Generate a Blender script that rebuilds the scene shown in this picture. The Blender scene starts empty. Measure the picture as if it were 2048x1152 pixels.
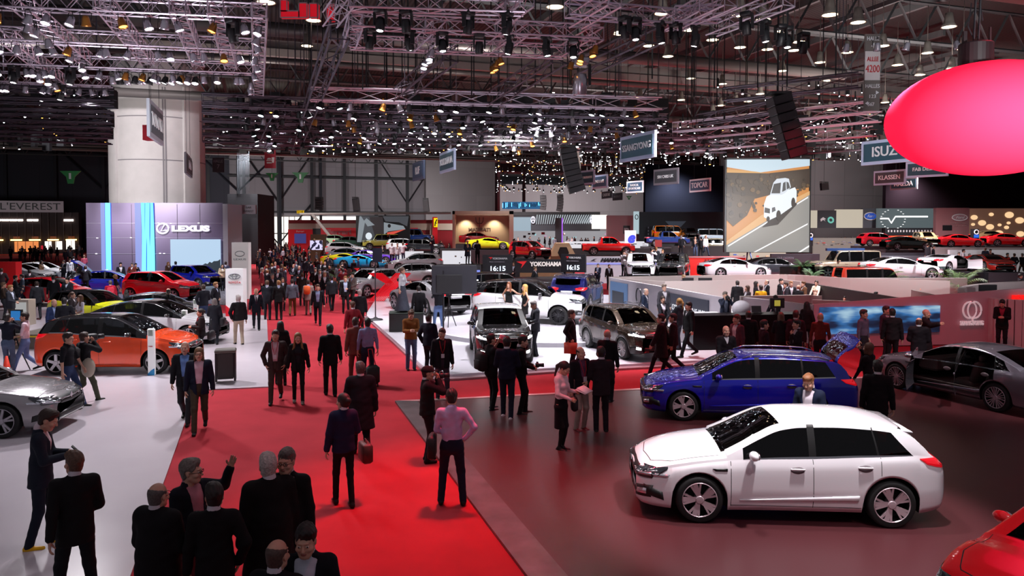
import bpy,math,random
import numpy as np
from mathutils import Vector,Matrix
from mathutils.bvhtree import BVHTree
from math import sin,cos,pi,radians,sqrt,atan2,tan
R=random.Random(7)
SC=bpy.context.scene
COL=SC.collection
# ------------------------------------------------------------------ camera
CAMZ,FPX,PITCH,SHIFT=4.25,1500.0,radians(1.8),74.0
cd=bpy.data.cameras.new('camera'); cam=bpy.data.objects.new('camera',cd); COL.objects.link(cam)
cd.sensor_width=36.0; cd.lens=FPX/2048*36.0; cd.shift_y=-SHIFT/2048.0
cd.clip_start=0.1; cd.clip_end=600
cam.location=(0,0,CAMZ); cam.rotation_euler=(pi/2-PITCH,0,0)
SC.camera=cam
# ------------------------------------------------------------------ world, view
SC.view_settings.view_transform='Standard'; SC.view_settings.look='None'
SC.view_settings.gamma=1.0; SC.view_settings.exposure=0.0
SC.view_settings.use_curve_mapping=False
W=bpy.data.worlds.new('world'); SC.world=W; W.use_nodes=True
W.node_tree.nodes['Background'].inputs[0].default_value=(0.80,0.76,0.86,1)
W.node_tree.nodes['Background'].inputs[1].default_value=0.20
SC.cycles.max_bounces=6; SC.cycles.diffuse_bounces=2; SC.cycles.glossy_bounces=3
SC.cycles.transmission_bounces=4; SC.cycles.transparent_max_bounces=8
SC.cycles.sample_clamp_indirect=4.0; SC.cycles.caustics_reflective=False; SC.cycles.caustics_refractive=False
def ray(px,py):
 u=(px-1024)/FPX; v=(576-SHIFT-py)/FPX
 return Vector((u,cos(PITCH)+v*sin(PITCH),v*cos(PITCH)-sin(PITCH)))
def G(px,py,z=0.0):
 """The place on the level z that the photograph shows at a pixel."""
 d=ray(px,py); t=(z-CAMZ)/d.z
 return Vector((d.x*t,d.y*t,z))
def PY(px,py,Y):
 d=ray(px,py); t=Y/d.y
 return Vector((d.x*t,Y,CAMZ+d.z*t))
def lamp_spot(loc,target,power,color=(1,1,1),size=60,blend=0.6,radius=0.35):
 l=bpy.data.lights.new('spot_light','SPOT'); l.energy=power; l.color=color
 l.spot_size=radians(size); l.spot_blend=blend; l.shadow_soft_size=radius
 o=bpy.data.objects.new('spot_light',l); COL.objects.link(o); o.location=loc
 o.rotation_euler=(Vector(target)-Vector(loc)).to_track_quat('-Z','Y').to_euler()
 return o
# lamps of the hall: white rigs over the stands, red rig over the carpet and the dark red stand
WH=(1.0,.95,1.0)
def area(loc,sx,sy,power,color=WH,rot=(0,0,0)):
 l=bpy.data.lights.new('area_light','AREA'); l.shape='RECTANGLE'; l.size=sx; l.size_y=sy; l.energy=power; l.color=color
 o=bpy.data.objects.new('area_light',l); COL.objects.link(o); o.location=loc; o.rotation_euler=rot; return o
for (x,y,z,tx,ty,p,s) in ((-14,24,9.3,-11.5,21,4300,95),(-8,23,9.3,-7,20,3400,95),(-18,32,9.5,-17,32,5200,100),(-9,34,9.5,-10,32,3600,100),
        (-22,45,10,-23,46,7000,105),(-12,48,10,-12,50,6000,105),(-32,60,11,-32,62,9000,110),(-7,15,8.6,-7.5,12.5,620,90)):
 lamp_spot((x,y,z),(tx,ty,0),p,WH,s,.8,.4)
for (x,y,z,tx,ty,p,s) in ((0,24,9.3,0,27,4200,80),(4,25,9.3,3.6,27,4200,80),(-2,33,9.5,-3,36,4200,90),(7,34,9.5,5,34,5000,95),(1.5,40,10,1,42,6000,100),
        (12,31,9,10.5,35,5200,90),(17,36,9,17,38,6500,95),(16,44,10,13,47,13000,110),(26,44,10,26,46,12000,110),(24,57,11,24,60,26000,115)):
 lamp_spot((x,y,z),(tx,ty,0),p,WH,s,.7,.3)
for (x,y,p) in ((-8,70,16000),(8,72,20000),(25,75,20000),(45,80,24000),(-30,85,16000),(0,105,26000),(25,110,28000),(60,110,30000),(-45,105,9000),(12,150,26000),(15,190,36000)):
 lamp_spot((x,y,13),(x,y+3,0),p,(1,.96,.95),130,.8,.8)
# the carpet in the middle of the hall
for (x,y,p) in ((-5,30,1500),(-8,45,3200),(-13,62,6000)):
 lamp_spot((x,y,11),(x,y+1,0),p,(1,.93,.93),90,.9,.5)
# spots on the cars of the dark red stand
for (x,y,tx,ty,p,s) in ((4.6,9.8,4.1,10.7,3300,44),(3.2,12.0,3.9,11.2,1200,46),(4.5,5.5,4.0,10.4,500,34),(7.0,13,6.0,16.2,1600,44),(5,19,5.4,16.2,600,46),(12,15,12.3,19.0,1900,48),(9,21.5,11.5,19,600,46),(6.6,4.5,5.6,7.0,900,44)):
 lamp_spot((x,y,8.2),(tx,ty,.5),p,(1,.94,.95),s,.4,.2)
for (x,y,z,tx,ty,tz,p,s) in ((-10,24,5,-18,40,11,3500,34),(8,4,4.6,9,36,9.5,8000,34),(14,10,4.6,26,50,9.3,26000,32),(12,38,5,18,72,9.5,16000,40),(-4,30,5,-8,60,12,3500,45)):  # added low spots that brighten the hanging signs, no fixtures there
 lamp_spot((x,y,z),(tx,ty,tz),p,(.95,.97,1),s,.8,.3)
RED=(1,.03,.07)
for (x,y,tx,ty,p,s) in ((-.6,13.5,-.8,11.6,3600,56),(0,20,.3,16.5,1500,60),(4,22,3.5,19.5,1200,65),(9,23,8,22,1300,80),(13,21,14,25,1000,80),(0.5,6,0.4,9,120,90),(8.5,13,8.5,13,260,110)):
 lamp_spot((x,y,8),(tx,ty,0),p,RED,s,.9,.4)
lamp_spot((-2.6,12,8.8),(-2.8,12.5,0),420,(1,.85,.85),85,.9,.5)
# added fill lamps without fixtures: far walls and up among the roof steel
for (x,y,tx,ty,tz,p,s) in ((-45,118,-45,140,9,9000,130),(-15,125,-15,150,9,9000,130),(46,102,56,126,10,14000,70),(0,205,0,235,9,26000,110),(28,215,28,240,9,18000,110),(-75,95,-75,118,9,2500,130)):
 lamp_spot((x,y,12 if x == 46 else 6),(tx,ty,tz),p,(1,.97,.97),s,.9,1)
for (x,y,p) in ((0,45,6500),(25,50,8500),(-20,50,3000),(10,80,9000),(45,80,12000)):
 lamp_spot((x,y,8.5),(x,y+6,21),p,(1,.93,.88),150,.9,1)
for (x,y,p) in ((-9,17,700),(-13,22,800),(1,16,400)):
 lamp_spot((x,y,5.2),(x+1,y+2,10),p,(.95,.9,1),150,.9,1)
# ------------------------------------------------------------------ materials
def lin(c):
 if isinstance(c,str):
  c=c.lstrip('#'); c=[int(c[i:i+2],16)/255 for i in (0,2,4)]
 return tuple(x/12.92 if x <= .04045 else ((x+.055)/1.055) ** 2.4 for x in c[:3])+(1,)
MATS={}
def mat(name,col='#808080',rough=.6,metal=0,emit=None,power=0,coat=0,noise=0,nscale=6,spec=.5,bump=0,bscale=80):
 if name in MATS: return MATS[name]
 m=bpy.data.materials.new(name); m.use_nodes=True; nt=m.node_tree; b=nt.nodes['Principled BSDF']
 b.inputs['Base Color'].default_value=lin(col); b.inputs['Roughness'].default_value=rough
 b.inputs['Metallic'].default_value=metal; b.inputs['Specular IOR Level'].default_value=spec
 if coat: b.inputs['Coat Weight'].default_value=coat; b.inputs['Coat Roughness'].default_value=.04
 if emit is not None:
  b.inputs['Emission Color'].default_value=lin(emit); b.inputs['Emission Strength'].default_value=power
 if noise:
  n=nt.nodes.new('ShaderNodeTexNoise'); n.inputs['Scale'].default_value=nscale; n.inputs['Detail'].default_value=4
  tc=nt.nodes.new('ShaderNodeTexCoord'); nt.links.new(tc.outputs['Object'],n.inputs['Vector'])
  r=nt.nodes.new('ShaderNodeValToRGB'); c=lin(col)
  r.color_ramp.elements[0].color=tuple(x*(1-noise) for x in c[:3])+(1,)
  r.color_ramp.elements[1].color=tuple(min(1,x*(1+noise)) for x in c[:3])+(1,)
  r.color_ramp.elements[0].position=.3; r.color_ramp.elements[1].position=.7
  nt.links.new(n.outputs['Fac'],r.inputs['Fac']); nt.links.new(r.outputs['Color'],b.inputs['Base Color'])
 if bump:
  n=nt.nodes.new('ShaderNodeTexNoise'); n.inputs['Scale'].default_value=bscale
  tc=nt.nodes.new('ShaderNodeTexCoord'); nt.links.new(tc.outputs['Object'],n.inputs['Vector'])
  bp=nt.nodes.new('ShaderNodeBump'); bp.inputs['Strength'].default_value=bump
  nt.links.new(n.outputs['Fac'],bp.inputs['Height']); nt.links.new(bp.outputs['Normal'],b.inputs['Normal'])
 if emit is not None and power < 30: m.cycles.emission_sampling='NONE' if power > 6 else 'AUTO'
 MATS[name]=m; return m
def glow(name,col,power,sample=False):
 if name in MATS: return MATS[name]
 m=mat(name,'#101010',.5,emit=col,power=power)
 m.cycles.emission_sampling='AUTO' if sample else 'NONE'
 return m
def glass(name,tint='#303840',thru=.5,rough=.02):
 if name in MATS: return MATS[name]
 m=bpy.data.materials.new(name); m.use_nodes=True; nt=m.node_tree; nt.nodes.clear()
 o=nt.nodes.new('ShaderNodeOutputMaterial'); t=nt.nodes.new('ShaderNodeBsdfTransparent'); g=nt.nodes.new('ShaderNodeBsdfGlossy')
 t.inputs[0].default_value=tuple(x*thru for x in lin(tint)[:3])+(1,)
 g.inputs['Roughness'].default_value=rough; g.inputs['Color'].default_value=(.9,.9,.9,1)
 f=nt.nodes.new('ShaderNodeFresnel'); f.inputs[0].default_value=1.5
 mx=nt.nodes.new('ShaderNodeMixShader'); nt.links.new(f.outputs[0],mx.inputs[0])
 nt.links.new(t.outputs[0],mx.inputs[1]); nt.links.new(g.outputs[0],mx.inputs[2]); nt.links.new(mx.outputs[0],o.inputs[0])
 MATS[name]=m; return m
def paint(name,col,metal=0.0,rough=.35): return mat(name,col,rough if metal else .22,metal,coat=1.0,spec=.5 if metal else .25)
# ------------------------------------------------------------------ mesh building
class MB:
 def __init__(s): s.v=[]; s.f=[]; s.m=[]
 def add(s,vs,fs,mi=0):
  o=len(s.v); s.v.extend([tuple(v) for v in vs]); s.f.extend([tuple(i+o for i in f) for f in fs]); s.m.extend([mi]*len(fs)); return s
 def box(s,c,d,M=None,mi=0,bev=0):
  x,y,z=d[0]/2,d[1]/2,d[2]/2
  if bev:
   b=min(bev,x*.9,y*.9,z*.9); vs=[]
   for k,(zz,e) in enumerate(((-z,b),(-z+b,0),(z-b,0),(z,b))):
    X,Y=x-e,y-e; bb=b*.6 if e == 0 else b*.3
    vs += [(-X+bb,-Y,zz),(X-bb,-Y,zz),(X,-Y+bb,zz),(X,Y-bb,zz),(X-bb,Y,zz),(-X+bb,Y,zz),(-X,Y-bb,zz),(-X,-Y+bb,zz)]
   fs=[tuple(range(7,-1,-1)),tuple(range(24,32))]
   for k in range(3):
    for i in range(8): fs.append((k*8+i,k*8+(i+1) % 8,k*8+8+(i+1) % 8,k*8+8+i))
  else:
   vs=[(-x,-y,-z),(x,-y,-z),(x,y,-z),(-x,y,-z),(-x,-y,z),(x,-y,z),(x,y,z),(-x,y,z)]
   fs=[(3,2,1,0),(4,5,6,7),(0,1,5,4),(1,2,6,5),(2,3,7,6),(3,0,4,7)]
  c=Vector(c)
  vs=[(M @ Vector(v) if M else Vector(v))+c for v in vs]
  return s.add(vs,fs,mi)
 def tube(s,pts,r,n=6,mi=0,cap=True):
  pts=[Vector(p) for p in pts]; rs=r if isinstance(r,(list,tuple)) else [r]*len(pts); vs=[]
  up=None
  for i,p in enumerate(pts):
   d=(pts[min(i+1,len(pts)-1)]-pts[max(i-1,0)]).normalized()
   if up is None or abs(d.dot(up)) > .98: up=Vector((0,0,1)) if abs(d.z) < .9 else Vector((1,0,0))
   a=d.cross(up).normalized(); b=a.cross(d)
   for k in range(n):
    t=2*pi*k/n; vs.append(p+(a*cos(t)+b*sin(t))*rs[i])
  fs=[]
  for i in range(len(pts)-1):
   for k in range(n): fs.append((i*n+k,i*n+(k+1) % n,(i+1)*n+(k+1) % n,(i+1)*n+k))
  if cap: fs += [tuple(range(n-1,-1,-1)),tuple((len(pts)-1)*n+k for k in range(n))]
  return s.add(vs,fs,mi)
 def lathe(s,prof,n=24,c=(0,0,0),axis='z',mi=0,M=None):
  vs=[]; m=len(prof)
  for k in range(n):
   t=2*pi*k/n
   for (r,h) in prof:
    v={'z': (r*cos(t),r*sin(t),h),'y': (r*cos(t),h,r*sin(t)),'x': (h,r*cos(t),r*sin(t))}[axis]
    v=Vector(v); v=(M @ v if M else v)+Vector(c); vs.append(v)
  fs=[]
  for k in range(n):
   for j in range(m-1):
    f=(k*m+j,((k+1) % n)*m+j,((k+1) % n)*m+j+1,k*m+j+1)
    fs.append(f if axis != 'y' else f[::-1])
  return s.add(vs,fs,mi)
 def prism(s,poly,d,M=None,mi=0):
  """poly: list of 2D points in (x,z); extruded from y=-d/2 to d/2."""
  n=len(poly); vs=[Vector((x,-d/2,z)) for x,z in poly]+[Vector((x,d/2,z)) for x,z in poly]
  if M: vs=[M @ v for v in vs]
  fs=[tuple(range(n)),tuple(range(2*n-1,n-1,-1))]+[(i,i+n,(i+1) % n+n,(i+1) % n) for i in range(n)]
  return s.add(vs,fs,mi)
 def slab(s,poly,z0,z1,mi=0):
  n=len(poly); vs=[(p[0],p[1],z1) for p in poly]+[(p[0],p[1],z0) for p in poly]
  a=sum(poly[i][0]*poly[(i+1) % n][1]-poly[(i+1) % n][0]*poly[i][1] for i in range(n))
  if a < 0:
   return s.slab(list(poly)[::-1],z0,z1,mi)
  fs=[tuple(range(n)),tuple(range(2*n-1,n-1,-1))]+[(i,i+n,(i+1) % n+n,(i+1) % n) for i in range(n)]
  return s.add(vs,fs,mi)
 def ball(s,c,r,n=10,m=7,mi=0,M=None):
  rr=r if isinstance(r,(tuple,list)) else (r,r,r); vs=[]; fs=[]
  for j in range(m+1):
   ph=pi*j/m
   for k in range(n):
    t=2*pi*k/n; v=Vector((rr[0]*sin(ph)*cos(t),rr[1]*sin(ph)*sin(t),rr[2]*cos(ph)))
    vs.append((M @ v if M else v)+Vector(c))
  for j in range(m):
   for k in range(n): fs.append((j*n+k,(j+1)*n+k,(j+1)*n+(k+1) % n,j*n+(k+1) % n))
  return s.add(vs,fs,mi)
 def build(s,name,mats,parent=None,smooth=False,loc=None,rz=None):
  me=bpy.data.meshes.new(name); me.from_pydata(s.v,[],s.f)
  if not isinstance(mats,(list,tuple)): mats=[mats]
  for m in mats: me.materials.append(m)
  if len(mats) > 1: me.polygons.foreach_set('material_index',s.m)
  if smooth: me.polygons.foreach_set('use_smooth',[True]*len(me.polygons))
  me.update(); return place(name,me,parent,loc,rz)
def place(name,me,parent=None,loc=None,rz=None):
 o=bpy.data.objects.new(name,me); COL.objects.link(o)
 if parent: o.parent=parent
 if loc is not None: o.location=loc
 if rz is not None: o.rotation_euler.z=rz
 return o
def tag(o,label=None,cat=None,group=None,kind=None):
 if label: o['label']=label
 if cat: o['category']=cat
 if group: o['group']=group
 if kind: o['kind']=kind
 return o
def struct(o): o['kind']='structure'; return o
def thing(name,label,cat,loc=(0,0,0),rz=0,group=None):
 o=bpy.data.objects.new(name,None); COL.objects.link(o); o.location=loc; o.rotation_euler.z=rz
 o.empty_display_size=.2
 return tag(o,label,cat,group)
KIDS={}
def kids_of(o):
 return [c for c in COL.objects if c.parent == o]
def copy_tree(o,parent=None,kids=None):
 if kids is None:
  kids={}
  for c in COL.objects:
   if c.parent: kids.setdefault(c.parent.name,[]).append(c)
 c=o.copy(); COL.objects.link(c)
 if parent: c.parent=parent
 for ch in kids.get(o.name,[]): copy_tree(ch,c,kids)
 return c
def text(s,size,name='lettering',m=None,parent=None,loc=(0,0,0),rot=(pi/2,0,0),ext=.01,align='CENTER',sx=1.0,shear=0,bold=0,wid=None):
 cu=bpy.data.curves.new(name,'FONT'); cu.body=s; cu.size=size; cu.extrude=ext; cu.align_x=align; cu.align_y='CENTER'
 cu.shear=shear; cu.offset=bold; cu.resolution_u=3
 if m: cu.materials.append(m)
 o=bpy.data.objects.new(name,cu); COL.objects.link(o); o.location=loc; o.rotation_euler=rot
 if parent: o.parent=parent
 if wid:
  bpy.context.view_layer.update(); w=o.dimensions.x
  if w > 0: sx=wid/w
 o.scale=(sx,1,1); return o
HA=atan2(.33,1.0)
BX=Vector((-sin(HA),cos(HA),0)); AX=Vector((cos(HA),sin(HA),0))
def hall(a,b,z=0): return AX*a+BX*b+Vector((0,0,z))
def tohall(p): return (p.dot(AX),p.dot(BX))
# ------------------------------------------------------------------ implicit surfaces (people, hair, clothes)
def nets(F,lo,h):
 S=F < 0
 if not S.any(): return np.zeros((0,3)),[]
 c=[S[i:S.shape[0]-1+i,j:S.shape[1]-1+j,k:S.shape[2]-1+k] for i in (0,1) for j in (0,1) for k in (0,1)]
 al=c[0].copy(); an=c[0].copy()
 for q in c[1:]: al &= q; an |= q
 act=an & ~al; I=np.argwhere(act); n=len(I)
 vid=-np.ones(act.shape,int); vid[act]=np.arange(n)
 P=np.zeros((n,3)); cnt=np.zeros(n)
 offs=[(0,0,0),(1,0,0),(0,1,0),(0,0,1),(1,1,0),(1,0,1),(0,1,1),(1,1,1)]
 vals={o: F[I[:,0]+o[0],I[:,1]+o[1],I[:,2]+o[2]] for o in offs}
 for a in offs:
  for ax in range(3):
   if a[ax]: continue
   b=tuple(a[i]+(i == ax) for i in range(3)); va,vb=vals[a],vals[b]
   m=(va < 0) != (vb < 0); t=np.where(m,va/np.where(m,va-vb,1),0)
   e=np.array(a,float)[None]+t[:,None]*np.eye(3)[ax][None]
   P += np.where(m[:,None],e,0); cnt += m
 P=(P/cnt[:,None]+I)*h+np.array(lo)
 Q=[]
 for ax in range(3):
  o1,o2=[i for i in range(3) if i != ax]
  s0=[slice(None)]*3; s1=[slice(None)]*3; s0[ax]=slice(0,-1); s1[ax]=slice(1,None)
  A,B=S[tuple(s0)],S[tuple(s1)]
  for (X,flip) in ((A & ~B,False),(B & ~A,True)):
   J=np.argwhere(X)
   J=J[(J[:,o1] > 0) & (J[:,o2] > 0) & (J[:,o1] < F.shape[o1]-1) & (J[:,o2] < F.shape[o2]-1)]
   if not len(J): continue
   def cell(d1,d2):
    K=J.copy(); K[:,o1] -= d1; K[:,o2] -= d2; return vid[K[:,0],K[:,1],K[:,2]]
   q=np.stack([cell(1,1),cell(0,1),cell(0,0),cell(1,0)],1)
   if flip != (ax == 1): q=q[:,::-1]
   Q.append(q)
 return P,(np.concatenate(Q) if Q else np.zeros((0,4),int))
def V3(*a): return np.array(a,float)
def nrm(v): return v/(np.linalg.norm(v)+1e-9)
class SDF:
 def __init__(s,lo,hi,h):
  s.lo=np.array(lo,float); s.h=h
  s.n=np.maximum(4,np.ceil((np.array(hi)-s.lo)/h).astype(int)+1); s.F=np.full(s.n,.2,np.float32)
  s.ax=[s.lo[i]+h*np.arange(s.n[i]) for i in range(3)]
 def blk(s,lo,hi,pad):
  sl=[]
  for i in range(3):
   a=max(0,int(math.floor((lo[i]-pad-s.lo[i])/s.h))); b=min(int(s.n[i]),int(math.ceil((hi[i]+pad-s.lo[i])/s.h))+1)
   if b <= a: return None
   sl.append(slice(a,b))
  return tuple(sl),s.ax[0][sl[0]][:,None,None],s.ax[1][sl[1]][None,:,None],s.ax[2][sl[2]][None,None,:]
 def put(s,sl,d,k,sub=False):
  f=s.F[sl]
  if sub:
   d=-d
   if k: hh=np.maximum(k-np.abs(f-d),0)/k; s.F[sl]=np.maximum(f,d)+hh*hh*k*.25
   else: s.F[sl]=np.maximum(f,d)
  else:
   if k: hh=np.maximum(k-np.abs(f-d),0)/k; s.F[sl]=np.minimum(f,d)-hh*hh*k*.25
   else: s.F[sl]=np.minimum(f,d)
 def cone(s,a,b,ra,rb,k=.03,sub=False):
  a=np.array(a,float); b=np.array(b,float); r=max(ra,rb)
  q=s.blk(np.minimum(a,b)-r,np.maximum(a,b)+r,k+2*s.h)
  if q is None: return s
  sl,x,y,z=q; d=b-a; L=d @ d+1e-9
  t=np.clip(((x-a[0])*d[0]+(y-a[1])*d[1]+(z-a[2])*d[2])/L,0,1)
  D=np.sqrt((x-a[0]-t*d[0]) ** 2+(y-a[1]-t*d[1]) ** 2+(z-a[2]-t*d[2]) ** 2)-(ra+(rb-ra)*t)
  s.put(sl,D,k,sub); return s
 def oval(s,a,b,side,ra,rb,k=.03,sub=False,ce=None):
  """a cone with an oval section: (half width along side, half depth)"""
  a=np.array(a,float); b=np.array(b,float); r=max(ra+rb)
  q=s.blk(np.minimum(a,b)-r,np.maximum(a,b)+r,k+2*s.h)
  if q is None: return s
  sl,x,y,z=q; d=b-a; L=np.linalg.norm(d)+1e-9; d=d/L
  sd=nrm(np.array(side,float)-d*(d @ np.array(side,float))); fr=np.cross(d,sd)
  X,Y,Z=x-a[0],y-a[1],z-a[2]
  u=X*d[0]+Y*d[1]+Z*d[2]; t=np.clip(u/L,0,1); e=u-np.clip(u,0,L)
  p=X*sd[0]+Y*sd[1]+Z*sd[2]; w=X*fr[0]+Y*fr[1]+Z*fr[2]
  rx=ra[0]+(rb[0]-ra[0])*t; ry=ra[1]+(rb[1]-ra[1])*t; ec=ce or min(ra[1],rb[1])
  D=(np.sqrt((p/rx) ** 2+(w/ry) ** 2+(e/ec) ** 2)-1)*np.minimum(rx,ry)
  s.put(sl,D,k,sub); return s
 def ell(s,c,r,k=.03,sub=False):
  c=np.array(c,float); r=np.array(r,float)
  q=s.blk(c-r,c+r,k+2*s.h)
  if q is None: return s
  sl,x,y,z=q
  D=(np.sqrt(((x-c[0])/r[0]) ** 2+((y-c[1])/r[1]) ** 2+((z-c[2])/r[2]) ** 2)-1)*r.min()
  s.put(sl,D,k,sub); return s
 def cut(s,f):
  """intersect with f(x,y,z)<0"""
  x,y,z=s.ax[0][:,None,None],s.ax[1][None,:,None],s.ax[2][None,None,:]
  s.F=np.maximum(s.F,f(x,y,z)).astype(np.float32); return s
 def wrinkle(s,amp,sc=22,ph=0):
  x,y,z=s.ax[0][:,None,None],s.ax[1][None,:,None],s.ax[2][None,None,:]
  s.F=(s.F+amp*(np.sin(x*sc+3*np.sin(z*sc*.5+ph))*np.sin(z*sc*.9+2*y*sc*.4+ph*2)+.5*np.sin(z*sc*2.1+x*sc+y*sc))).astype(np.float32); return s
 def mesh(s): return nets(s.F,s.lo,s.h)
# ---- templates: head (centre at the eyes' height, facing -y), hair, hands (wrist at origin, fingers along -z, thumb towards -y, palm towards +x)
TPL={}
def head_tpl(h,fem=False):
 key=('head',h,fem)
 if key in TPL: return TPL[key]
 s=SDF((-.12,-.15,-.24),(.12,.15,.16),h); e=.93 if fem else 1
 s.ell((0,.018,.035),(.074,.093,.088),.02).ell((0,-.022,-.035),(.057*e,.068,.075),.035)
 s.cone((0,-.055,-.092),(0,-.05,-.088),.024*e,.03,.03)
 s.cone((-.05*e,.0,-.06),(-.02,-.05,-.09),.02,.02,.03).cone((.05*e,.0,-.06),(.02,-.05,-.09),.02,.02,.03)
 s.cone((0,.02,-.07),(0,.035,-.23),.052*e,.056*e,.02)
 if h <= .008:
  s.ell((0,-.082,.027),(.046,.014,.009),.012)
  for q in (-1,1):
   s.ell((q*.031,-.1,.003),(.019,.016,.013),.012,True).ell((q*.045,-.06,-.03),(.022,.025,.02),.02)
   s.ell((q*.031,-.083,.002),(.0135,.0125,.0105),0)
   s.ell((q*.074,.012,-.008),(.009,.019,.030),.006)
  s.cone((0,-.086,.012),(0,-.107,-.030),.008,.0125,.01).ell((0,-.098,-.034),(.017,.011,.008),.008)
  s.ell((0,-.088,-.058),(.023,.010,.0055),.004).ell((0,-.086,-.067),(.020,.010,.006),.004)
 else:
  s.cone((0,-.085,.01),(0,-.104,-.032),.008,.013,.01)
  for q in (-1,1): s.ell((q*.074,.012,-.008),(.010,.020,.030),.004)
 P,Q=s.mesh()
 C=P[Q].mean(1) if len(Q) else np.zeros((0,3)); m=np.zeros(len(Q),int)
 if h <= .008:
  for q in (-1,1):
   d=np.sqrt((C[:,0]-q*.031) ** 2+(C[:,2]-.002) ** 2)
   m[(d < .0115) & (np.abs(C[:,2]-.002) < .0065) & (C[:,1] < -.075)]=1
   m[(d < .006) & (C[:,1] < -.075)]=2
  m[(np.abs(C[:,0]) < .022) & (C[:,2] < -.053) & (C[:,2] > -.071) & (C[:,1] < -.085)]=3
 TPL[key]=(P,Q,m); return TPL[key]
def hair_tpl(style,h):
 key=('hair',style,h)
 if key in TPL: return TPL[key]
 s=SDF((-.16,-.24,-.42),(.16,.22,.2),h)
 n=lambda x,y,z: .004*np.sin(x*150)*np.sin(y*130+z*110)
 if style in ('short','fringe','tuft'):
  if style == 'fringe': s.ell((0,.020,.038),(.0775,.0965,.092),.01)
  else:
   s.ell((0,.026,.045),(.083,.100,.099),.01).ell((.018,-.03,.098),(.055,.052,.036),.03)
   x,y,z=s.ax[0][:,None,None],s.ax[1][None,:,None],s.ax[2][None,None,:]; s.F=(s.F+.0035*np.sin(x*130+y*60)*np.sin(y*110+z*90)).astype(np.float32)
  s.ell((0,.044,-.035),(.062,.056,.066),.03)
  if style == 'tuft': s.ell((.01,-.05,.115),(.055,.05,.03),.03)
  s.cut(lambda x,y,z: -(.62*y+.78*z+.022)+n(x,y,z)).cut(lambda x,y,z: -(z+.085))
  s.cut(lambda x,y,z: .035-np.sqrt((np.abs(x)-.078) ** 2+(y-.012) ** 2+(z+.012) ** 2) if h <= .012 else -1+0*x)
  if style == 'fringe': s.cut(lambda x,y,z: z-.055-.35*y-0*x+n(x,y,z))
 elif style == 'cap':
  s.ell((0,.015,.05),(.09,.107,.085),.01).ell((0,-.11,.045),(.06,.07,.008),.02)
  s.cut(lambda x,y,z: -(z-.03)+0*x+0*y)
 elif style in ('long','bob','bun','tail'):
  s.ell((0,.022,.040),(.086,.104,.098),.01)
  s.cut(lambda x,y,z: -(.75*y+.62*z+.02)+n(x,y,z)*2)
  if style == 'long':
   s.oval((0,.05,0),(0,.07,-.27),(1,0,0),(.085,.06),(.115,.045),.03)
   for q in (-1,1): s.oval((q*.068,-.01,-.02),(q*.105,-.05,-.27),(1,0,0),(.02,.035),(.035,.03),.03)
  elif style == 'bob':
   s.oval((0,.04,0),(0,.045,-.11),(1,0,0),(.088,.065),(.095,.06),.03)
   for q in (-1,1): s.oval((q*.072,-.005,0),(q*.078,-.01,-.10),(1,0,0),(.018,.04),(.02,.04),.02)
  elif style == 'bun': s.ell((0,.125,.03),(.045,.04,.045),.01).ell((0,.06,-.03),(.07,.05,.06),.03)
  else: s.cone((0,.11,.05),(0,.15,-.03),.03,.035,.02).cone((0,.15,-.03),(0,.13,-.22),.035,.015,.02)
 if style == 'beard':
  s.ell((0,-.03,-.07),(.063,.07,.055),.01); s.cut(lambda x,y,z: z+.045+0*x+.2*y)
 P,Q=s.mesh(); TPL[key]=(P,Q); return TPL[key]
def hand_tpl(pose,h):
 key=('hand',pose,h)
 if key in TPL: return TPL[key]
 s=SDF((-.06,-.12,-.22),(.12,.08,.06),h)
 if h > .01:
  c={'open': 0,'relax': .35,'grip': .9}[pose]
  s.oval((0,0,.03),(0,0,-.085),(0,1,0),(.027,.022),(.04,.018),.02)
  s.oval((0,0,-.085),(.06*c,0,-.085-.08*(1-c*.6)),(0,1,0),(.04,.016),(.033,.013),.02).cone((.005,-.03,-.03),(.03,-.055,-.08),.015,.012,.01)
 else:
  s.oval((0,0,.04),(0,0,-.01),(0,1,0),(.029,.023),(.029,.021),.01)
  s.oval((0,0,-.01),(0,0,-.075),(0,1,0),(.028,.017),(.038,.013),.02)
  curl={'open': .08,'relax': .42,'grip': 1.0}[pose]
  for i,(y,L) in enumerate(((-.029,.072),(-.010,.080),(.010,.075),(.028,.058))):
   p=V3(0,y,-.080); a=curl*(1+.12*i)*.6; sp=(y*1.6 if pose == 'open' else y*.3)
   for j,(f,r0,r1) in enumerate(((.45,.0098,.009),(.30,.009,.0082),(.25,.0082,.0070))):
    q=p+L*f*nrm(V3(sin(a),sp*cos(a),-cos(a))); s.cone(p,q,r0,r1,.003); p=q; a += curl
  t={'open': .2,'relax': .6,'grip': 1.1}[pose]
  p=V3(.004,-.020,-.022); q=p+.042*nrm(V3(.35+t*.3,-.8,-.7)); s.cone(p,q,.015,.0115,.012)
  p2=q+.032*nrm(V3(.3+t*.7,-.25,-.9)); s.cone(q,p2,.0112,.010,.004); s.cone(p2,p2+.024*nrm(V3(.3+t,0.1,-.9)),.010,.008,.004)
 TPL[key]=s.mesh(); return TPL[key]
def basis(zdir,ydir):
 z=nrm(np.array(zdir,float)); y=np.array(ydir,float); y=nrm(y-z*(y @ z)); return np.stack([np.cross(y,z),y,z],1)
def ik(a,b,l1,l2,hint):
 d=b-a; D=np.linalg.norm(d); m=(l1+l2)*.998
 if D > m: b=a+d/D*m; D=m; d=b-a
 u=d/D; x=(l1*l1-l2*l2+D*D)/(2*D); hh=sqrt(max(1e-6,l1*l1-x*x)); hint=np.array(hint,float)
 return a+u*x+nrm(hint-u*(u @ hint))*hh,b
def rz3(a): return np.array([[cos(a),-sin(a),0],[sin(a),cos(a),0],[0,0,1.]])
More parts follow.
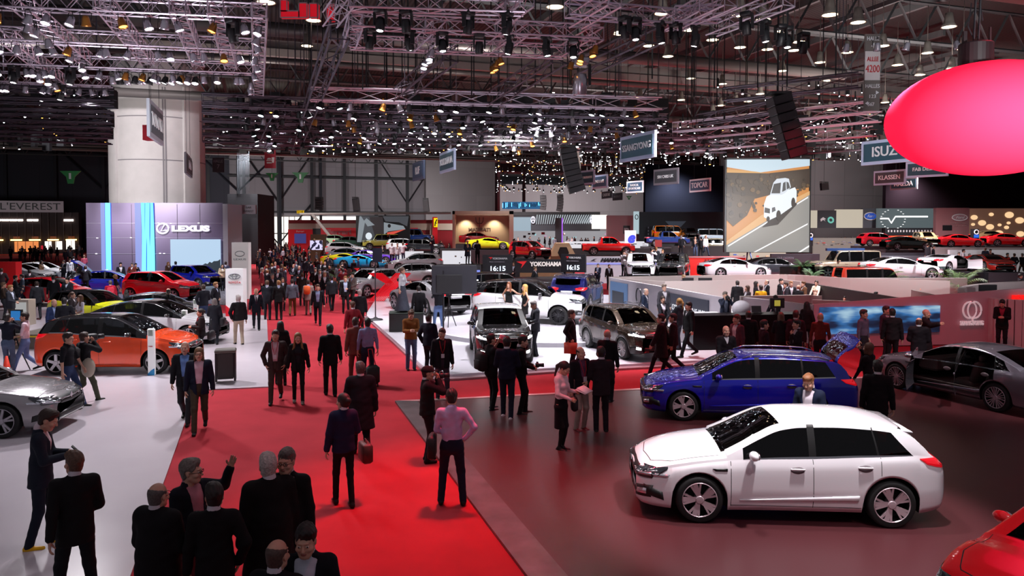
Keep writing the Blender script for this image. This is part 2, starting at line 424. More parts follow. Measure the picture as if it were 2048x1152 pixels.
def rx3(a): return np.array([[1.,0,0],[0,cos(a),-sin(a)],[0,sin(a),cos(a)]])
ARMS={  # wrist in body space for the left side (+x); front is -y; elbow hint; hand pose
 'down': ((.27,-.02,.86),(.5,.6,0),'relax'),'back': ((.25,.14,.90),(.4,1,0),'relax'),'fwd': ((.24,-.22,.92),(.3,1,0),'relax'),
 'pocket': ((.22,-.05,.95),(.9,.6,0),'relax'),'phone': ((.07,-.30,1.20),(.5,.5,-1),'grip'),'hold': ((.12,-.27,1.08),(.6,.6,-.6),'grip'),
 'belly': ((.04,-.17,1.05),(1,.5,-.4),'grip'),'eye': ((.06,-.20,1.55),(.7,-.1,-1),'grip'),'up': ((.16,-.30,1.58),(.8,0,-1),'grip'),
 'point': ((.52,-.40,1.42),(.3,.4,-1),'open'),'side': ((.66,-.12,1.30),(.2,.5,-1),'open'),'chin': ((.06,-.17,1.40),(.5,-.2,-1),'grip'),
 'hip': ((.19,-.02,1.02),(1,.4,0),'grip'),'desk': ((.18,-.38,1.05),(.5,.5,-.6),'relax'),'carry': ((.24,-.03,.97),(.4,1,0),'grip'),'behind': ((.05,.19,.98),(1,.5,0),'relax')}
LEGS={'stand': ((.10,0),(-.10,.01)),'wide': ((.17,-.03),(-.17,.02)),'walk': ((.09,-.30),(-.09,.33)),'walk2': ((.09,.30),(-.09,-.28)),
  'step': ((.10,-.14),(-.10,.12)),'close': ((.06,0),(-.06,.01)),'relaxed': ((.13,-.10),(-.10,.03))}
SKIN={'light': '#c99a84','tan': '#a87660','dark': '#5f4033'}
def person_parts(h=.02,legs='stand',la='down',ra='down',lean=0,yaw=0,pitch=0,hair='short',top='suit',bottom='trousers',fem=False,fat=0,beard=False,glasses=False,tie=False,simple=False,face=True,collar=True,L=None,R_=None,roll=0):
 """Builds a figure 1.78 m tall at the origin facing -y: {part: (verts, faces, material index)}"""
 out={}; sw=.152 if fem else .180; g=.93 if fem else 1.0; f=fat
 hip=V3(0,0,.95); M=rx3(lean)
 def up(p): p=np.array(p,float); return hip+M @ (p-hip)
 ll,rr=LEGS[legs]; hh=.965
 if legs.startswith('walk'): hh=.93
 if legs == 'wide': hh=.955
 def leg(sx,ty):
  lift=.10 if ty > .25 else 0
  an=V3(sx[0] if hasattr(sx,'__len__') else sx,ty,.085+lift); h0=V3(.09*(1 if an[0] > 0 else -1),0,hh-.03)
  kn,an=ik(h0,an,.435,.43,(an[0]*.3,-1,0)); return h0,kn,an
 LG=[leg(ll[0],ll[1]),leg(rr[0],rr[1])]
 dz=hh-.965
 def arm(nm,s,cus):
  w,hint,hp=ARMS[nm]
  if cus: w=cus
  sh=up((s*sw,.005,1.455+dz)); w=np.array(w,float); w=V3(w[0]*s,w[1],w[2]+dz)
  if w[2] > 1.0: w=up(w)
  el,w=ik(sh,w,.295,.265,V3(hint[0]*s,hint[1],hint[2])); return sh,el,w,hp
 AR=[arm(la,1,L),arm(ra,-1,R_)]
 nb=up((0,.012,1.50+dz)); HR=M @ rz3(yaw) @ rx3(pitch) @ np.array([[cos(roll),0,-sin(roll)],[0,1,0],[sin(roll),0,cos(roll)]])
 hc=nb+M @ V3(0,-.025,0)+HR @ V3(0,-.005,.155)
 sd=M @ V3(1,0,0)
 def torso(s,o,z0=.93,z1=1.42,hemr=None,k=.06):
  s.oval(up((0,0,max(z0,.93)+dz)),up((0,0,1.14+dz)),sd,(.150*g+o+f*.5,.105+o+f),(.135*g+o+f*.8,.095+o+f*1.3),k)
  s.oval(up((0,0,1.14+dz)),up((0,.0,1.36+dz)),sd,(.135*g+o+f*.8,.095+o+f*1.3),(.168*g+o,.108+o+f*.3),k)
  s.cone(up((sw*.82,.005,1.43+dz)),up((-sw*.82,.005,1.43+dz)),.060+o,.060+o,k)
  s.cone(up((.05,.01,1.47+dz)),up((sw*.7,.01,1.45+dz)),.05+o,.05+o,.04).cone(up((-.05,.01,1.47+dz)),up((-sw*.7,.01,1.45+dz)),.05+o,.05+o,.04)
  if fem: s.ell(up((.07,-.085,1.30+dz)),V3(.062,.055,.06)+o,.04).ell(up((-.07,-.085,1.30+dz)),V3(.062,.055,.06)+o,.04)
 def arms(s,o,k=.03,cut=0,short=0):
  for sh,el,w,_ in AR:
   s.cone(sh,el,.054*g+o,.043*g+o,k)
   if not short: s.cone(el,w if not cut else w+(el-w)*cut,.042*g+o,.031*g+o,.02)
 # bounds
 pts=np.array([p for a in AR for p in a[:3]]+[p for l in LG for p in l]+[hc,hip])
 lo=pts.min(0)-.2; hi=pts.max(0)+.2
 # body: head, neck, arms and hands in one mesh
 hb=max(h,.018)
 s=SDF((lo[0],lo[1],0),(hi[0],hi[1],1.75),hb)
 torso(s,-.012,k=.05); s.cone(nb+V3(0,0,-.05),nb+HR @ V3(0,0.01,.08),.055*g,.05*g,.04)
 for sh,el,w,_ in AR:
  s.cone(sh,el,.046*g,.038*g,.03).cone(el,w,.038*g,.024*g,.02)
 bl=bottom in ('skirt','dress')
 for h0,kn,an in LG:
  q=.8 if bottom == 'trousers' else 1
  s.cone(h0,kn,.075*g*q,.048*g*q,.04).cone(kn,an,.048*g*q,.036*g*q,.03)
  if q == 1: s.ell(kn+(an-kn)*.3+V3(0,.012,0),(.040,.042,.10),.03)
 P,Q=s.mesh(); mi=np.zeros(len(Q),int)
 if bl: cz=P[Q].mean(1)[:,2] if len(Q) else []; mi[cz < .95]=4
 VS,FS,MS=[P],[Q],[mi]; n=len(P)
 hd=.006 if h < .017 else (.011 if h < .026 else .017)
 P,Q,m=head_tpl(hd,fem); VS.append(P*1.06 @ HR.T+hc); FS.append(Q+n); MS.append(m); n += len(P)
 for i,(sh,el,w,hp) in enumerate(AR):
  q=1 if i == 0 else -1; hz=.0045 if h < .013 else (.006 if h < .017 else .013)
  P,Q=hand_tpl(hp,hz); P=P.copy()
  # palm faces the body's middle for hanging arms, up/in for raised ones
  z=nrm(el-w)
  if i == 0: P[:,0] *= -1; Q=Q[:,::-1]
  fr=V3(0,-1,0) if z[2] > .6 else V3(-q*.3,0,1)
  B=basis(z,-fr); VS.append(P @ B.T+w); FS.append(Q+n); MS.append(np.zeros(len(Q),int)); n += len(P)
 out['body']=(np.concatenate(VS),np.concatenate(FS),np.concatenate(MS))
 # trousers / skirt
 cl=.0
 if bottom == 'trousers':
  s=SDF((lo[0],lo[1],.0),(hi[0],hi[1],1.2),h)
  s.oval((0,0,.90+dz),(0,0,1.02+dz),(1,0,0),(.157*g+f*.5,.118+f*.6),(.147*g+f*.6,.108+f),.04)
  slim=.85 if fem else 1
  for h0,kn,an in LG:
   s.cone(h0,kn,.092*slim,.066*slim,.045).cone(kn,an+(an-kn)*.05,.064*slim,.054*slim,.03)
  s.wrinkle(.0022,30); s.cut(lambda x,y,z: -(z-.045)); out['trousers']=s.mesh()+(None,)
 elif bottom in ('skirt','dress','longskirt'):
  zb={'skirt': .46,'dress': .62,'longskirt': .06}[bottom]; ex=.17 if bottom == 'longskirt' else 0
  s=SDF((-.5,-.5,.0),(.5,.5,1.2),h)
  s.oval((0,0,zb),(0,0,.9),(1,0,0),(.15+ex,.13+ex),(.162,.118),.04,ce=.04).oval((0,0,.9),(0,0,1.10),(1,0,0),(.166,.122),(.137,.106),.04)
  s.cut(lambda x,y,z: -(z-zb)); out['skirt']=s.mesh()+(None,)
 # shoes
 s=SDF((lo[0],lo[1]-.1,0),(hi[0],hi[1]+.05,.3),min(h,.02))
 for h0,kn,an in LG:
  fw=V3(an[0]*.12,-1,0); fw=nrm(fw); b=an[2]-.085
  s.oval((an+fw*-.045)*V3(1,1,0)+V3(0,0,.04+b),(an+fw*.15)*V3(1,1,0)+V3(0,0,.032+b*.4),np.cross(fw,V3(0,0,1)),(.038,.042),(.043,.030),.02)
  s.cone(an+V3(0,0,.0),an+V3(0,0,-.03),.043,.045,.03)
 s.cut(lambda x,y,z: -(z-.004)+0*x); out['shoe']=s.mesh()+(None,)
 # top
 ht=h
 hem={'suit': .80,'jacket': .88,'coat': .58,'shirt': .95,'tee': .93,'sweater': .92,'dress': .9,'open': .82,'none': .95}[top]
 def vcut(half,z0,z1,front=True):
  Mi=M.T; hx=hip
  def fn(x,y,z):
   X,Y,Z=x-hx[0],y-hx[1],z-hx[2]
   ly=Mi[1,0]*X+Mi[1,1]*Y+Mi[1,2]*Z; lz=Mi[2,0]*X+Mi[2,1]*Y+Mi[2,2]*Z+hx[2]-dz
   w=half*np.clip((lz-z0)/(z1-z0),0,1.3)-(0.0 if z0 > hem else -.005)
   return np.minimum(np.minimum(w-np.abs(x),-(ly+.03)),lz-z0+.0)
  return fn
 if top != 'none':
  s=SDF((lo[0]-.02,lo[1]-.02,hem-.06),(hi[0]+.02,hi[1]+.02,max(1.62,hi[2])),ht)
  o={'suit': .016,'jacket': .022,'coat': .034,'shirt': .004,'tee': .004,'sweater': .012,'dress': .002,'open': .018}[top]
  torso(s,o)
  if hem < .93:
   fl={'coat': .085}.get(top,.03)
   s.oval((0,0,hem+dz),up((0,0,1.12+dz)),(1,0,0),(.158*g+fl+f*.5,.118+fl+f*.7),(.137*g+o+f*.8,.097+o+f*1.3),.05,ce=.03)
  if top in ('dress',): pass
  else: arms(s,o,cut=.08 if top in ('suit','jacket','open','coat') else (.0),short=top == 'tee')
  s.wrinkle(.0028 if top != 'tee' else .002,24,ph=R.random()*6)
  s.cut(lambda x,y,z: -(z-hem-dz+.005*np.sin(x*9))+0*y)
  if collar and top not in ('dress',) and h < .022: s.oval(nb+V3(0,.018,-.05),nb+V3(0,.014,.012),(1,0,0),(.085*g,.085),(.074*g,.075),.03)
  # hollow the neck
  s.cone(nb+V3(0,0,.045),nb+HR @ V3(0,-.015,.14),.050,.062,.01,True)
  if top == 'suit': s.put((slice(None),)*3,-vcut(.075,1.16,1.47)(s.ax[0][:,None,None],s.ax[1][None,:,None],s.ax[2][None,None,:])*1.0,0,True) if False else s.cut(vcut(.085,1.14,1.47))
  if top in ('open','coat') : s.cut(vcut(.07,hem-.3 if top == 'open' else 1.2,1.3))
  if top in ('jacket',): s.cut(vcut(.06,1.32,1.48))
  if top == 'dress': s.cut(lambda x,y,z: z-1.40)
  out['jacket' if top in ('suit','jacket','coat','open') else {'shirt': 'shirt','tee': 'shirt','sweater': 'sweater','dress': 'dress_top'}[top]]=s.mesh()+(None,)
 if top in ('suit','open','coat','jacket','sweater') and not simple:
  s=SDF((-.3,lo[1],.9),(.3,hi[1],1.62),max(h,.014)); torso(s,.002)
  s.oval(nb+V3(0,.014,-.06),nb+V3(0,.010,.060),(1,0,0),(.078*g,.078),(.066*g,.068),.015)
  s.cone(nb+V3(0,0,.02),nb+HR @ V3(0,-.01,.12),.05,.058,.005,True)
  out['shirt' if 'shirt' not in out else 'vest']=s.mesh()+(None,)
 if tie:
  a=up((0,-.115-f*.3,1.44+dz)); b=up((0,-.135-f*1.3,1.14+dz))
  s=SDF(np.minimum(a,b)-.06,np.maximum(a,b)+.06,.012); s.oval(a,b,(1,0,0),(.018,.014),(.034,.012),.01); out['tie']=s.mesh()+(None,)
 if hair != 'bald':
  P,Q=hair_tpl(hair,.008 if h < .017 else (.012 if h < .026 else .018)); out['cap' if hair == 'cap' else 'hair']=(P*1.06 @ HR.T+hc,Q,None)
 if hair == 'cap':
  P,Q=hair_tpl('fringe',.012); out['hair']=(P*1.06 @ HR.T+hc,Q,None)
 if beard:
  P,Q=hair_tpl('beard',.009); out['beard']=(P*1.06 @ HR.T+hc,Q,None)
 if glasses:
  b=MB()
  for q in (-1,1):
   b.tube([(q*.031+.021*cos(t),-.104,.002+.016*sin(t)) for t in [i*pi/5 for i in range(11)]],.0028,4)
   b.tube([(q*.052,-.103,.004),(q*.077,-.06,.004),(q*.079,.02,.0)],.0028,4)
  b.tube([(-.011,-.105,.004),(.011,-.105,.004)],.0028,4)
  P=np.array(b.v); out['glasses']=(P*1.06 @ HR.T+hc,b.f,None)
 return out,dict(AR=AR,hc=hc,HR=HR,LG=LG,nb=nb,M=M)
def mesh_from(name,P,Q,mi,mats,smooth=True):
 me=bpy.data.meshes.new(name); me.from_pydata(np.asarray(P).tolist(),[],Q.tolist() if hasattr(Q,'tolist') else Q)
 for m in mats: me.materials.append(m)
 if mi is not None and len(mats) > 1: me.polygons.foreach_set('material_index',np.asarray(mi,dtype=np.int32))
 if smooth: me.polygons.foreach_set('use_smooth',[True]*len(me.polygons))
 me.update(); return me
def cloth(col,rough=.85): return mat('cloth_'+col.lstrip('#'),col,rough,noise=.12,nscale=9,spec=.25)
def skinm(c): return mat('skin_'+c,SKIN[c],.55,noise=.06,nscale=14)
def person(label,pos,face=0,ht=1.76,skin='light',hc='#2a1c14',tc='#16161c',sc='#c8c4cc',bc='#14141a',fc='#0c0a0a',tiec='#301828',group=None,name='person',**kw):
 """face: degrees, 0 looks at the camera side (-y), 90 looks to +x, 180 looks away"""
 parts,info=person_parts(**kw)
 fem=kw.get('fem')
 lip=mat('lips','#9c5850',.5)
 body=[skinm(skin),mat('eye_white','#d8d4d0',.3),mat('iris','#1c120c',.2),lip,cloth(kw.get('bottom') and '#1a1618' or '#1a1618')]
 P,Q,m=parts.pop('body'); me=mesh_from('person',P,Q,m,body)
 o=place(name,me,None,pos,radians(face)); s=ht/1.78; o.scale=(s,s,s); tag(o,label,'person',group)
 cols={'jacket': tc,'shirt': sc,'sweater': tc,'trousers': bc,'skirt': bc,'shoe': fc,'hair': hc,'cap': '#101014','beard': hc,'tie': tiec,'vest': sc,'dress_top': bc,'glasses': '#0c0c0c'}
 if kw.get('top') in ('shirt','tee'): cols['shirt']=tc
 for k,(P,Q,m) in parts.items():
  if not len(P): continue
  nm={'shoe': 'shoes'}.get(k,k)
  mm=mat('hair_'+cols[k].lstrip('#'),cols[k],.55,noise=.35,nscale=60) if k in ('hair','beard') else cloth(cols[k],.4 if k in ('shoe','glasses') else .85)
  if k == 'shoe':
   # two shoes: split by side
   c=P[Q].mean(1)[:,0]
   for sg in (1,-1):
    q=Q[(c*sg) > 0]
    if len(q):
     u,inv=np.unique(q,return_inverse=True); place('shoe',mesh_from('shoe',P[u],inv.reshape(q.shape),None,[mm]),o)
   continue
  place(nm,mesh_from(nm,P,Q,None,[mm]),o)
 o['_s']=s
 return o,info
# ------------------------------------------------------------------ cars (front at x=0, rear at x=L, centre line y=0, ground z=0)
def pchip(keys,xs):
 k=np.array(sorted(keys),float); x,y=k[:,0],k[:,1]
 if len(x) == 1: return np.full(len(xs),y[0])
 h=np.diff(x); d=np.diff(y)/h; m=np.zeros(len(x)); m[0],m[-1]=d[0],d[-1]
 for i in range(1,len(x)-1):
  if d[i-1]*d[i] > 0:
   w1=2*h[i]+h[i-1]; w2=h[i]+2*h[i-1]; m[i]=(w1+w2)/(w1/d[i-1]+w2/d[i])
 xs=np.clip(xs,x[0],x[-1]); i=np.clip(np.searchsorted(x,xs)-1,0,len(x)-2); t=(xs-x[i])/h[i]
 return (2*t ** 3-3*t ** 2+1)*y[i]+(t ** 3-2*t ** 2+t)*h[i]*m[i]+(-2*t ** 3+3*t ** 2)*y[i+1]+(t ** 3-t ** 2)*h[i]*m[i+1]
STY={
 'hatch': dict(L=4.36,W=.905,xf=.88,xr=3.55,R=.325,belt=[(0,.60),(.15,.66),(.5,.77),(1.1,.88),(1.6,.92),(2.6,.955),(3.4,1.0),(3.9,1.02),(4.15,.98),(4.36,.80)],
   top=[(0,.66),(.1,.74),(.3,.83),(.7,.925),(1.22,1.0),(1.45,1.10),(1.75,1.26),(2.05,1.39),(2.35,1.435),(2.8,1.445),(3.3,1.425),(3.75,1.36),(3.86,1.32),(4.05,1.15),(4.2,1.0),(4.3,.93),(4.36,.84)],
   cowl=1.22,head=2.08,rt=3.84,rb=4.14,dlo=(1.50,3.86),pil=[(2.42,2.52),(3.36,3.39)],doors=[1.32,2.47,3.40],sill=.20,tum=.36,slant=.30),
 'wagon': dict(L=4.63,W=.905,xf=.88,xr=3.59,R=.325,belt=[(0,.60),(.15,.66),(.5,.77),(1.1,.88),(1.6,.92),(2.6,.955),(3.4,.99),(4.2,1.02),(4.45,.98),(4.63,.80)],
   top=[(0,.66),(.1,.74),(.3,.83),(.7,.925),(1.22,1.0),(1.45,1.10),(1.75,1.26),(2.05,1.39),(2.35,1.44),(2.9,1.455),(3.5,1.44),(4.05,1.40),(4.2,1.36),(4.4,1.15),(4.5,1.0),(4.58,.93),(4.63,.84)],
   cowl=1.22,head=2.08,rt=4.16,rb=4.46,dlo=(1.50,4.12),pil=[(2.42,2.52),(3.40,3.44)],doors=[1.32,2.47,3.40],sill=.20,tum=.36),
 'supermini': dict(L=3.95,W=.85,xf=.78,xr=3.29,R=.31,belt=[(0,.62),(.15,.70),(.5,.82),(1.0,.92),(1.5,.96),(2.5,1.01),(3.2,1.08),(3.6,1.08),(3.8,1.0),(3.95,.82)],
   top=[(0,.68),(.08,.76),(.25,.87),(.6,.97),(1.0,1.05),(1.3,1.22),(1.6,1.38),(1.85,1.48),(2.15,1.51),(2.7,1.51),(3.2,1.48),(3.52,1.43),(3.6,1.38),(3.74,1.2),(3.84,1.04),(3.91,.94),(3.95,.86)],
   cowl=1.0,head=1.86,rt=3.56,rb=3.82,dlo=(1.28,3.5),pil=[(2.14,2.26),(3.06,3.10)],doors=[1.12,2.20,3.05],sill=.19,tum=.33),
 'liftback': dict(L=4.54,W=.88,xf=.93,xr=3.63,R=.32,belt=[(0,.58),(.15,.64),(.5,.76),(1.1,.88),(1.6,.93),(2.6,.98),(3.4,1.02),(4.0,1.04),(4.3,1.0),(4.54,.82)],
   top=[(0,.63),(.1,.70),(.3,.80),(.7,.91),(1.15,1.0),(1.5,1.17),(1.85,1.34),(2.15,1.45),(2.5,1.49),(2.9,1.48),(3.4,1.41),(3.9,1.28),(4.2,1.16),(4.35,1.10),(4.45,.98),(4.54,.86)],
   cowl=1.15,head=2.16,rt=3.35,rb=4.25,dlo=(1.45,3.95),pil=[(2.45,2.54),(3.42,3.46)],doors=[1.32,2.5,3.42],sill=.19,tum=.38),
 'sedan': dict(L=4.85,W=.935,xf=.92,xr=3.73,R=.345,belt=[(0,.60),(.15,.68),(.5,.80),(1.1,.90),(1.6,.94),(2.6,.975),(3.6,1.00),(4.3,1.02),(4.7,.98),(4.85,.84)],
   top=[(0,.66),(.1,.75),(.3,.86),(.7,.94),(1.35,1.01),(1.7,1.18),(2.0,1.33),(2.3,1.43),(2.6,1.46),(3.0,1.46),(3.4,1.42),(3.8,1.31),(4.1,1.19),(4.3,1.12),(4.6,1.09),(4.78,1.05),(4.85,.90)],
   cowl=1.35,head=2.32,rt=3.48,rb=4.25,dlo=(1.66,4.05),pil=[(2.62,2.71),(3.68,3.71)],doors=[1.46,2.66,3.68],sill=.20,tum=.40),
 'coupe': dict(L=4.70,W=.93,xf=.90,xr=3.72,R=.35,belt=[(0,.56),(.15,.63),(.5,.76),(1.1,.88),(1.8,.92),(2.8,.97),(3.6,1.00),(4.2,1.0),(4.55,.95),(4.70,.80)],
   top=[(0,.60),(.1,.68),(.3,.79),(.7,.89),(1.4,.98),(1.75,1.12),(2.1,1.26),(2.4,1.34),(2.7,1.37),(3.0,1.36),(3.4,1.30),(3.8,1.19),(4.1,1.10),(4.4,1.05),(4.6,.99),(4.70,.85)],
   cowl=1.4,head=2.42,rt=3.15,rb=4.1,dlo=(1.78,3.80),pil=[(2.95,3.02)],doors=[1.55,3.0],sill=.17,tum=.42),
 'super': dict(L=4.55,W=.97,xf=.95,xr=3.60,R=.345,belt=[(0,.42),(.2,.55),(.6,.72),(1.1,.80),(1.8,.82),(2.6,.90),(3.4,.95),(4.1,.93),(4.4,.88),(4.55,.75)],
   top=[(0,.46),(.1,.53),(.35,.64),(.8,.75),(1.2,.84),(1.6,1.0),(2.0,1.13),(2.3,1.18),(2.6,1.17),(3.1,1.10),(3.6,1.02),(4.1,.97),(4.4,.93),(4.55,.80)],
   cowl=1.2,head=2.1,rt=2.8,rb=3.7,dlo=(1.45,3.0),pil=[],doors=[1.4,2.7],sill=.14,tum=.42),
 'suv': dict(L=4.20,W=.90,xf=.83,xr=3.43,R=.35,belt=[(0,.78),(.12,.86),(.5,.96),(1.0,1.02),(1.5,1.05),(2.5,1.08),(3.3,1.12),(3.8,1.14),(4.05,1.08),(4.20,.90)],
   top=[(0,.84),(.06,.93),(.2,1.02),(.6,1.08),(1.12,1.13),(1.35,1.27),(1.6,1.43),(1.85,1.56),(2.1,1.60),(2.7,1.61),(3.3,1.59),(3.75,1.55),(3.86,1.50),(3.98,1.30),(4.08,1.15),(4.16,1.03),(4.20,.96)],
   cowl=1.12,head=1.88,rt=3.83,rb=4.04,dlo=(1.36,3.75),pil=[(2.25,2.35),(3.22,3.28)],doors=[1.2,2.3,3.22],sill=.26,tum=.28,clad=1),
 'boxsuv': dict(L=4.66,W=.90,xf=.80,xr=3.65,R=.38,belt=[(0,.92),(.1,.99),(.5,1.06),(1.1,1.10),(2.0,1.12),(4.4,1.14),(4.6,1.12),(4.66,1.0)],
   top=[(0,.97),(.05,1.06),(.2,1.13),(.6,1.17),(1.25,1.20),(1.4,1.42),(1.58,1.72),(1.70,1.86),(1.85,1.90),(3.0,1.92),(4.3,1.91),(4.5,1.88),(4.58,1.6),(4.62,1.2),(4.66,1.05)],
   cowl=1.27,head=1.68,rt=4.50,rb=4.61,dlo=(1.42,4.45),pil=[(2.25,2.37),(3.2,3.32)],doors=[1.3,2.3,3.25],sill=.36,tum=.12,clad=1,slant=0),
 'pickup': dict(L=5.0,W=.91,xf=.90,xr=3.96,R=.37,belt=[(0,.85),(.12,.93),(.5,1.02),(1.2,1.08),(2.0,1.10),(3.3,1.12),(3.45,1.10),(4.9,1.10),(5.0,1.0)],
   top=[(0,.9),(.06,1.0),(.25,1.09),(.6,1.13),(1.35,1.18),(1.6,1.38),(1.9,1.62),(2.1,1.73),(2.3,1.76),(2.9,1.76),(3.15,1.72),(3.3,1.45),(3.4,1.14),(3.6,1.12),(4.95,1.11),(5.0,1.02)],
   cowl=1.35,head=2.12,rt=3.18,rb=3.36,dlo=(1.6,3.1),pil=[(2.4,2.5)],doors=[1.4,2.45,3.3],sill=.34,tum=.25,clad=1,slant=0),
}
def wheel_mesh(R,w,style,rimcol):
 """tyre, rim, centre along y, outer face towards -y"""
 t=MB(); Ri=R*.74
 t.lathe([(Ri,-w/2+.01),(R*.90,-w/2),(R*.97,-w/2+.018),(R,-w/2+.045),(R,w/2-.045),(R*.97,w/2-.018),(R*.9,w/2),(Ri,w/2-.01),(Ri*.96,0),(Ri,-w/2+.01)],36,axis='y')
 r=MB(); Rr=Ri*1.01
 r.lathe([(Rr,-w/2+.008),(Rr*.95,-w/2+.004),(Rr*.92,-w/2+.03),(Rr*.9,.05),(Rr*.4,.055),(.001,.055)],36,axis='y',mi=1)
 for f in range(len(r.f)-36*5,len(r.f)): pass
 r.lathe([(Rr*1.0,-w/2+.005),(Rr*.965,-w/2-.002),(Rr*.93,-w/2+.012)],36,axis='y',mi=0)
 r.lathe([(.001,-w/2-.0),(.05,-w/2+.002),(.065,-w/2+.02),(.065,.02)],16,axis='y',mi=0)
 n=5; y0=-w/2+.004
 def spoke(a0,a1,w0,w1,r0=.05,r1=.94,mi=0):
  for sgn in (1,):
   c0,s0=cos(a0),sin(a0); c1,s1=cos(a1),sin(a1); p0=Vector((c0*r0,0,s0*r0)); p1=Vector((c1*Rr*r1,0,s1*Rr*r1))
   d=(p1-p0).normalized(); nn=Vector((-d.z,0,d.x))
   vs=[p0+nn*w0,p0-nn*w0,p1-nn*w1,p1+nn*w1]; vs=[v+Vector((0,y0+(.012 if i < 2 else 0),0)) for i,v in enumerate(vs)]+[v+Vector((0,y0+.035,0)) for v in vs]
   r.add(vs,[(0,1,2,3),(4,7,6,5),(0,4,5,1),(1,5,6,2),(2,6,7,3),(3,7,4,0)],mi)
 for i in range(n):
  a=2*pi*i/n+pi/2
  if style == 'twist':
   spoke(a,a+.30,.024,.036); spoke(a+.38,a+.56,.018,.016); spoke(a+.24,a-.04,.014,.014)
  elif style == 'twin':
   spoke(a-.15,a-.18,.018,.021); spoke(a+.15,a+.18,.018,.021)
  elif style == 'star': spoke(a,a,.038,.032)
  elif style == 'multi':
   for q in (-.42,-.14,.14,.42): spoke(a+q*.8,a+q*1.02,.010,.010)
 return t,r
def car(label,style='hatch',col='#f4f2f6',pos=(0,0,0),rz=0,metal=0.0,group=None,name='car',rim='twin',rimcol='#a8a4ac',roof=None,detail=2,tint=.35,open_tail=False,open_door=None,lights=False,rails=False,clad=None,plate=None,grille='bar',over=None,inter='#141416',spread=None,drl='c',scale=1.0,hood_open=False,badge=True,pillar=0):
 S=dict(STY[style]); S.update(over or {}); L,Wd,R_=S['L'],S['W'],S['R']; clad=S.get('clad',0) if clad is None else clad
 ar=R_+.055; zc=R_
 if detail >= 2: base=np.concatenate([np.linspace(0,.5,15),np.linspace(.5,L-.6,52),np.linspace(L-.6,L,22)])
 else: base=np.concatenate([np.linspace(0,.5,6),np.linspace(.5,L-.6,20),np.linspace(L-.6,L,9)])
 ex=[]
 na=13 if detail >= 2 else 7
 for c in (S['xf'],S['xr']): ex += [c+ar*cos(a) for a in np.linspace(0,pi,na)]+[c-ar-.006,c+ar+.006]
 marks=[S['cowl'],S['head'],S['rt'],S['rb'],S['dlo'][0],S['dlo'][1]]+[q for p in S['pil'] for q in p]+S['doors']
 xs=sorted(set(np.round(np.concatenate([base,ex,marks]),4).tolist())); o=[xs[0]]; mk=set(np.round(ex+marks,4))
 for x in xs[1:]:
  if x-o[-1] < .012 and x not in mk: continue
  if x-o[-1] < .012 and o[-1] not in mk and len(o) > 1: o[-1]=x; continue
  o.append(x)
 xs=np.array(o); N=len(xs)
 zb=pchip(S['belt'],xs); zt=pchip(S['top'],xs)
 er=S.get('er',1)
 pw=pchip(S.get('plan') or [(0,.66),(.05,.745),(.12,.81),(.25,.89),(.5,.955),(.9,.985),(1.5,1),(L*.6,1),(L-.8,.985),(L-.35,.95),(L-.15,.90),(L-.05,.83),(L,.74)],xs)
 zs=pchip([(0,S['sill']+.05),(.1,S['sill']+.0),(.5,S['sill']-.02),(L*.5,S['sill']),(L-.5,S['sill']),(L-.1,S['sill']+.06),(L,S['sill']+.14)],xs)
 hump=sum(.022*np.exp(-((xs-c)/.42) ** 4) for c in (S['xf'],S['xr'])); Wb=Wd*pw-.012+hump*(pw > .9)
 zl=zs.copy()
 for c in (S['xf'],S['xr']):
  d=np.abs(xs-c); m=d <= ar+.0005; zl[m]=np.maximum(zs[m],zc+np.sqrt(np.maximum(0,ar*ar-d[m] ** 2)))
 nS,nG,nR=(9,3,7) if detail >= 2 else (5,1,3)
 gk=S.get('prof') or [(0,.93),(.12,.965),(.35,1.0),(.6,.995),(.8,.985),(.93,.965),(1,.93)]
 tum=S['tum']
 def yside(x,z):
  b=np.interp(x,xs,zb); s0=np.interp(x,xs,zs); w=np.interp(x,xs,Wb); h=np.clip((z-s0)/(b-s0),0,1); return w*pchip(gk,h)
 crown=.045
 rail=np.maximum(zb+.006,np.minimum(zt-crown,zb+(zt-zb)*.93))
 rail=np.where(zt-zb < .12,zb+np.maximum(.004,(zt-zb)*.35),rail)
 rows=[]; tags=[]; slant=S.get('slant',.22)
 rows.append(np.stack([xs,0*xs,zs+.02],1)); tags.append('under')
 rows.append(np.stack([xs,Wb*.80,zs+.02],1)); tags.append('under')
 rows.append(np.stack([xs,Wb*.80,zl],1)); tags.append('lip')
 for j in range(nS+1):
  t=j/nS; z=zl+(zb-zl)*t; h=np.clip((z-zs)/(zb-zs),0,1); rows.append(np.stack([xs,Wb*pchip(gk,h),z],1)); tags.append('side' if j < nS else 'beltup')
 yb=Wb*gk[-1][1]; dz=rail-zb
 gl=[0.0]+([.07,.32,.62,.93,1.0] if nG == 3 else [.08,.92,1.0])
 for k,g in enumerate(gl[1:]):
  xw=xs-slant*g*np.exp(-((xs-S['dlo'][1])/.38) ** 2); zbw,dzw,ybw=np.interp(xw,xs,zb),np.interp(xw,xs,dz),np.interp(xw,xs,yb)
  rows.append(np.stack([xw,ybw-tum*dzw*g+.018*np.clip((dzw-.1)*5,0,1)*sin(pi*min(1,g)),zbw+dzw*g],1)); tags.append('glassrow' if k < len(gl)-3 else 'railrow')
 yr=yb-tum*dz; slx=slant*np.exp(-((xs-S['dlo'][1])/.38) ** 2)
 fr=[.96,.88]+list(np.linspace(.88,0,nR+1)[1:]) if detail >= 2 else [.92]+list(np.linspace(.92,0,nR+1)[1:])
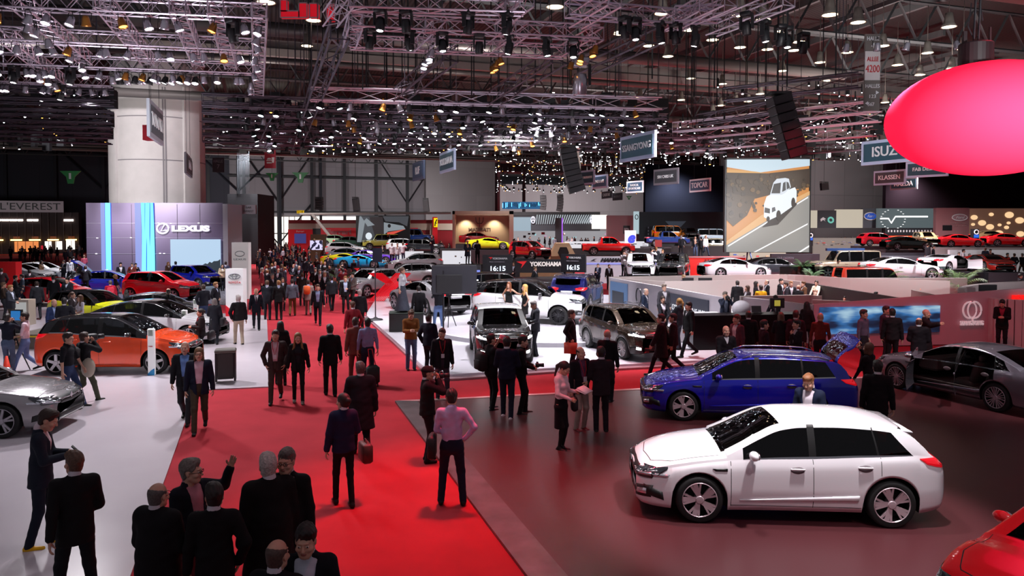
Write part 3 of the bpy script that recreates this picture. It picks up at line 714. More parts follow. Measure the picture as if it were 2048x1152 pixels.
 for k,q in enumerate(fr):
  xw=xs-slx*q ** 4; yw,rw,tw=np.interp(xw,xs,yr),np.interp(xw,xs,rail),np.interp(xw,xs,zt)
  rows.append(np.stack([xw,yw*q,rw+(tw-rw)*(1-q ** 2.6)],1)); tags.append('top'+('e' if k < (2 if detail >= 2 else 1) else ''))
 H=np.array(rows); M_=len(rows)  # M_ x N x 3
 # full ring: right side (y<0) bottom -> top centre -> left side (y>0) bottom
 Rt=H.copy(); Rt[:,:,1] *= -1; Full=np.concatenate([Rt,H[::-1][1:]],0); T=len(Full)
 V=Full.reshape(-1,3); idx=lambda r,i: r*N+i
 def rtag(r): return tags[r] if r < M_-1 else (tags[T-2-r])
 # rows span r..r+1 ; symmetric tag
 parts={}
 def put(k,f,mi=0): parts.setdefault(k,([],[])); parts[k][0].append(f); parts[k][1].append(mi)
 xm=(xs[:-1]+xs[1:])/2; D=S['doors']
 tail_x=S['rt']-.04
 for r in range(T-1):
  hr=r if r < M_-1 else T-2-r; tg=tags[hr]; left=r >= M_-1; sd='left' if left else 'right'
  for i in range(N-1):
   x=xm[i]; f=(idx(r,i),idx(r,i+1),idx(r+1,i+1),idx(r+1,i)); key='body_shell'; mi=0
   dzi=(dz[i]+dz[i+1])/2
   if tg == 'under' or tg == 'lip': mi=1
   elif tg == 'side':
    for q in range(len(D)-1):
     if D[q] < x < D[q+1] and hr > 3: key=('front_door','rear_door')[min(q,1)]+'_'+sd
    z=(V[f[0]][2]+V[f[2]][2])/2
    if clad and z < S['sill']+.14: mi=1
    if x < .16 and z > S['sill']+.02: key='front_bumper'
    if x > L-.25: key='rear_bumper'
   elif tg in ('beltup','glassrow','railrow'):
    inside=S['dlo'][0] < x < S['dlo'][1] and dzi > .07
    pil=any(a < x < b for a,b in S['pil'])
    if inside and tg == 'glassrow' and not pil: key='side_window_%s_%d' % (sd,sum(x > (p[0]+p[1])/2 for p in S['pil']))
    elif inside and (pil or tg == 'beltup') : mi=1 if not (tg == 'beltup') else 2
    elif tg == 'railrow' and inside: mi=1 if pillar and x < S['head'] else 3
    elif x < S['cowl'] and x > .16: key='hood'
    elif x > S['rb']: key='tailgate'
    elif roof: mi=3
    if (roof and x > S['cowl'] and tg != 'beltup' and mi == 0): mi=1 if pillar and x < S['head'] else 3
    if key == 'body_shell' and mi == 0 and x > S['dlo'][1] and x < S['rt'] and roof: mi=3
   else:
    if S['cowl'] < x < S['head']: key='windscreen' if tg == 'top' else 'body_shell'; mi=1 if (tg != 'top') else 0
    elif S['rt'] < x < S['rb']: key='rear_window' if tg == 'top' else 'tailgate'
    elif x <= S['cowl']: key='hood' if x > .05 else 'front_bumper'
    elif x >= S['rb']: key='tailgate'
    else: key='roof'; mi=3
    if key == 'body_shell' and mi == 1: mi=0 if not roof else 1 if pillar else 3
   put(key,f,mi)
 put('front_bumper',tuple(idx(r,0) for r in range(T-1,-1,-1)),0)
 put('rear_bumper',tuple(idx(r,N-1) for r in range(T)),0)
 # normals over the whole grid
 nr=np.zeros_like(V); allf=[f for k in parts for f in parts[k][0] if len(f) == 4]
 A=np.array(allf); a=V[A[:,2]]-V[A[:,0]]; b=V[A[:,3]]-V[A[:,1]]; fn=np.cross(a,b)
 ctr=V[A].mean(1)-np.array([L/2,0,.6])
 for c in range(4): np.add.at(nr,A[:,c],fn)
 nr /= (np.linalg.norm(nr,axis=1)[:,None]+1e-12)
 mid=idx(M_+3,N // 2)
 flip=nr[idx(M_-1,N // 2)][2] < 0
 if flip: nr=-nr
 pm=paint('paint_'+col.lstrip('#')+('m' if metal else ''),col,metal,.24)
 black=mat('black_plastic','#0e0e10',.5); chrome=mat('chrome','#c8c8cc',.15,1.0)
 gm=glass('car_glass_%d' % int(tint*100),'#8a9094',tint); rm=paint('paint_'+roof.lstrip('#'),roof,0,.3) if roof else pm
 root=thing(name,label,'car',(pos[0],pos[1],pos[2]),rz,group); fr_=Matrix.Translation(root.location) @ Matrix.Rotation(rz,4,'Z')
 root['_L']=L
 def mk(nm,fs,mis,mats,parent,M=None):
  fl=[f[::-1] for f in fs] if flip else fs
  u=sorted(set(i for f in fl for i in f)); mp={q: i for i,q in enumerate(u)}
  me=bpy.data.meshes.new(nm); vv=V[u]-np.array([L/2,0,0])
  me.from_pydata(vv.tolist(),[],[tuple(mp[i] for i in f) for f in fl])
  for m in mats: me.materials.append(m)
  if len(mats) > 1: me.polygons.foreach_set('material_index',mis)
  me.polygons.foreach_set('use_smooth',[True]*len(me.polygons)); me.update()
  try: me.normals_split_custom_set_from_vertices([tuple(nr[i]) for i in u])
  except Exception as e: print('nrm',e)
  o=place(nm,me,parent)
  if M is not None: o.matrix_local=M
  return o
 mats4=[pm,black,chrome,rm]; made={}
 order=sorted(parts,key=lambda k: 'window' in k or 'screen' in k)
 hinge=None
 for k in order:
  fs,mis=parts[k]; par=root; nm=k
  if k.startswith('side_window'):
   sd=k.split('_')[2]; n_=int(k.split('_')[3]); nm='side_window'
   if style in ('coupe','super'): par=made.get('front_door_'+sd,root) if n_ == 0 else root
   else: par=made.get(('front_door_','rear_door_')[min(n_,1)]+sd,root) if n_ < 2 else root
   made[k]=mk(nm,fs,[0]*len(fs),[gm],par); continue
  if k in ('windscreen',): mk(nm,fs,[0]*len(fs),[gm],root); continue
  if k == 'rear_window': made[k]=mk(nm,fs,[0]*len(fs),[gm],made.get('tailgate',root)); continue
  if 'door' in k: nm=k.rsplit('_',1)[0]
  made[k]=mk(nm,fs,mis,mats4,par)
 bvh=BVHTree.FromPolygons([tuple(v-np.array([L/2,0,0])) for v in V],[f for k in parts for f in parts[k][0]])
 def hit(o,d):
  h=bvh.ray_cast(Vector(o),Vector(d),8)
  if h[0] is None: h=bvh.find_nearest(Vector(o)+Vector(d)*2.0)
  return h[0],h[1]
 def patch(nm,top,bot,view,m,n=8,rws=3,off=.006,parent=None,both=False,mi=None,inset=0):
  """quad strip between two polylines laid on the body. view: 's' (x,z) side, 'f' (y,z) front, 'r' (y,z) rear, 't' (x,y) top"""
  res=[]
  for sg in ((-1,1) if both else (-1,)):
   def samp(pl):
    pl=[Vector(p+(0,)) if len(p) == 2 else Vector(p) for p in pl]; d=[0]
    for i in range(1,len(pl)): d.append(d[-1]+(pl[i]-pl[i-1]).length)
    out=[]
    for k in range(n+1):
     t=d[-1]*k/n; i=0
     while i < len(d)-2 and d[i+1] < t: i += 1
     out.append(pl[i].lerp(pl[i+1],0 if d[i+1] == d[i] else min(1,(t-d[i])/(d[i+1]-d[i]))))
    return out
   A_,B_=samp(top),samp(bot); mb=MB(); vs=[]
   for j in range(rws+1):
    for k in range(n+1):
     q=A_[k].lerp(B_[k],j/rws)
     if view == 's': o_,d_=(q.x-L/2,sg*3,q.y),(0,-sg,0)
     elif view == 'f': o_,d_=(-L/2-2,q.x*(-sg if both else 1),q.y),(1,0,0)
     elif view == 'r': o_,d_=(L/2+2,q.x*(-sg if both else 1),q.y),(-1,0,0)
     else: o_,d_=(q.x-L/2,q.y*(-sg if both else 1),4),(0,0,-1)
     h,nn=hit(o_,d_)
     if nn.dot(Vector(d_)) > 0: nn=-nn
     vs.append(h+nn*off)
   fs=[(j*(n+1)+k,(j+1)*(n+1)+k,(j+1)*(n+1)+k+1,j*(n+1)+k+1) for j in range(rws) for k in range(n)]
   # give it thickness by adding a rim sunk into the body
   e=[k for k in range(n+1)]+[j*(n+1)+n for j in range(1,rws+1)]+[rws*(n+1)+k for k in range(n-1,-1,-1)]+[j*(n+1) for j in range(rws-1,0,-1)]
   b0=len(vs); c=sum(vs,Vector())/len(vs)
   dd={'s': Vector((0,-sg,0)),'f': Vector((1,0,0)),'r': Vector((-1,0,0)),'t': Vector((0,0,-1))}[view]
   vs += [vs[i]+dd*(off+.004) for i in e]
   fs += [(e[i],e[(i+1) % len(e)],b0+(i+1) % len(e),b0+i) for i in range(len(e))]
   mb.add(vs,fs); res.append(mb.build(nm,m,parent or root,smooth=True))
  return res
 # wheels
 tm=mat('tyre_rubber','#101012',.75); rmm=mat('rim_'+rimcol.lstrip('#'),rimcol,.3,.35)
 dk=mat('rim_dark','#0a0a0c',.6)
 wk=(style,rim,rimcol)
 if wk not in KIDS:
  t,r=wheel_mesh(R_,.235,rim,rimcol)
  to=t.build('wheel',tm,root,True); ro=r.build('rim',[rmm,dk],to,False); KIDS[wk]=(to.data,ro.data)
  bpy.data.objects.remove(ro); bpy.data.objects.remove(to)
 tme,rme=KIDS[wk]
 for c in (S['xf'],S['xr']):
  for sg in (-1,1):
   o=place('wheel',tme,root,(c-L/2,sg*(Wd-.125),R_),0 if sg < 0 else pi); place('rim',rme,o)
 # underside and wells
 b=MB(); b.box((0,0,S['sill']+.06),(L-.5,Wd*1.45,.10))
 for c in (S['xf'],S['xr']): b.box((c-L/2,0,zc+.12),(ar*2.0,Wd*1.2,.5))
 b.build('underbody',black,root)
 # interior
 im=mat('interior_'+inter.lstrip('#'),inter,.8)
 cx0=S['cowl']+.35-L/2; zf=S['sill']+.2
 b=MB(); b.box((cx0,0,np.interp(S['cowl'],xs,zb)-.12),(.55,Wd*1.5,.32),bev=.06); b.build('dashboard',im,root)
 if detail >= 2:
  b=MB(); b.box((0,0,zf),(L*.5,Wd*1.6,.05)); b.build('cabin_floor',im,root)
  for (sx,ys) in ((cx0+.95,(-.37,.37)),(cx0+1.8,(-.40,.40) if style not in ('super',) else ())):
   for y in ys:
    b=MB(); zz=zf+.06+{'suv': .12,'boxsuv': .3,'pickup': .2,'super': -.06,'coupe': -.02}.get(style,0)
    b.box((sx,y,zz),(.52,.5,.22),bev=.07); b.box((sx+.28,y,zz+.32),(.15,.46,.58),Matrix.Rotation(.28,3,'Y'),bev=.06)
    so=b.build('seat',im,root,True); h=MB(); h.box((sx+.38,y,zz+.68),(.10,.27,.18),bev=.04); h.build('headrest',im,so,True)
  b=MB(); st=[(.19*cos(t),.19*sin(t)) for t in [i*2*pi/20 for i in range(21)]]; stc=Vector((cx0+.42,.37,np.interp(S['cowl'],xs,zb)+.02))
  b.tube([stc+Vector((-p[1]*.38,p[0],p[1]*.92)) for p in st],.016,6); b.box(stc,(.05,.30,.05)); b.box(stc+Vector((-.12,0,-.06)),(.25,.05,.05),Matrix.Rotation(.4,3,'Y'))
  b.build('steering_wheel',mat('steer','#1a1a1c',.5),root,True)
 # side seams, handles, mirrors
 seam=mat('seam','#08080a',.8)
 if detail >= 2:
  zbl=lambda x: float(np.interp(x,xs,zb))
  for q in D:
   patch('door_gap',[(q-.004,zbl(q)-.005),(q-.004,S['sill']+.06)],[(q+.004,zbl(q)-.005),(q+.004,S['sill']+.06)],'s',seam,12,1,.0015,both=True)
  patch('door_gap',[(D[0],S['sill']+.075),(D[-1],S['sill']+.075)],[(D[0],S['sill']+.067),(D[-1],S['sill']+.067)],'s',seam,16,1,.0015,both=True)
  for q in (-1,1):
   pass
  patch('hood_gap',[(S['cowl']-.05,-Wd*.80),(.5,-Wd*.77),(.22,-Wd*.55),(.16,0),(.22,Wd*.55),(.5,Wd*.77),(S['cowl']-.05,Wd*.80)],[(S['cowl']-.05,-Wd*.79),(.51,-Wd*.76),(.23,-Wd*.545),(.17,0),(.23,Wd*.545),(.51,Wd*.76),(S['cowl']-.05,Wd*.79)],'t',seam,44,1,.0015)
 hz=lambda x: float(np.interp(x,xs,zb))-.13
 for q in range(1,len(D)):
  x=D[q]-.22
  for sg in (-1,1):
   p,nn=hit((x-L/2,sg*3,hz(x)),(0,-sg,0)); b=MB()
   b.box(p+Vector((0,sg*.022,0)),(.20,.022,.032),bev=.01); b.box(p+Vector((-.085,sg*.008,0)),(.02,.03,.024)); b.box(p+Vector((.085,sg*.008,0)),(.02,.03,.024))
   b.build('door_handle',pm if not S.get('chromeh') else chrome,made.get(('front_door_','rear_door_')[min(q-1,1)]+('right' if sg < 0 else 'left'),root),True)
 if detail >= 2 and style in ('hatch','wagon','sedan'):
  for q in range(1,len(D)):
   x=D[q]-.22; z=hz(x); patch('handle_recess_shade',[(x+.10*cos(t),z-.012+.045*abs(sin(t))) for t in np.linspace(pi,0,7)],[(x+.10*cos(t),z-.012-.055*abs(sin(t))) for t in np.linspace(pi,0,7)],'s',mat('recess_shade_grey','#6a6066',.4),8,3,.003,both=True)  # grey patch paints the shade in the hollow behind the handle
  zb_=float(np.interp(.9,xs,zb))-.09; zc2=S['sill']+.16; patch('door_crease',[(D[0]+.12,zc2),(D[2]-.30,zc2+.10),(D[2]-.08,zc2+.02)],[(D[0]+.12,zc2-.008),(D[2]-.30,zc2+.015),(D[2]-.08,zc2+.0)],'s',pm,16,2,.016,both=True)
  patch('fender_vent',[(D[0]-.26,zb_+.03),(D[0]-.05,zb_+.035)],[(D[0]-.22,zb_),(D[0]-.05,zb_)],'s',black,4,1,.008,both=True)
 for sg in (-1,1):
  x=S['dlo'][0]+.12; z=float(np.interp(x,xs,zb))+.07; y=float(np.interp(x,xs,Wb))
  b=MB(); b.ball((x-L/2,sg*(y+.07),z+.02),(.07,.115,.068),14,8); b.box((x-L/2+.01,sg*(y-.03),z-.02),(.05,.14,.03)); mo=b.build('wing_mirror',rm if roof and not pillar else pm,made.get('front_door_'+('right' if sg < 0 else 'left'),root),True)
  g_=MB(); g_.ball((x-L/2+.055,sg*(y+.07),z+.02),(.03,.095,.055),12,6); g_.build('mirror_glass',chrome,mo,True)
 # lights
 z0=float(np.interp(.25,xs,zb)); zn=float(np.interp(.05,xs,zt)); hl=glass('lamp_glass','#ffffff',.75) if False else mat('headlamp','#30343a',.12,.3,coat=1); drlm=glow('daylight_lamp','#ffffff',14.0 if lights else 3.0) if lights else mat('lamp_chrome','#d8dce4',.12,.8)
 if lights: drlm=glow('daylight_lamp','#f4f8ff',25.0,True)
 hs=patch('headlight',[(Wd*.52,z0-.01),(Wd*.70,z0+.03),(Wd*.84,z0+.05)],[(Wd*.50,z0-.10),(Wd*.70,z0-.11),(Wd*.84,z0-.10)],'f',hl,8,3,.010,both=True)
 # wrap along the side
 patch('headlight',[(.13,z0+.03),(.30,z0+.055),(.44,z0+.08)],[(.13,z0-.10),(.30,z0-.05),(.44,z0+.05)],'s',hl,8,3,.012,both=True)
 for hh in hs: pass
 if drl == 'c': patch('light_strip',[(Wd*.56,z0-.055),(Wd*.92,z0-.02)],[(Wd*.56,z0-.095),(Wd*.92,z0-.06)],'f',drlm,6,1,.014,both=True)
 patch('light_strip',[(.12,z0-.02),(.30,z0+.02)],[(.12,z0-.05),(.30,z0-.00)],'s',drlm,4,1,.013,both=True)
 zb0=S['sill']+.30
 patch('grille',[(-Wd*.50,z0+.0),(0,z0+.01),(Wd*.50,z0+.0)],[(-Wd*.46,z0-.13),(0,z0-.16),(Wd*.46,z0-.13)],'f',black,12,3,.006)
 patch('lower_intake',[(-Wd*.58,S['sill']+.20),(Wd*.58,S['sill']+.20)],[(-Wd*.50,S['sill']+.06),(Wd*.50,S['sill']+.06)],'f',black,12,2,.006)
 if detail >= 2:
  patch('grille_bar',[(-Wd*.48,z0-.045),(0,z0-.05),(Wd*.48,z0-.045)],[(-Wd*.48,z0-.062),(0,z0-.067),(Wd*.48,z0-.062)],'f',chrome,14,1,.016)
  patch('fog_lamp',[(Wd*.62,S['sill']+.26),(Wd*.86,S['sill']+.30)],[(Wd*.64,S['sill']+.10),(Wd*.84,S['sill']+.12)],'f',black,5,2,.006,both=True)
  patch('fog_lamp',[(Wd*.68,S['sill']+.22),(Wd*.80,S['sill']+.24)],[(Wd*.68,S['sill']+.15),(Wd*.80,S['sill']+.16)],'f',drlm,4,1,.013,both=True)
  patch('bumper_trim',[(.10,S['sill']+.30),(.36,S['sill']+.22)],[(.10,S['sill']+.17),(.38,S['sill']+.10)],'s',black,6,2,.006,both=True)
 if badge:
  b=MB(); p,nn=hit((-L/2-2,0,z0-.04),(1,0,0)); b.prism([(0,.07),(.052,0),(0,-.07),(-.052,0)],.02,Matrix.Translation(p+Vector((-.022,0,0))) @ Matrix.Rotation(pi/2,4,'Z')) if style in ('hatch','wagon','sedan') else b.lathe([(.001,-.01),(.05,-.01),(.06,0),(.06,.01)],18,p+Vector((-.02,0,0)),'x')
  b.build('badge',chrome,root)
 tl=mat('tail_lamp','#b00818',.2,0,emit='#ff1020',power=.5 if not lights else 2,coat=1); zr=float(np.interp(L-.3,xs,zb))-.04
 patch('tail_light',[(Wd*.42,zr-.0),(Wd*.82,zr+.03)],[(Wd*.42,zr-.09),(Wd*.82,zr-.12)],'r',tl,8,3,.008,both=True)
 patch('tail_light',[(L-.42,zr+.02),(L-.07,zr+.03)],[(L-.32,zr-.05),(L-.07,zr-.12)],'s',tl,8,3,.012,both=True)
 if detail >= 2:
  patch('rear_plate',[(-.26,zr-.12),(.26,zr-.12)],[(-.26,zr-.23),(.26,zr-.23)],'r',mat('plate','#d8d8dc',.5),6,1,.01)
  patch('rear_diffuser',[(-Wd*.7,S['sill']+.24),(Wd*.7,S['sill']+.24)],[(-Wd*.6,S['sill']+.14),(Wd*.6,S['sill']+.14)],'r',black,8,1,.008)
 if plate:
  zz=S['sill']+.24; p,nn=hit((-L/2-2,0,zz),(1,0,0)); b=MB(); b.box(p+Vector((-.02,0,0)),(.015,.52,.11)); po=b.build('front_plate',mat('plate_dark','#121214',.5),root)
  text(plate,.10,'plate_lettering',mat('white_letters','#e8e8ec',.5),root,p+Vector((-.032,0,0)),(pi/2,0,-pi/2),.002,bold=.003)
 if clad:
  for c in (S['xf'],S['xr']):
   pts=[(c+(ar+.0)*cos(a),zc+ar*sin(a)) for a in np.linspace(.0,pi,15)]; pt2=[(c+(ar+.065)*cos(a),zc+(ar+.065)*sin(a)) for a in np.linspace(.0,pi,15)]
   patch('arch_trim',pt2,pts,'s',black,20,2,.010,both=True)
 if rails:
  for sg in (-1,1):
   b=MB(); xx=np.linspace(S['head']+.1,S['rt']-.15,9); pp=[]
   for i,x in enumerate(xx):
    lift=.05 if 0 < i < 8 else .0; pp.append(Vector((x-L/2,sg*float(np.interp(x,xs,yr))*.97,float(np.interp(x,xs,rail))+.015+lift)))
   b.tube(pp,.016,8); b.build('roof_rail',mat('rail_metal','#b0b0b6',.25,.9) if rails is True else black,root,True)
 if style in ('hatch','supermini','suv'):
  x=S['rt']; b=MB(); y=float(np.interp(x,xs,yr))*.9; z=float(np.interp(x,xs,zt))
  b.prism([(-.14,-.005),(.10,-.035),(.11,-.055),(-.12,-.03)],y*1.8,Matrix.Translation((x-L/2,0,z+.012))); b.build('roof_spoiler',rm,made.get('tailgate',root),True)
 if style == 'boxsuv':
  b=MB(); b.lathe([(.001,0),(.34,0),(.36,.03),(.36,.18),(.001,.2)],28,(L/2-.02,0,1.0),'x'); b.build('spare_wheel_cover',pm,made.get('tailgate',root),True)
 if open_tail:
  # swing the tailgate (and its window) up around the roof's rear edge
  hx=S['rt']-L/2; hz_=float(np.interp(S['rt'],xs,zt))-.01; Mx=Matrix.Translation((hx,0,hz_)) @ Matrix.Rotation(-radians(open_tail),4,'Y') @ Matrix.Translation((-hx,0,-hz_))
  tg_=made['tailgate']; tg_.matrix_local=Mx
  b=MB(); b.box((L/2-.55,0,1.0),(.8,Wd*1.5,.05)); b.build('load_floor',im,root)
 if open_door:
  for (dk_,ang) in open_door:
   d=made[dk_]; q=0 if 'front' in dk_ else 1; hx=D[q]-L/2; sg=-1 if 'right' in dk_ else 1; hy=sg*float(np.interp(D[q],xs,Wb))
   d.matrix_local=Matrix.Translation((hx,hy,0)) @ Matrix.Rotation(sg*radians(ang),4,'Z') @ Matrix.Translation((-hx,-hy,0))
 root['_hit']=0
 if scale != 1: root.scale=(scale,)*3
 return root,patch,hit,S
# ------------------------------------------------------------------ floors
def poly(px,z=0): return [G(x,y,0) for x,y in px]
def floor_piece(name,pts,z0,z1,m): return struct(MB().slab([(p[0],p[1]) for p in pts],z0,z1).build(name,m))
carpet=mat('red_carpet','#a8303a',.9,noise=.10,nscale=1.2,spec=.1,bump=.15,bscale=300)
struct(MB().slab([(-160,-6),(200,-6),(200,300),(-160,300)],-.3,0).build('floor',carpet))
def tiles(name,col,rough,noise=.04,line=.0,nscale=.5,scratch=0):
 m=mat(name,col,rough,noise=noise,nscale=nscale); nt=m.node_tree; b=nt.nodes['Principled BSDF']
 n=nt.nodes.new('ShaderNodeTexNoise'); n.inputs['Scale'].default_value=1.7; n.inputs['Detail'].default_value=5
 tc=nt.nodes.new('ShaderNodeTexCoord'); nt.links.new(tc.outputs['Object'],n.inputs['Vector'])
 r=nt.nodes.new('ShaderNodeMapRange'); r.inputs[3].default_value=max(0.02,rough-.03); r.inputs[4].default_value=rough+.05
 nt.links.new(n.outputs['Fac'],r.inputs[0]); nt.links.new(r.outputs[0],b.inputs['Roughness']); return m
wf=tiles('white_floor','#c2bac2',.22)
ext=G(262,1152); a_=G(393,782); dv=(ext-a_).normalized(); ex2=ext+dv*4.2
P1,P2=G(534,640),G(540,775)
L1=G(75,604); L2=G(480,630); dl=(L2-L1).normalized()
floor_piece('toyota_stand_floor'.replace('toyota','white'),[ex2,a_,P2,P1,G(533,632),L2,L1-dl*14,L1-dl*14+Vector((-12,-12,0)),Vector((-30,4.5,0))],-.05,.03,wf)
gf=tiles('grey_floor','#6c6c76',.25)
U1,U2=L1+Vector((-.25,1.6,0)),G(478,612)
du=dl
floor_piece('grey_stand_floor',[U1-du*45,U2+du*.5,G(455,560),G(455,530),Vector((-60,80,0))],-.05,.04,gf)
floor_piece('white_aisle_floor',[L1-dl*40,L1-dl*14.2,Vector((-45,60,0)),Vector((-70,60,0))],-.05,.035,wf)
# white turntable stage in the middle
plat=[G(731,634),G(791,688),G(852,745),G(858,757),G(905,757),G(1099,744),G(1299,734),G(1470,724),Vector((13,42,0)),Vector((2,48,0)),G(752,602)]
pf=tiles('stage_floor','#e6e4ee',.16)
stage=floor_piece('stage_floor',plat,-.05,.12,pf)
struct(MB().slab([(p[0],p[1]) for p in [G(728,635),G(788,689),G(848,747),G(855,762),G(905,762),G(1099,748),G(1299,738),G(1472,727),G(1470,724),G(1299,734),G(1099,744),G(905,757),G(858,757),G(852,745),G(791,688),G(731,634)]],0,.06).build('trim_1',mat('stage_edge','#a08088',.3)))
T0=G(1085,640,.12)
tt=MB(); tt.lathe([(0,.30),(4.9,.30),(4.95,.28),(4.95,.12)],72,(1.55,30.6,0)); struct(tt.build('turntable_floor',[pf]))
# dark red glossy stand floor with a brushed metal border
rf=mat('dark_red_floor','#4a2428',.34,noise=.06,nscale=.25,spec=.4)
A0=G(835,806); A1=G(1130,1152); dr=(A1-A0).normalized(); A2=A0+dr*(A1-A0).length*2.3
T1=G(1311,781); dt=(T1-A0); dt.z=0; dt.normalize(); T2=A0+dt*34
floor_piece('dark_red_floor',[A0,A2,Vector((40,2.5,0)),T2],-.05,.04,rf)
bm_=mat('brushed_metal','#6e6c6e',.42,.75,noise=.25,nscale=2.2)
B0=G(790,805); B1=G(1050,1152); db=(B1-B0).normalized(); B2=B0+db*(B1-B0).length*2.4
floor_piece('trim_2',[B0,B2,A2,A0],-.04,.045,bm_)
nb_=Vector((-dt.y,dt.x,0))
floor_piece('trim_3',[B0,A0,A0+dt*34,A0+dt*34+nb_*.14,A0+dt*.9+nb_*.14],-.04,.05,mat('pale_edge','#d0a0a0',.3,.3))
# pale stand floors further back
pale=tiles('pale_floor','#cfc8cc',.3)
def stand(name,px0,px1,y0,y1,z,m,Z=None):
 a,b,c,d=G(px0,y0),G(px1,y0),G(px1,y1),G(px0,y1)
 return floor_piece(name,[a,b,c,d],0,z,m)
# ------------------------------------------------------------------ walls
def ribbed(name,col,sx=1.0,dark=.75,rough=.8,vertical=True,w=.04):
 """painted panels with thin joints"""
 m=mat(name,col,rough); nt=m.node_tree; b=nt.nodes['Principled BSDF']; c=lin(col)
 tc=nt.nodes.new('ShaderNodeTexCoord'); mp=nt.nodes.new('ShaderNodeMapping'); br=nt.nodes.new('ShaderNodeTexBrick')
 nt.links.new(tc.outputs['UV' if False else 'Object'],mp.inputs[0]); nt.links.new(mp.outputs[0],br.inputs[0])
 mp.inputs['Rotation'].default_value=(pi/2,0,0) if vertical else (0,0,0)
 br.inputs['Scale'].default_value=1; br.inputs['Brick Width'].default_value=sx; br.inputs['Row Height'].default_value=sx*1.6; br.offset=0
 br.inputs['Mortar Size'].default_value=w; br.inputs['Color1'].default_value=c; br.inputs['Color2'].default_value=tuple(x*.9 for x in c[:3])+(1,)
 br.inputs['Mortar'].default_value=tuple(x*dark for x in c[:3])+(1,)
 nt.links.new(br.outputs[0],b.inputs['Base Color']); return m
def xat(px,X0,Y0,dx,dy):
 u=(px-1024)/FPX; s=(u*Y0-X0)/(dx-u*dy); return s
def wallseg(name,px0,px1,z0,z1,Y0,m,thick=.4,ang=HA,mi=None,py=None,parent=None):
 """a wall standing from the sight line px0 (at depth Y0) to the sight line px1, along the hall's cross direction"""
 u=(px0-1024)/FPX; X0=u*Y0; s=xat(px1,X0,Y0,cos(ang),sin(ang))
 b=MB(); b.box((s/2,thick/2,(z1-z0)/2),(s,thick,z1-z0)); o=b.build(name,m,parent,loc=(X0,Y0,z0)); o.rotation_euler.z=ang
 return o,s
def zpx(py,Y): return CAMZ+(455-py)*Y/FPX
HT=19.5
wl=ribbed('wall_panels','#8f8a90',5.0,.72); wd=ribbed('wall_panels_dim','#32333e',5.0,.7)  # dim panels: weak light on the left wall painted into the colour
o,s=wallseg('wall_back',455,1000,0,HT,141,wl); struct(o); back=o; bs=s
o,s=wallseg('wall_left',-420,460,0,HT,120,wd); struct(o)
o,s=wallseg('wall_back_panel',852,990,0,zpx(318,138),138,ribbed('wall_plain','#6f6a6c',3.2,.85),1.5); struct(o)
o,s=wallseg('wall_far_hall',940,1330,0,18,235,ribbed('wall_far','#b4aeb2',6,.8)); struct(o)
o,s=wallseg('wall_dark',1290,1480,0,zpx(328,112),112,mat('black_cloth_wall','#0e1018',1,spec=0),.6); struct(o)
o,s=wallseg('wall_right',1440,1790,0,HT,118,ribbed('wall_right_panels','#6c6668',6,.6)); struct(o)
o,s=wallseg('wall_right_dark',1770,2500,0,HT,112,mat('dark_maroon_wall','#120c10',1,spec=0),.6); struct(o)
o,s=wallseg('wall_far_upper',985,1480,15.5,HT+1.5,150,mat('far_upper','#2a2628',.9),.5); struct(o)
# steel frame in front of the back wall
sm=mat('dark_steel','#23242a',.6)
fr=MB()
for k in range(-1,10):
 x=3+k*6.2; fr.box((x,-.5,HT/2),(.55,.5,HT))
 if k in (1,5): 
  for (za,zb_,xa,xb) in ((9,HT-1,x-6.2,x),(9,HT-1,x+6.2,x),(1,9,x-6.2,x),(1,9,x+6.2,x)):
   fr.tube([(xa,-.5,zb_),(xb,-.5,za)],.14,4)
fr.box((bs/2,-.5,zpx(357,148)),(bs,.4,.4)); fr.box((bs/2,-.5,zpx(425,148)),(bs,.4,.35))
o=fr.build('wall_back_frame',sm,None,loc=back.location); o.rotation_euler.z=HA; struct(o)
fr=MB()
for k in range(12): fr.box((k*7.5,-.5,HT/2),(.5,.4,HT))
for k in (2,5,8): fr.tube([(k*7.5,-.5,HT-1),(k*7.5+7.5,-.5,11)],.16,4); fr.tube([(k*7.5+15,-.5,HT-1),(k*7.5+7.5,-.5,11)],.16,4)
o=fr.build('wall_left_frame',mat('dim_steel','#191b26',.7),None,loc=(-(1024+420)/FPX*120,120,0)); o.rotation_euler.z=HA; struct(o)  # darker steel copy, the weak light on the left put into its colour
# bright glazed entrance in the back wall
wm=MB(); wg=glow('daylight_window','#fff8ee',1.5)
u0=back.location; 
def on_back(px): return xat(px,u0.x,u0.y,cos(HA),sin(HA))
x0,x1=on_back(513),on_back(600)
o=MB().box(((x0+x1)/2,-.15,3.4),(x1-x0,.2,6.0)).build('window_1',wg,None,loc=u0); o.rotation_euler.z=HA; struct(o)
fr=MB()
for k in range(9): fr.box((x0+(x1-x0)*k/8,-.4,3.2),(.14,.12,6.2))
for z in (3.1,6.4): fr.box(((x0+x1)/2,-.4,z),(x1-x0,.14,.22))
o=fr.build('window_frame',mat('grey_frame','#8c8886',.5),None,loc=u0); o.rotation_euler.z=HA; struct(o)
x2,x3=on_back(604),on_back(715)
o=MB().box(((x2+x3)/2,-.15,5.6),(x3-x2,.2,1.6)).build('window_2',wg,None,loc=u0); o.rotation_euler.z=HA; struct(o)
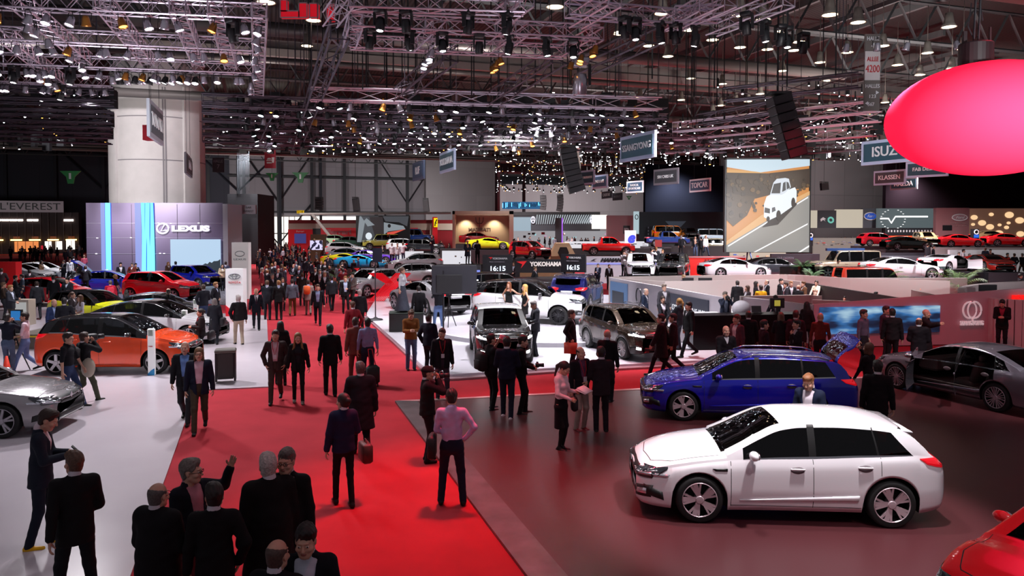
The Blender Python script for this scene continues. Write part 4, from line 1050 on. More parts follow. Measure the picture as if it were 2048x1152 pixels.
# ------------------------------------------------------------------ the great concrete column
cm=mat('concrete','#b4aeae',.85,noise=.06,nscale=.8,bump=.1,bscale=8)
CY=72.0; cxp=(321-1024)/FPX*CY; cr=85/FPX*CY
cb=MB(); prof=[]; 
for z in np.linspace(0,20,9): prof.append((cr,float(z)))
cb.lathe(prof,48); 
col=cb.build('column',cm,None,True,loc=(cxp,CY,0)); struct(col)
cb=MB()
for z in (zpx(163,CY),zpx(245,CY),zpx(327,CY)): cb.lathe([(cr+.005,z-.05),(cr+.012,z),(cr+.005,z+.05)],48)
for a in (-2.15,-1.05,-1.62+.62):
 cb.box(((cr+.004)*cos(a),(cr+.004)*sin(a),8.5),(.06,.12,17),Matrix.Rotation(a,3,'Z'))
struct(cb.build('column_joints'.replace('joints','trim'),mat('joint_grey','#777276',.9),None,loc=(cxp,CY,0)))
cb=MB()
for a0 in (-2.55,-.62):
 vs=[]; n=8
 for i in range(n+1):
  a=a0+(i/n)*.42*(1)
  for rr,z in ((cr+.25,0),(cr+.25,17.2)): vs.append((rr*cos(a),rr*sin(a),z))
 cb.add(vs,[(2*i,2*i+2,2*i+3,2*i+1) for i in range(n)])
 for i in (0,n):
  a=a0+(i/n)*.42; q=len(cb.v); cb.add([(cr*.98*cos(a),cr*.98*sin(a),0),(cr*.98*cos(a),cr*.98*sin(a),17.2),((cr+.25)*cos(a),(cr+.25)*sin(a),17.2),((cr+.25)*cos(a),(cr+.25)*sin(a),0)],[(0,1,2,3)])
struct(cb.build('column_pilaster'.replace('pilaster','board'),cm,None,True,loc=(cxp,CY,0)))
lamp_spot((cxp-3,CY-22,8.2),(cxp,CY-4,9.5),9000,(1,.97,.93),60,.8,.5)  # added fill spots that even out the light on the column
lamp_spot((cxp+20,CY-27,10),(cxp+2,CY-2,11),14000,(1,.96,1),34,.9,.5)
lamp_spot((cxp+5,CY-32,14.5),(cxp,CY-3,11),30000,(1,.96,1),42,.9,.5)
# ------------------------------------------------------------------ roof
rm_=mat('roof_sheet','#2a2829',.85); nt=rm_.node_tree
tc=nt.nodes.new('ShaderNodeTexCoord'); wv=nt.nodes.new('ShaderNodeTexWave'); wv.bands_direction='X'; wv.inputs['Scale'].default_value=.9
rp=nt.nodes.new('ShaderNodeValToRGB'); rp.color_ramp.elements[0].color=lin('#131416'); rp.color_ramp.elements[1].color=lin('#3a3b3c')
nt.links.new(tc.outputs['Object'],wv.inputs[0]); nt.links.new(wv.outputs[0],rp.inputs[0]); nt.links.new(rp.outputs[0],nt.nodes['Principled BSDF'].inputs['Base Color'])
rb=MB(); rb.box((0,0,0),(300,300,.3)); ro=rb.build('ceiling',rm_,None,loc=hall(0,170,21.2)); ro.rotation_euler.z=HA; struct(ro)
bm1=mat('roof_steel','#525456',.7); bm2=mat('roof_steel_pale','#8c8280',.6); bm3=mat('duct_metal','#77706e',.45,.5)
def lattice(b,p0,p1,h,w,n,r=.09,diag=.06):
 p0,p1=Vector(p0),Vector(p1); up=Vector((0,0,h)); d=(p1-p0); sd=Vector((-d.y,d.x,0)).normalized()*w/2
 for q in (sd,-sd) if w else (Vector(),):
  b.tube([p0+q,p1+q],r,4); b.tube([p0+q+up,p1+q+up],r,4)
  for i in range(n):
   a=p0.lerp(p1,i/n)+q; c=p0.lerp(p1,(i+1)/n)+q; m_=p0.lerp(p1,(i+.5)/n)+q+up
   b.tube([a,m_],diag,3,cap=False); b.tube([m_,c],diag,3,cap=False)
nb=0
for k,b_ in enumerate(range(22,175,9)):
 g=MB(); nb += 1
 a0,a1=-.55*b_-12,.95*b_+14
 if k % 3 == 1:
  g.box(((a0+a1)/2,b_,17.0),(a1-a0,.7,.55)); g.box(((a0+a1)/2,b_+.1,17.6),(a1-a0,.3,.7)); o=g.build('roof_girder',bm2)
  tag(o,'long pale box girder crossing under the hall roof','girder','pale box girders under the hall roof')
 else:
  lattice(g,(a0,b_,16.8),(a1,b_,16.8),2.6,0,int((a1-a0)/3.2),.14,.10); o=g.build('roof_truss',bm1)
  tag(o,'dark deep lattice roof truss crossing the hall','roof truss','deep lattice trusses under the hall roof')
 o.rotation_euler.z=HA
for k,a in enumerate(range(-84,130,8)):
 g=MB(); b0=max(18,abs(a)*.9); g.box((a,(b0+175)/2,19.9),(.28,175-b0,.5)); 
 if k % 2: g.box((a+2,(b0+175)/2,18.6),(.16,175-b0,.3))
 o=g.build('roof_purlin',bm1); o.rotation_euler.z=HA; tag(o,'dark steel purlin running lengthwise under the roof','purlin','purlins under the hall roof')
for k,b_ in enumerate((27,44,52,68,87,97,118)):
 g=MB(); g.tube([(-.5*b_,b_,15.2),(.9*b_,b_,15.2)],.38 if k % 2 else .22,12); o=g.build('air_duct',bm3,smooth=True); o.rotation_euler.z=HA
 tag(o,'round metal air duct running across below the roof','duct','air ducts below the roof')
# ------------------------------------------------------------------ boards, screens and signs
wht=mat('white_board','#d6d2da',.5); whl=mat('white_letters','#e8e8ec',.5); blkb=mat('black_board','#14141a',.5)
def board(name,label,cat,px0,px1,yt,yb,Y,m,th=.3,ang=0.0,group=None,z0=None,kind=None):
 """a standing or hanging board; children are placed by put()"""
 u=(px0-1024)/FPX; X0=u*Y; w=xat(px1,X0,Y,cos(ang),sin(ang)); zt=zpx(yt,Y); zb=zpx(yb,Y) if z0 is None else z0
 b=MB(); b.box((w/2,th/2,(zt-zb)/2),(w,th,zt-zb)); o=b.build(name,m,None,loc=(X0,Y,zb)); o.rotation_euler.z=ang
 tag(o,label,cat,group,kind); o['w']=w; o['h']=zt-zb; return o
def rect(o,name,fx0,fx1,fz0,fz1,m,out=.03,th=.04):
 w,h=o['w'],o['h']; b=MB(); b.box(((fx0+fx1)/2*w,-out,(fz0+fz1)/2*h),((fx1-fx0)*w,th,(fz1-fz0)*h)); return b.build(name,m,o)
def letter(o,s,fx,fz,fh,m,out=.06,wid=None,shear=0,bold=.0,name='lettering',rotz=0):
 w,h=o['w'],o['h']; size=fh*h*1.38
 return text(s,size,name,m,o,(fx*w,-out,fz*h),(pi/2,0,0),.015,shear=shear,bold=bold,wid=wid*w if wid else None)
def ring(o,name,fx,fz,rx,rz,t,m,out=.07):
 w,h=o['w'],o['h']; b=MB(); c=Vector((fx*w,-out,fz*h)); n=28
 b.tube([c+Vector((rx*w*cos(2*pi*i/n),0,rz*h*sin(2*pi*i/n))) for i in range(n+1)],t,5); return b.build(name,m,o,True)
# --- hanging name signs: four picture corners give both ends' depth
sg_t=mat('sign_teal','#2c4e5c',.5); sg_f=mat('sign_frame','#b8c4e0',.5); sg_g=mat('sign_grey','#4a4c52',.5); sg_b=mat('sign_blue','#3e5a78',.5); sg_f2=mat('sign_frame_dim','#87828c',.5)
def sign4(txt,xl,tl,bl,xr,tr,br,h,inner=sg_t,frame=sg_f,lines=None,tm=whl,lift=.0,cab=11):
 r_=((455-tl)/(455-tr)+(455-bl)/(455-br))/2; m=FPX*h*2/(bl-tl+br-tr); Yl=2*m/(1+r_); Yr=Yl*r_
 a,b=PY(xl,bl,Yl),PY(xr,br,Yr); w=(b-a).length; ang=atan2(b.y-a.y,b.x-a.x); cz=(a.z+b.z)/2
 o=MB().box((w/2,.06,h/2),(w,.12,h)).build('hanging_sign',frame,None,loc=(a.x,a.y,cz)); o.rotation_euler.z=ang; o['w']=w; o['h']=h
 tag(o,'hanging name board reading %s' % txt.replace('\n',' '),'sign')
 e=h*.13; q=MB().box((w/2,-.01,h/2),(w-2*e,.03,h-2*e)).build('sign_panel',inner,o)
 ls=txt.split('\n'); fh=min(.42 if len(ls) == 1 else .22,.88*w/(h*max(map(len,ls))))
 for i,s in enumerate(ls): letter(o,s,.5,.5+(len(ls)-1-2*i)*.14,fh,tm,.04,bold=h*.006)
 b_=MB()
 for fx in (.2,.8): b_.tube([(fx*w,.06,h),(fx*w,.06,h+cab)],.012,3)
 b_.build('suspension_wire',blkb,o); return o
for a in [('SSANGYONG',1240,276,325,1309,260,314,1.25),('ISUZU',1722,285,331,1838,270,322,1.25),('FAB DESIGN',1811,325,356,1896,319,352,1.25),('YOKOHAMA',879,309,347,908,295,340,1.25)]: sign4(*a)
sign4('TOYOTA',300,195,274,327,227,290,1.6,mat('sign_grey_lit','#686c74',.5),mat('sign_frame_lit','#c0c4d0',.5))  # lighter board and frame colours stand in for light on this sign
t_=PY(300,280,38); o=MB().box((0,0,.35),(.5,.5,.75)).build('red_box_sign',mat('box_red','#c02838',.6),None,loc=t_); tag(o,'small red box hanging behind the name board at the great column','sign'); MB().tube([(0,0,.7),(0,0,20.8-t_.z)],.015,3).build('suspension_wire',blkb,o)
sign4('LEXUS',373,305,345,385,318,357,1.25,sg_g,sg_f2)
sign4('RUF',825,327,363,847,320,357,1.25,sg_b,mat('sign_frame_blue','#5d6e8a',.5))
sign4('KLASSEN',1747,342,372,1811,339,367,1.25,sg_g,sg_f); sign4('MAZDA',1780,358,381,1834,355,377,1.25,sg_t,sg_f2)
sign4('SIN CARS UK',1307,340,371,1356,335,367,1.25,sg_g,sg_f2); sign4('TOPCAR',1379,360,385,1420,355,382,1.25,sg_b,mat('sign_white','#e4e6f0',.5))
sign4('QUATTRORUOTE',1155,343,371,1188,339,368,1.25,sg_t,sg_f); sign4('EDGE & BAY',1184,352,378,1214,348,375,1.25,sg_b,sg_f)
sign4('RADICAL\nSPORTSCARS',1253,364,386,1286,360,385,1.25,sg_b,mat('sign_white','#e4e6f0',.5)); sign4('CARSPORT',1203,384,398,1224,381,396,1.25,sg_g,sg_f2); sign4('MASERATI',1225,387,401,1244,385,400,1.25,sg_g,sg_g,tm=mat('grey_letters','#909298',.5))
def banner(label,px0,px1,bands,Y,group=None):
 """bands: (y0, y1, material, [(text, fx, fz, height fraction of the band, material)])"""
 y0,y1=bands[0][0],bands[-1][1]; o=board('hanging_banner',label,'banner',px0,px1,y0,y1,Y,bands[0][2],.05); H=y1-y0
 for (a,c,m,ts) in bands:
  rect(o,'banner_panel',0,1,(y1-c)/H,(y1-a)/H,m,.03,.02)
  for (s,fx,fz,fh,tm,wd) in ts: letter(o,s,fx,(y1-c+(c-a)*fz)/H,fh*(c-a)/H,tm,.05,wid=wd)
 b=MB(); b.tube([(o['w']*.5,.02,o['h']),(o['w']*.5,.02,20.8-o.location.z)],.015,3); b.build('suspension_wire',blkb,o); return o
bg=mat('banner_grey','#6e6864',.7); bw=mat('banner_white','#d8d2d2',.7); rd=mat('banner_red_letters','#c83038',.6)
o=banner('tall hall banner reading HALLE 4 and ALLEE 4200 beside the red balloon',1724,1754,[(72,106,bg,[('HALLE',.5,.72,.24,whl,.8),('4',.5,.3,.34,whl,None)]),(106,163,bw,[('ALLEE',.5,.72,.16,rd,.75),('4200',.5,.38,.26,rd,.92)]),(163,223,bg,[('HALLES',.5,.8,.13,whl,.92),('123',.5,.46,.12,whl,.42),('567',.42,.2,.12,whl,.42)])],27)
b=MB(); w,h=o['w'],o['h']; b.prism([(.74*w,.21*h),(.94*w,.235*h),(.74*w,.26*h)],.02,Matrix.Translation((0,-.05,0))); b.prism([(.22*w,.07*h),(.03*w,.095*h),(.22*w,.12*h)],.02,Matrix.Translation((0,-.05,0))); b.build('arrow',whl,o)
banner('narrow white banner with red digits above the hanging name boards',1306,1321,[(208,222,bg,[]),(222,262,bw,[('ALLEE',.5,.75,.2,rd,.8),('5000',.5,.4,.3,rd,.95)]),(262,302,bg,[])],52)
banner('thin pale banner hanging near the second loudspeaker array',1153,1161,[(270,284,bg,[]),(284,305,mat('banner_pink','#a08080',.7),[]),(305,345,bg,[])],90)
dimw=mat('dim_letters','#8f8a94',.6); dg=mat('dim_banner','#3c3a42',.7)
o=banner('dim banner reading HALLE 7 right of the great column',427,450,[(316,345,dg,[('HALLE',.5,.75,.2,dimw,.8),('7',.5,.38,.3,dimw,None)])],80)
fr_=mat('food_red','#a82a3c',.6)
o=banner('red banner with a white burger and cup picture at left of the back wall',531,553,[(301,337,fr_,[])],95); w,h=o['w'],o['h']
b=MB(); b.box((.42*w,-.05,.42*h),(.5*w,.02,.04*h)); b.box((.42*w,-.05,.30*h),(.46*w,.02,.08*h)); b.prism([(.2*w,.47*h),(.64*w,.47*h),(.55*w,.57*h),(.3*w,.57*h)],.02,Matrix.Translation((0,-.05,0))); b.prism([(.68*w,.3*h),(.84*w,.3*h),(.9*w,.6*h),(.64*w,.6*h)],.02,Matrix.Translation((0,-.05,0))); b.build('food_symbol',whl,o)
grn=mat('exit_green','#2e6a3e',.5,emit='#206030',power=.15)
for (x,y,w_,Y,lab) in ((544,346,26,96,'green V-shaped exit sign under the red food banner'),(601,345,34,96,'green V-shaped exit sign before the back wall'),(141,342,42,90,'green V-shaped exit sign in the dim left corner'),(1258,392,12,130,'small green exit sign left of the dark wall')):
 p=PY(x,y,Y); w=w_*Y/FPX; o=MB().prism([(-w/2,0),(w/2,0),(w*.2,-w*.28),(w*.13,-w*.6),(-w*.13,-w*.6),(-w*.2,-w*.28)],.15).build('exit_sign',grn,None,loc=p)
 tag(o,lab,'exit sign'); MB().prism([(-w*.05,-w*.1),(w*.05,-w*.1),(w*.05,-w*.38),(-w*.05,-w*.38)],.05,Matrix.Translation((0,-.12,0))).build('exit_symbol',whl,o); b=MB(); b.tube([(0,0,0),(0,0,21-p.z)],.02,3); b.build('suspension_wire',blkb,o)
# --- grandstand of the tall white and violet wall
Yx=66
vio=mat('violet_panels','#776a86',.35,.2); nt=vio.node_tree
o=board('stand_wall','tall violet panelled wall of the luxury stand with blue light columns','display wall',173,446,406,0,Yx,vio,.8,0,z0=0)
for i in range(1,6): rect(o,'panel_joint',i/6-.0012,i/6+.0012,.02,.98,mat('joint_dark','#3a3242',.6),.01,.03)
for fz in (.30,.52,.72): rect(o,'panel_joint',0,1,fz-.003,fz+.003,mat('joint_bright','#b8b0c8',.3,.5),.01,.03)
for q in range(14): rect(o,'joint_light',*(lambda x: (x,x+.012))(R.uniform(.02,.95)),*(lambda z: (z,z+.008))(R.choice((.30,.52,.72,.3))+R.uniform(-.006,.006)),glow('joint_spark','#ffffff',3),.03,.03)
cy,bl_,lb=glow('light_cyan','#78dcff',1.5),glow('light_blue','#1c3cd8',1.3),glow('light_lilac','#9aa8f0',.9)
for (a,bq,m) in ((.11,.14,lb),(.140,.185,bl_),(.145,.182,cy),(.36,.41,lb),(.405,.50,bl_)): rect(o,'light_column',a,bq,0,1,m,.10 if m is cy else .05,.06)
for k in range(9):
 a=.412+k*.0095; b=MB(); w,h=o['w'],o['h']; pts=[(( a+.007*sin(k*1.7+z*2.2))*w,-.16,z*h) for z in np.linspace(0,1,14)]; b.tube(pts,.07+.03*(k % 3),4); b.build('light_ribbon',cy,o)
letter(o,'LEXUS',.765,.645,.075,glow('logo_white','#f4f0ff',1.1),.1,wid=.28,bold=.05)
ring(o,'logo_ring',.562,.65,.042,.068,.09,glow('logo_white','#f4f0ff',1.1)); b=MB(); w,h=o['w'],o['h']; b.tube([(.575*w,-.1,.70*h),(.55*w,-.1,.615*h),(.59*w,-.1,.625*h)],.08,5); b.build('logo_stroke',glow('logo_white','#f4f0ff',1.1),o)
sky=glow('screen_sky','#b9d4ee',1.0); sc=rect(o,'screen',.62,.985,.0,.50,sky,.12,.1)
b=MB(); pts=[(.985,.0),(.75,.0)]+[(.75+.235*t,.10+.12*t+.012*sin(t*40)) for t in np.linspace(0,1,16)]; b.prism([(x*w,z*h) for x,z in pts],.04,Matrix.Translation((0,-.20,0))); b.build('screen_trees',mat('screen_dark_trees','#29343c',.6,emit='#29343c',power=.5),sc)
o2=board('stand_wall_end','pale rounded end of the tall violet wall','display wall',446,456,408,0,Yx,mat('end_white','#bdb8c2',.3,.4),3.5,0,z0=0)
# white totems
def totem(label,px0,px1,yt,yb,Y,m,red=False):
 o=board('sign_totem',label,'sign',px0,px1,yt,yb,Y,m,.5,0,z0=.04); return o
tw=mat('totem_white','#e6e2e8',.4,emit='#ffffff',power=.25)
yb=G(485,634).y; o=totem('white totem sign with grey oval logo and red TOYOTA lettering',450,485,538,634,yb,tw)
ring(o,'logo_ring',.52,.84,.33,.055,.02,mat('logo_grey','#8a8c94',.3,.6),.03); ring(o,'logo_ring',.52,.84,.12,.052,.02,mat('logo_grey','#8a8c94',.3,.6),.03); ring(o,'logo_ring',.52,.865,.22,.025,.02,mat('logo_grey','#8a8c94',.3,.6),.03)
letter(o,'TOYOTA',.52,.71,.045,mat('logo_red','#d02030',.5),.03,wid=.72); b=MB(); w,h=o['w'],o['h']; b.prism([(0,0),(w,0),(w,.10*h),(.5*w,.13*h),(.2*w,.17*h),(0,.23*h)],.03,Matrix.Translation((0,-.02,0))); b.build('red_base',mat('totem_red','#e0142a',.5),o)
o=totem('white totem sign with grey oval emblem behind the first totem',463,496,485,570,44,mat('totem_grey','#c4c0c2',.5,emit='#ffffff',power=.22)); ring(o,'logo_ring',.5,.80,.28,.045,.02,mat('logo_grey','#8a8c94',.3,.6),.03); letter(o,'LEXUS',.5,.70,.035,mat('logo_grey','#8a8c94',.3,.6),.03,wid=.75)  # weak emission brightens this totem in place of light falling on it
# slim white info posts on the left stand, each holding a tablet
for (x,yb_,yt_,lab,acc) in ((304,752,660,'white info post with blue foot before the orange car',1),(370,688,622,'white info post beside the white and black car',0),(214,583,540,'white info post before the dark blue car',0),(392,650,600,'white info post beside the dark hatchback',0),(293,592,556,'white info post before the red hatchback',0),(368,578,538,'white info post beside the blue crossover',0)):
 p=G(x,yb_); Y=p.y; h=zpx(yt_,Y); r=thing('info_post',lab,'info post',(p.x,p.y,.03)); MB().box((0,0,h/2),(.19,.10,h),bev=.02).build('post',tw,r)
 MB().box((0,-.06,h-.12),(.13,.02,.17)).build('tablet',mat('tablet','#a8b4a8',.3),r); text('YARIS' if acc else 'HYBRID',.05,'lettering',mat('logo_red','#d02030',.5),r,(0,-.055,h*.62),wid=.12)
 if acc: MB().prism([(-.095,0),(.095,0),(.095,.2),(0,.14),(-.095,.04)],.02,Matrix.Translation((0,-.055,0))).build('blue_foot',mat('foot_blue','#30a0e0',.5),r)
# --- bar at far left
Yb=118
o=board('bar_front','brown bar front in the far left corner with warm lamps','bar',-60,158,424,492,Yb,mat('bar_brown','#2e1f22',.7),2,HA,z0=0); w,h=o['w'],o['h']
rect(o,'name_board',-.02,.86,1.0,1.27,mat('name_board_grey','#a8a0a6',.7,emit='#60585e',power=.35),.1,.2); letter(o,"BAR L'EVEREST",.42,1.13,.17,blkb,.25,wid=.82)  # weak emission added to lighten the name board
for (a,bq) in ((.27,.48),(.52,.62),(.86,.95)): rect(o,'strip_lamp',a,bq,.79,.83,glow('strip_glow','#fff6e6',9.0),.1,.1)
for i in range(6): rect(o,'warm_lamp',.03+i*.17,.13+i*.17,.32,.35,glow('warm_lamp','#ffcf70',6.0),.3,.3); rect(o,'lamp_halo',.05+i*.17,.11+i*.17,.35,.42,glow('warm_halo','#7a3410',.6),.1,.1)  # glowing patch above each lamp paints its halo on the bar front
for (a,bq,c,d,mm) in ((.40,.62,.05,.30,glow('lit_orange','#e88848',1.0)),(.02,.2,.06,.30,mat('dim_green','#2c3a22',.7,emit='#405020',power=.2)),(.68,.74,.1,.3,wg),(.78,.84,.1,.3,wg),(.88,.96,.1,.32,wg),(.64,.66,.1,.2,glow('lit_red','#d01830',.8))): rect(o,'lit_opening',a,bq,c,d,mm,.12,.1)
for i in range(14): rect(o,'mullion',i/14,i/14+.004,0,1,mat('bar_metal','#5a4c4e',.5),.2,.1)
o=board('small_bar_sign','small grey board reading BAR EVEREST right of the column','sign',484,512,410,428,84,mat('name_board_lit','#7e7a82',.7),.3); letter(o,'BAR',.5,.7,.25,blkb,.05,wid=.4); letter(o,'EVEREST',.5,.28,.25,blkb,.05,wid=.7)
o=board('dark_booth','dark booth block between the violet wall and the bright entrance','booth',456,516,388,0,86,mat('booth_dark','#15151d',.7),6,z0=0)
for i in range(14): rect(o,'light_string',.35+i*.03,.352+i*.03,1.0,1.9,mat('string','#5a6068',.4,.6),.1,.05)
o=board('red_curtain','bright red curtain at the left edge behind the white cars','curtain',-40,30,524,576,G(10,590).y,mat('curtain_red','#e01c24',.7),.6,0)
# yellow stand number
o=board('stand_number','small yellow board reading S14 under the back wall','sign',594,608,421,427,120,glow('number_yellow','#e0b010',.8),.2); letter(o,'S14',.5,.5,.8,blkb,.12,wid=.8)
# --- red stand
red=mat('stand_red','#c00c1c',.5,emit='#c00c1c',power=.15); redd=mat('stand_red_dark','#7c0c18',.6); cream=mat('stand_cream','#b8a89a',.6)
Yr=112
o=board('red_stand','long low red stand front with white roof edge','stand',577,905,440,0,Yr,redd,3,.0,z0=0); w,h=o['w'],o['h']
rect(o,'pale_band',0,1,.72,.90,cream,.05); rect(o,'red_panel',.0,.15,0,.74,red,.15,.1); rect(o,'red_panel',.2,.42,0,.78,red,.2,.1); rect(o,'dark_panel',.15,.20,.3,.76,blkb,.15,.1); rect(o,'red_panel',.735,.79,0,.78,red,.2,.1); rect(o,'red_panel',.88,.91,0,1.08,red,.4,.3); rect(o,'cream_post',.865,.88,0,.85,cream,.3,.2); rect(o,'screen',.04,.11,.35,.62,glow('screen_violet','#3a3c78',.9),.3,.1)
letter(o,'Ferrari',.31,.66,.12,mat('dull_letters','#c87078',.5),.3,wid=.15,bold=.05); letter(o,'Ferrari',.075,.68,.05,whl,.3,wid=.045)
y_=rect(o,'yellow_flag',.889,.912,.80,1.05,glow('flag_yellow','#ffe000',1.0),.6,.1); b=MB(); fx=.900*w; fz=.92*h; b.tube([(fx-.1,-.7,fz-.5),(fx-.05,-.7,fz),(fx+.1,-.7,fz+.3),(fx+.2,-.7,fz+.5)],.09,5); b.tube([(fx,-.7,fz),(fx+.2,-.7,fz-.1)],.06,4); b.build('flag_emblem',blkb,o)
Ys=96; p0,p1=PY(600,428,Ys),PY(902,426,Ys); b=MB(); b.tube([p0,p1],.16,6); o=b.build('truss_pipe',mat('pipe_pale','#9a928e',.5)); tag(o,'long pale horizontal pipe above the red stand','pipe')
b=MB(); b.tube([PY(625,429,Ys),PY(668,482,Ys)],.2,6); o=b.build('leaning_pole',mat('pipe_pale','#9a928e',.5)); tag(o,'pale pole leaning down across the red stand','pole')
# the big angled screen with a headlamp picture
o=board('headlamp_screen','large slanting screen showing a silver car headlamp over the red stand','screen',712,820,431,486,92,mat('screen_black','#121216',.3),.5); w,h=o['w'],o['h']
e1,e2,e3,e4=glow('screen_silver','#9aa4ac',.7),glow('screen_dark','#3c3438',.5),glow('screen_mid','#5c6068',.5),glow('screen_red','#e05040',.9)
def shp(o,nm,pts,m,out): b=MB(); w,h=o['w'],o['h']; b.prism([(x*w,z*h) for x,z in pts],.03,Matrix.Translation((0,-out,0))); return b.build(nm,m,o)
shp(o,'picture_body',[(.02,.03),(.45,.03),(.42,.97),(.08,.97)],e3,.05); shp(o,'picture_shape',[(.02,.03),(.10,.03),(.17,.75),(.10,.97),(.07,.97)],e1,.08); shp(o,'picture_shape',[(.25,.95),(.5,.95),(.55,.03),(.38,.03),(.33,.4)],e2,.08); shp(o,'picture_shape',[(.5,.97),(.98,.97),(.95,.6),(.8,.75),(.55,.78)],e3,.08); shp(o,'picture_shape',[(.52,.75),(.88,.62),(.92,.5),(.6,.42),(.52,.3)],e1,.10); shp(o,'picture_shape',[(.58,.22),(.92,.5),(.58,.38)],e4,.13)
shp(o,'picture_lamp',[(.24+.06*cos(t),.25+.13*sin(t)) for t in np.linspace(0,6.0,12)],glow('screen_white','#e0e8f0',1.0),.12); shp(o,'picture_lamp',[(.62+.03*cos(t),.62+.07*sin(t)) for t in np.linspace(0,6.0,10)],blkb,.13); shp(o,'picture_shape',[(.15,.8),(.22,.6),(.35,.65),(.2,.9)],e1,.10)
brn=mat('sign_brown','#5a4c36',.7); o=board('brown_sign','brown board with pale JEEP lettering above the crowd','sign',621,650,469,500,84,brn,.6,0,z0=0); letter(o,'Jeep',.5,.80,.10,mat('pale_gold','#c8bc90',.5),.08,wid=.6,bold=.05)
m=glow('flicker','#b0a0e0',1.0); nt=m.node_tree; vz=nt.nodes.new('ShaderNodeTexVoronoi'); vz.inputs['Scale'].default_value=3; rp=nt.nodes.new('ShaderNodeValToRGB'); rp.color_ramp.interpolation='CONSTANT'; rp.color_ramp.elements[1].position=.5; rp.color_ramp.elements[0].color=(.02,.02,.05,1); rp.color_ramp.elements[1].color=(.75,.7,1,1); tc=nt.nodes.new('ShaderNodeTexCoord'); nt.links.new(tc.outputs['Object'],vz.inputs[0]); nt.links.new(vz.outputs['Color'],rp.inputs[0]); nt.links.new(rp.outputs[0],nt.nodes['Principled BSDF'].inputs['Emission Color'])
o=board('flicker_screen','screen with white and violet speckles over the crowd','screen',620,643,481,500,80,m,.4,0)
# --- beige stand with trident
bei=mat('stand_beige','#a09080',.7); beid=mat('stand_beige_in','#8c7c68',.8)
o=board('beige_stand','beige boxed stand with trident emblem and carved lettering','stand',908,1027,423,0,108,beid,1.0,z0=0); w,h=o['w'],o['h']
for r_ in ((0,.04,0,1),(.93,1,0,1),(0,1,.93,1)): rect(o,'portal_frame',*r_,bei,1.5,2.6)
gd=mat('letters_bronze','#4c4038',.5); letter(o,'MASERATI',.43,.60,.07,gd,.06,wid=.37,bold=.02); b=MB(); cx,cz=.43*w,.78*h
for q in (-.5,0,.5): b.tube([(cx+q,-.1,cz-.1),(cx+q*1.1,-.1,cz+.6)],.07,5)
b.tube([(cx-.5,-.1,cz),(cx-.3,-.1,cz-.3),(cx+.3,-.1,cz-.3),(cx+.5,-.1,cz)],.07,5); b.tube([(cx,-.1,cz-.8),(cx,-.1,cz)],.07,5); b.build('trident_emblem',gd,o)
rect(o,'dark_opening',.20,.26,0,.42,blkb,.03); rect(o,'dark_opening',.37,.48,0,.42,blkb,.03)
for fx in (.2,.68): lamp_spot((o.location.x+fx*w,o.location.y-1.2,h+o.location.z-1.0),(o.location.x+fx*w,o.location.y,h-3),900,(1,.85,.62),100,.8,.1)
# --- black canopy with white slats and star emblems
o=board('slat_canopy','dark canopy with a row of white slats and two round star emblems','stand',1027,1200,424,0,118,mat('canopy_dark','#2c3038',.5),3,z0=zpx(462,118)); w,h=o['w'],o['h']
rect(o,'lit_screen',0,.2,0,.72,glow('screen_pale_blue','#a0b8c8',.8),.05); rect(o,'black_band',.0,1,.80,1.0,blkb,.1)
for i in range(26): shp(o,'slat',[(.26+i*.025,.35+.004*i),(.268+i*.025,.35),(.280+i*.027,.85),(.268+i*.027,.85)],glow('slat_white','#c8d4dc',.7),.2)
for fx in (.225,.905): 
 ring(o,'star_ring',fx,.58,.022,.17,.08,glow('logo_white','#f4f0ff',1.1),.3); b=MB()
 for k in range(3): a=pi/2+k*2*pi/3; b.tube([(fx*w,-.3,.58*h),(fx*w+.022*w*cos(a),-.3,.58*h+.17*h*sin(a))],.07,4)
 b.build('star',glow('logo_white','#f4f0ff',1.1),o)
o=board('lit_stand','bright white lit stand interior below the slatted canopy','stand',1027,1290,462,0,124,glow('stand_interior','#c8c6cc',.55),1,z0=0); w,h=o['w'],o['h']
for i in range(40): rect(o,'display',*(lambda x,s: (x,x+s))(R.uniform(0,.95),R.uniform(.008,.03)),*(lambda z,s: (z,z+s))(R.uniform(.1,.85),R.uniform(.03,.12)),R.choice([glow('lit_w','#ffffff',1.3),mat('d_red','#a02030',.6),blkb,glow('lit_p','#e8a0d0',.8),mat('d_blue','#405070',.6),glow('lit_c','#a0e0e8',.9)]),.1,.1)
o=board('black_pillar','black pillar screen with a violet edge in the far hall','screen',1111,1124,436,462,112,blkb,1,z0=0); rect(o,'violet_edge',.94,1.1,.2,1,glow('violet','#a050e0',1.2),.1,.1)
o=board('blue_light_rig','blue-lit truss with spotlights in the far hall','lighting rig',1005,1082,404,418,125,glow('blue_rig','#2c6ca0',.7),1.0); w,h=o['w'],o['h']
for i in range(26): rect(o,'lamp',i/26,i/26+.015,R.uniform(.1,.5),R.uniform(.6,.95),R.choice([glow('blue_lamp','#60c0ff',3),blkb,blkb]),.5,.3)
o=board('pink_wall','dusty pink stand wall left of the dark wall','display wall',1214,1276,431,0,110,mat('dusty_pink','#8a6c70',.7),1,z0=0); rect(o,'black_label',.52,.74,.55,.75,blkb,.05); letter(o,'SKODA',.63,.65,.08,whl,.1,wid=.16)
o=board('bright_door','bright opening left of the dusty pink wall','opening',1184,1214,430,0,116,wg,.5,z0=zpx(458,116))
o=board('slim_totem','slim white totem with a small dark ring emblem','sign',1268,1278,423,0,100,glow('totem_cool','#b8d0d8',.8),.6,z0=zpx(468,100)); ring(o,'emblem',.5,.75,.3,.1,.05,blkb,.05)
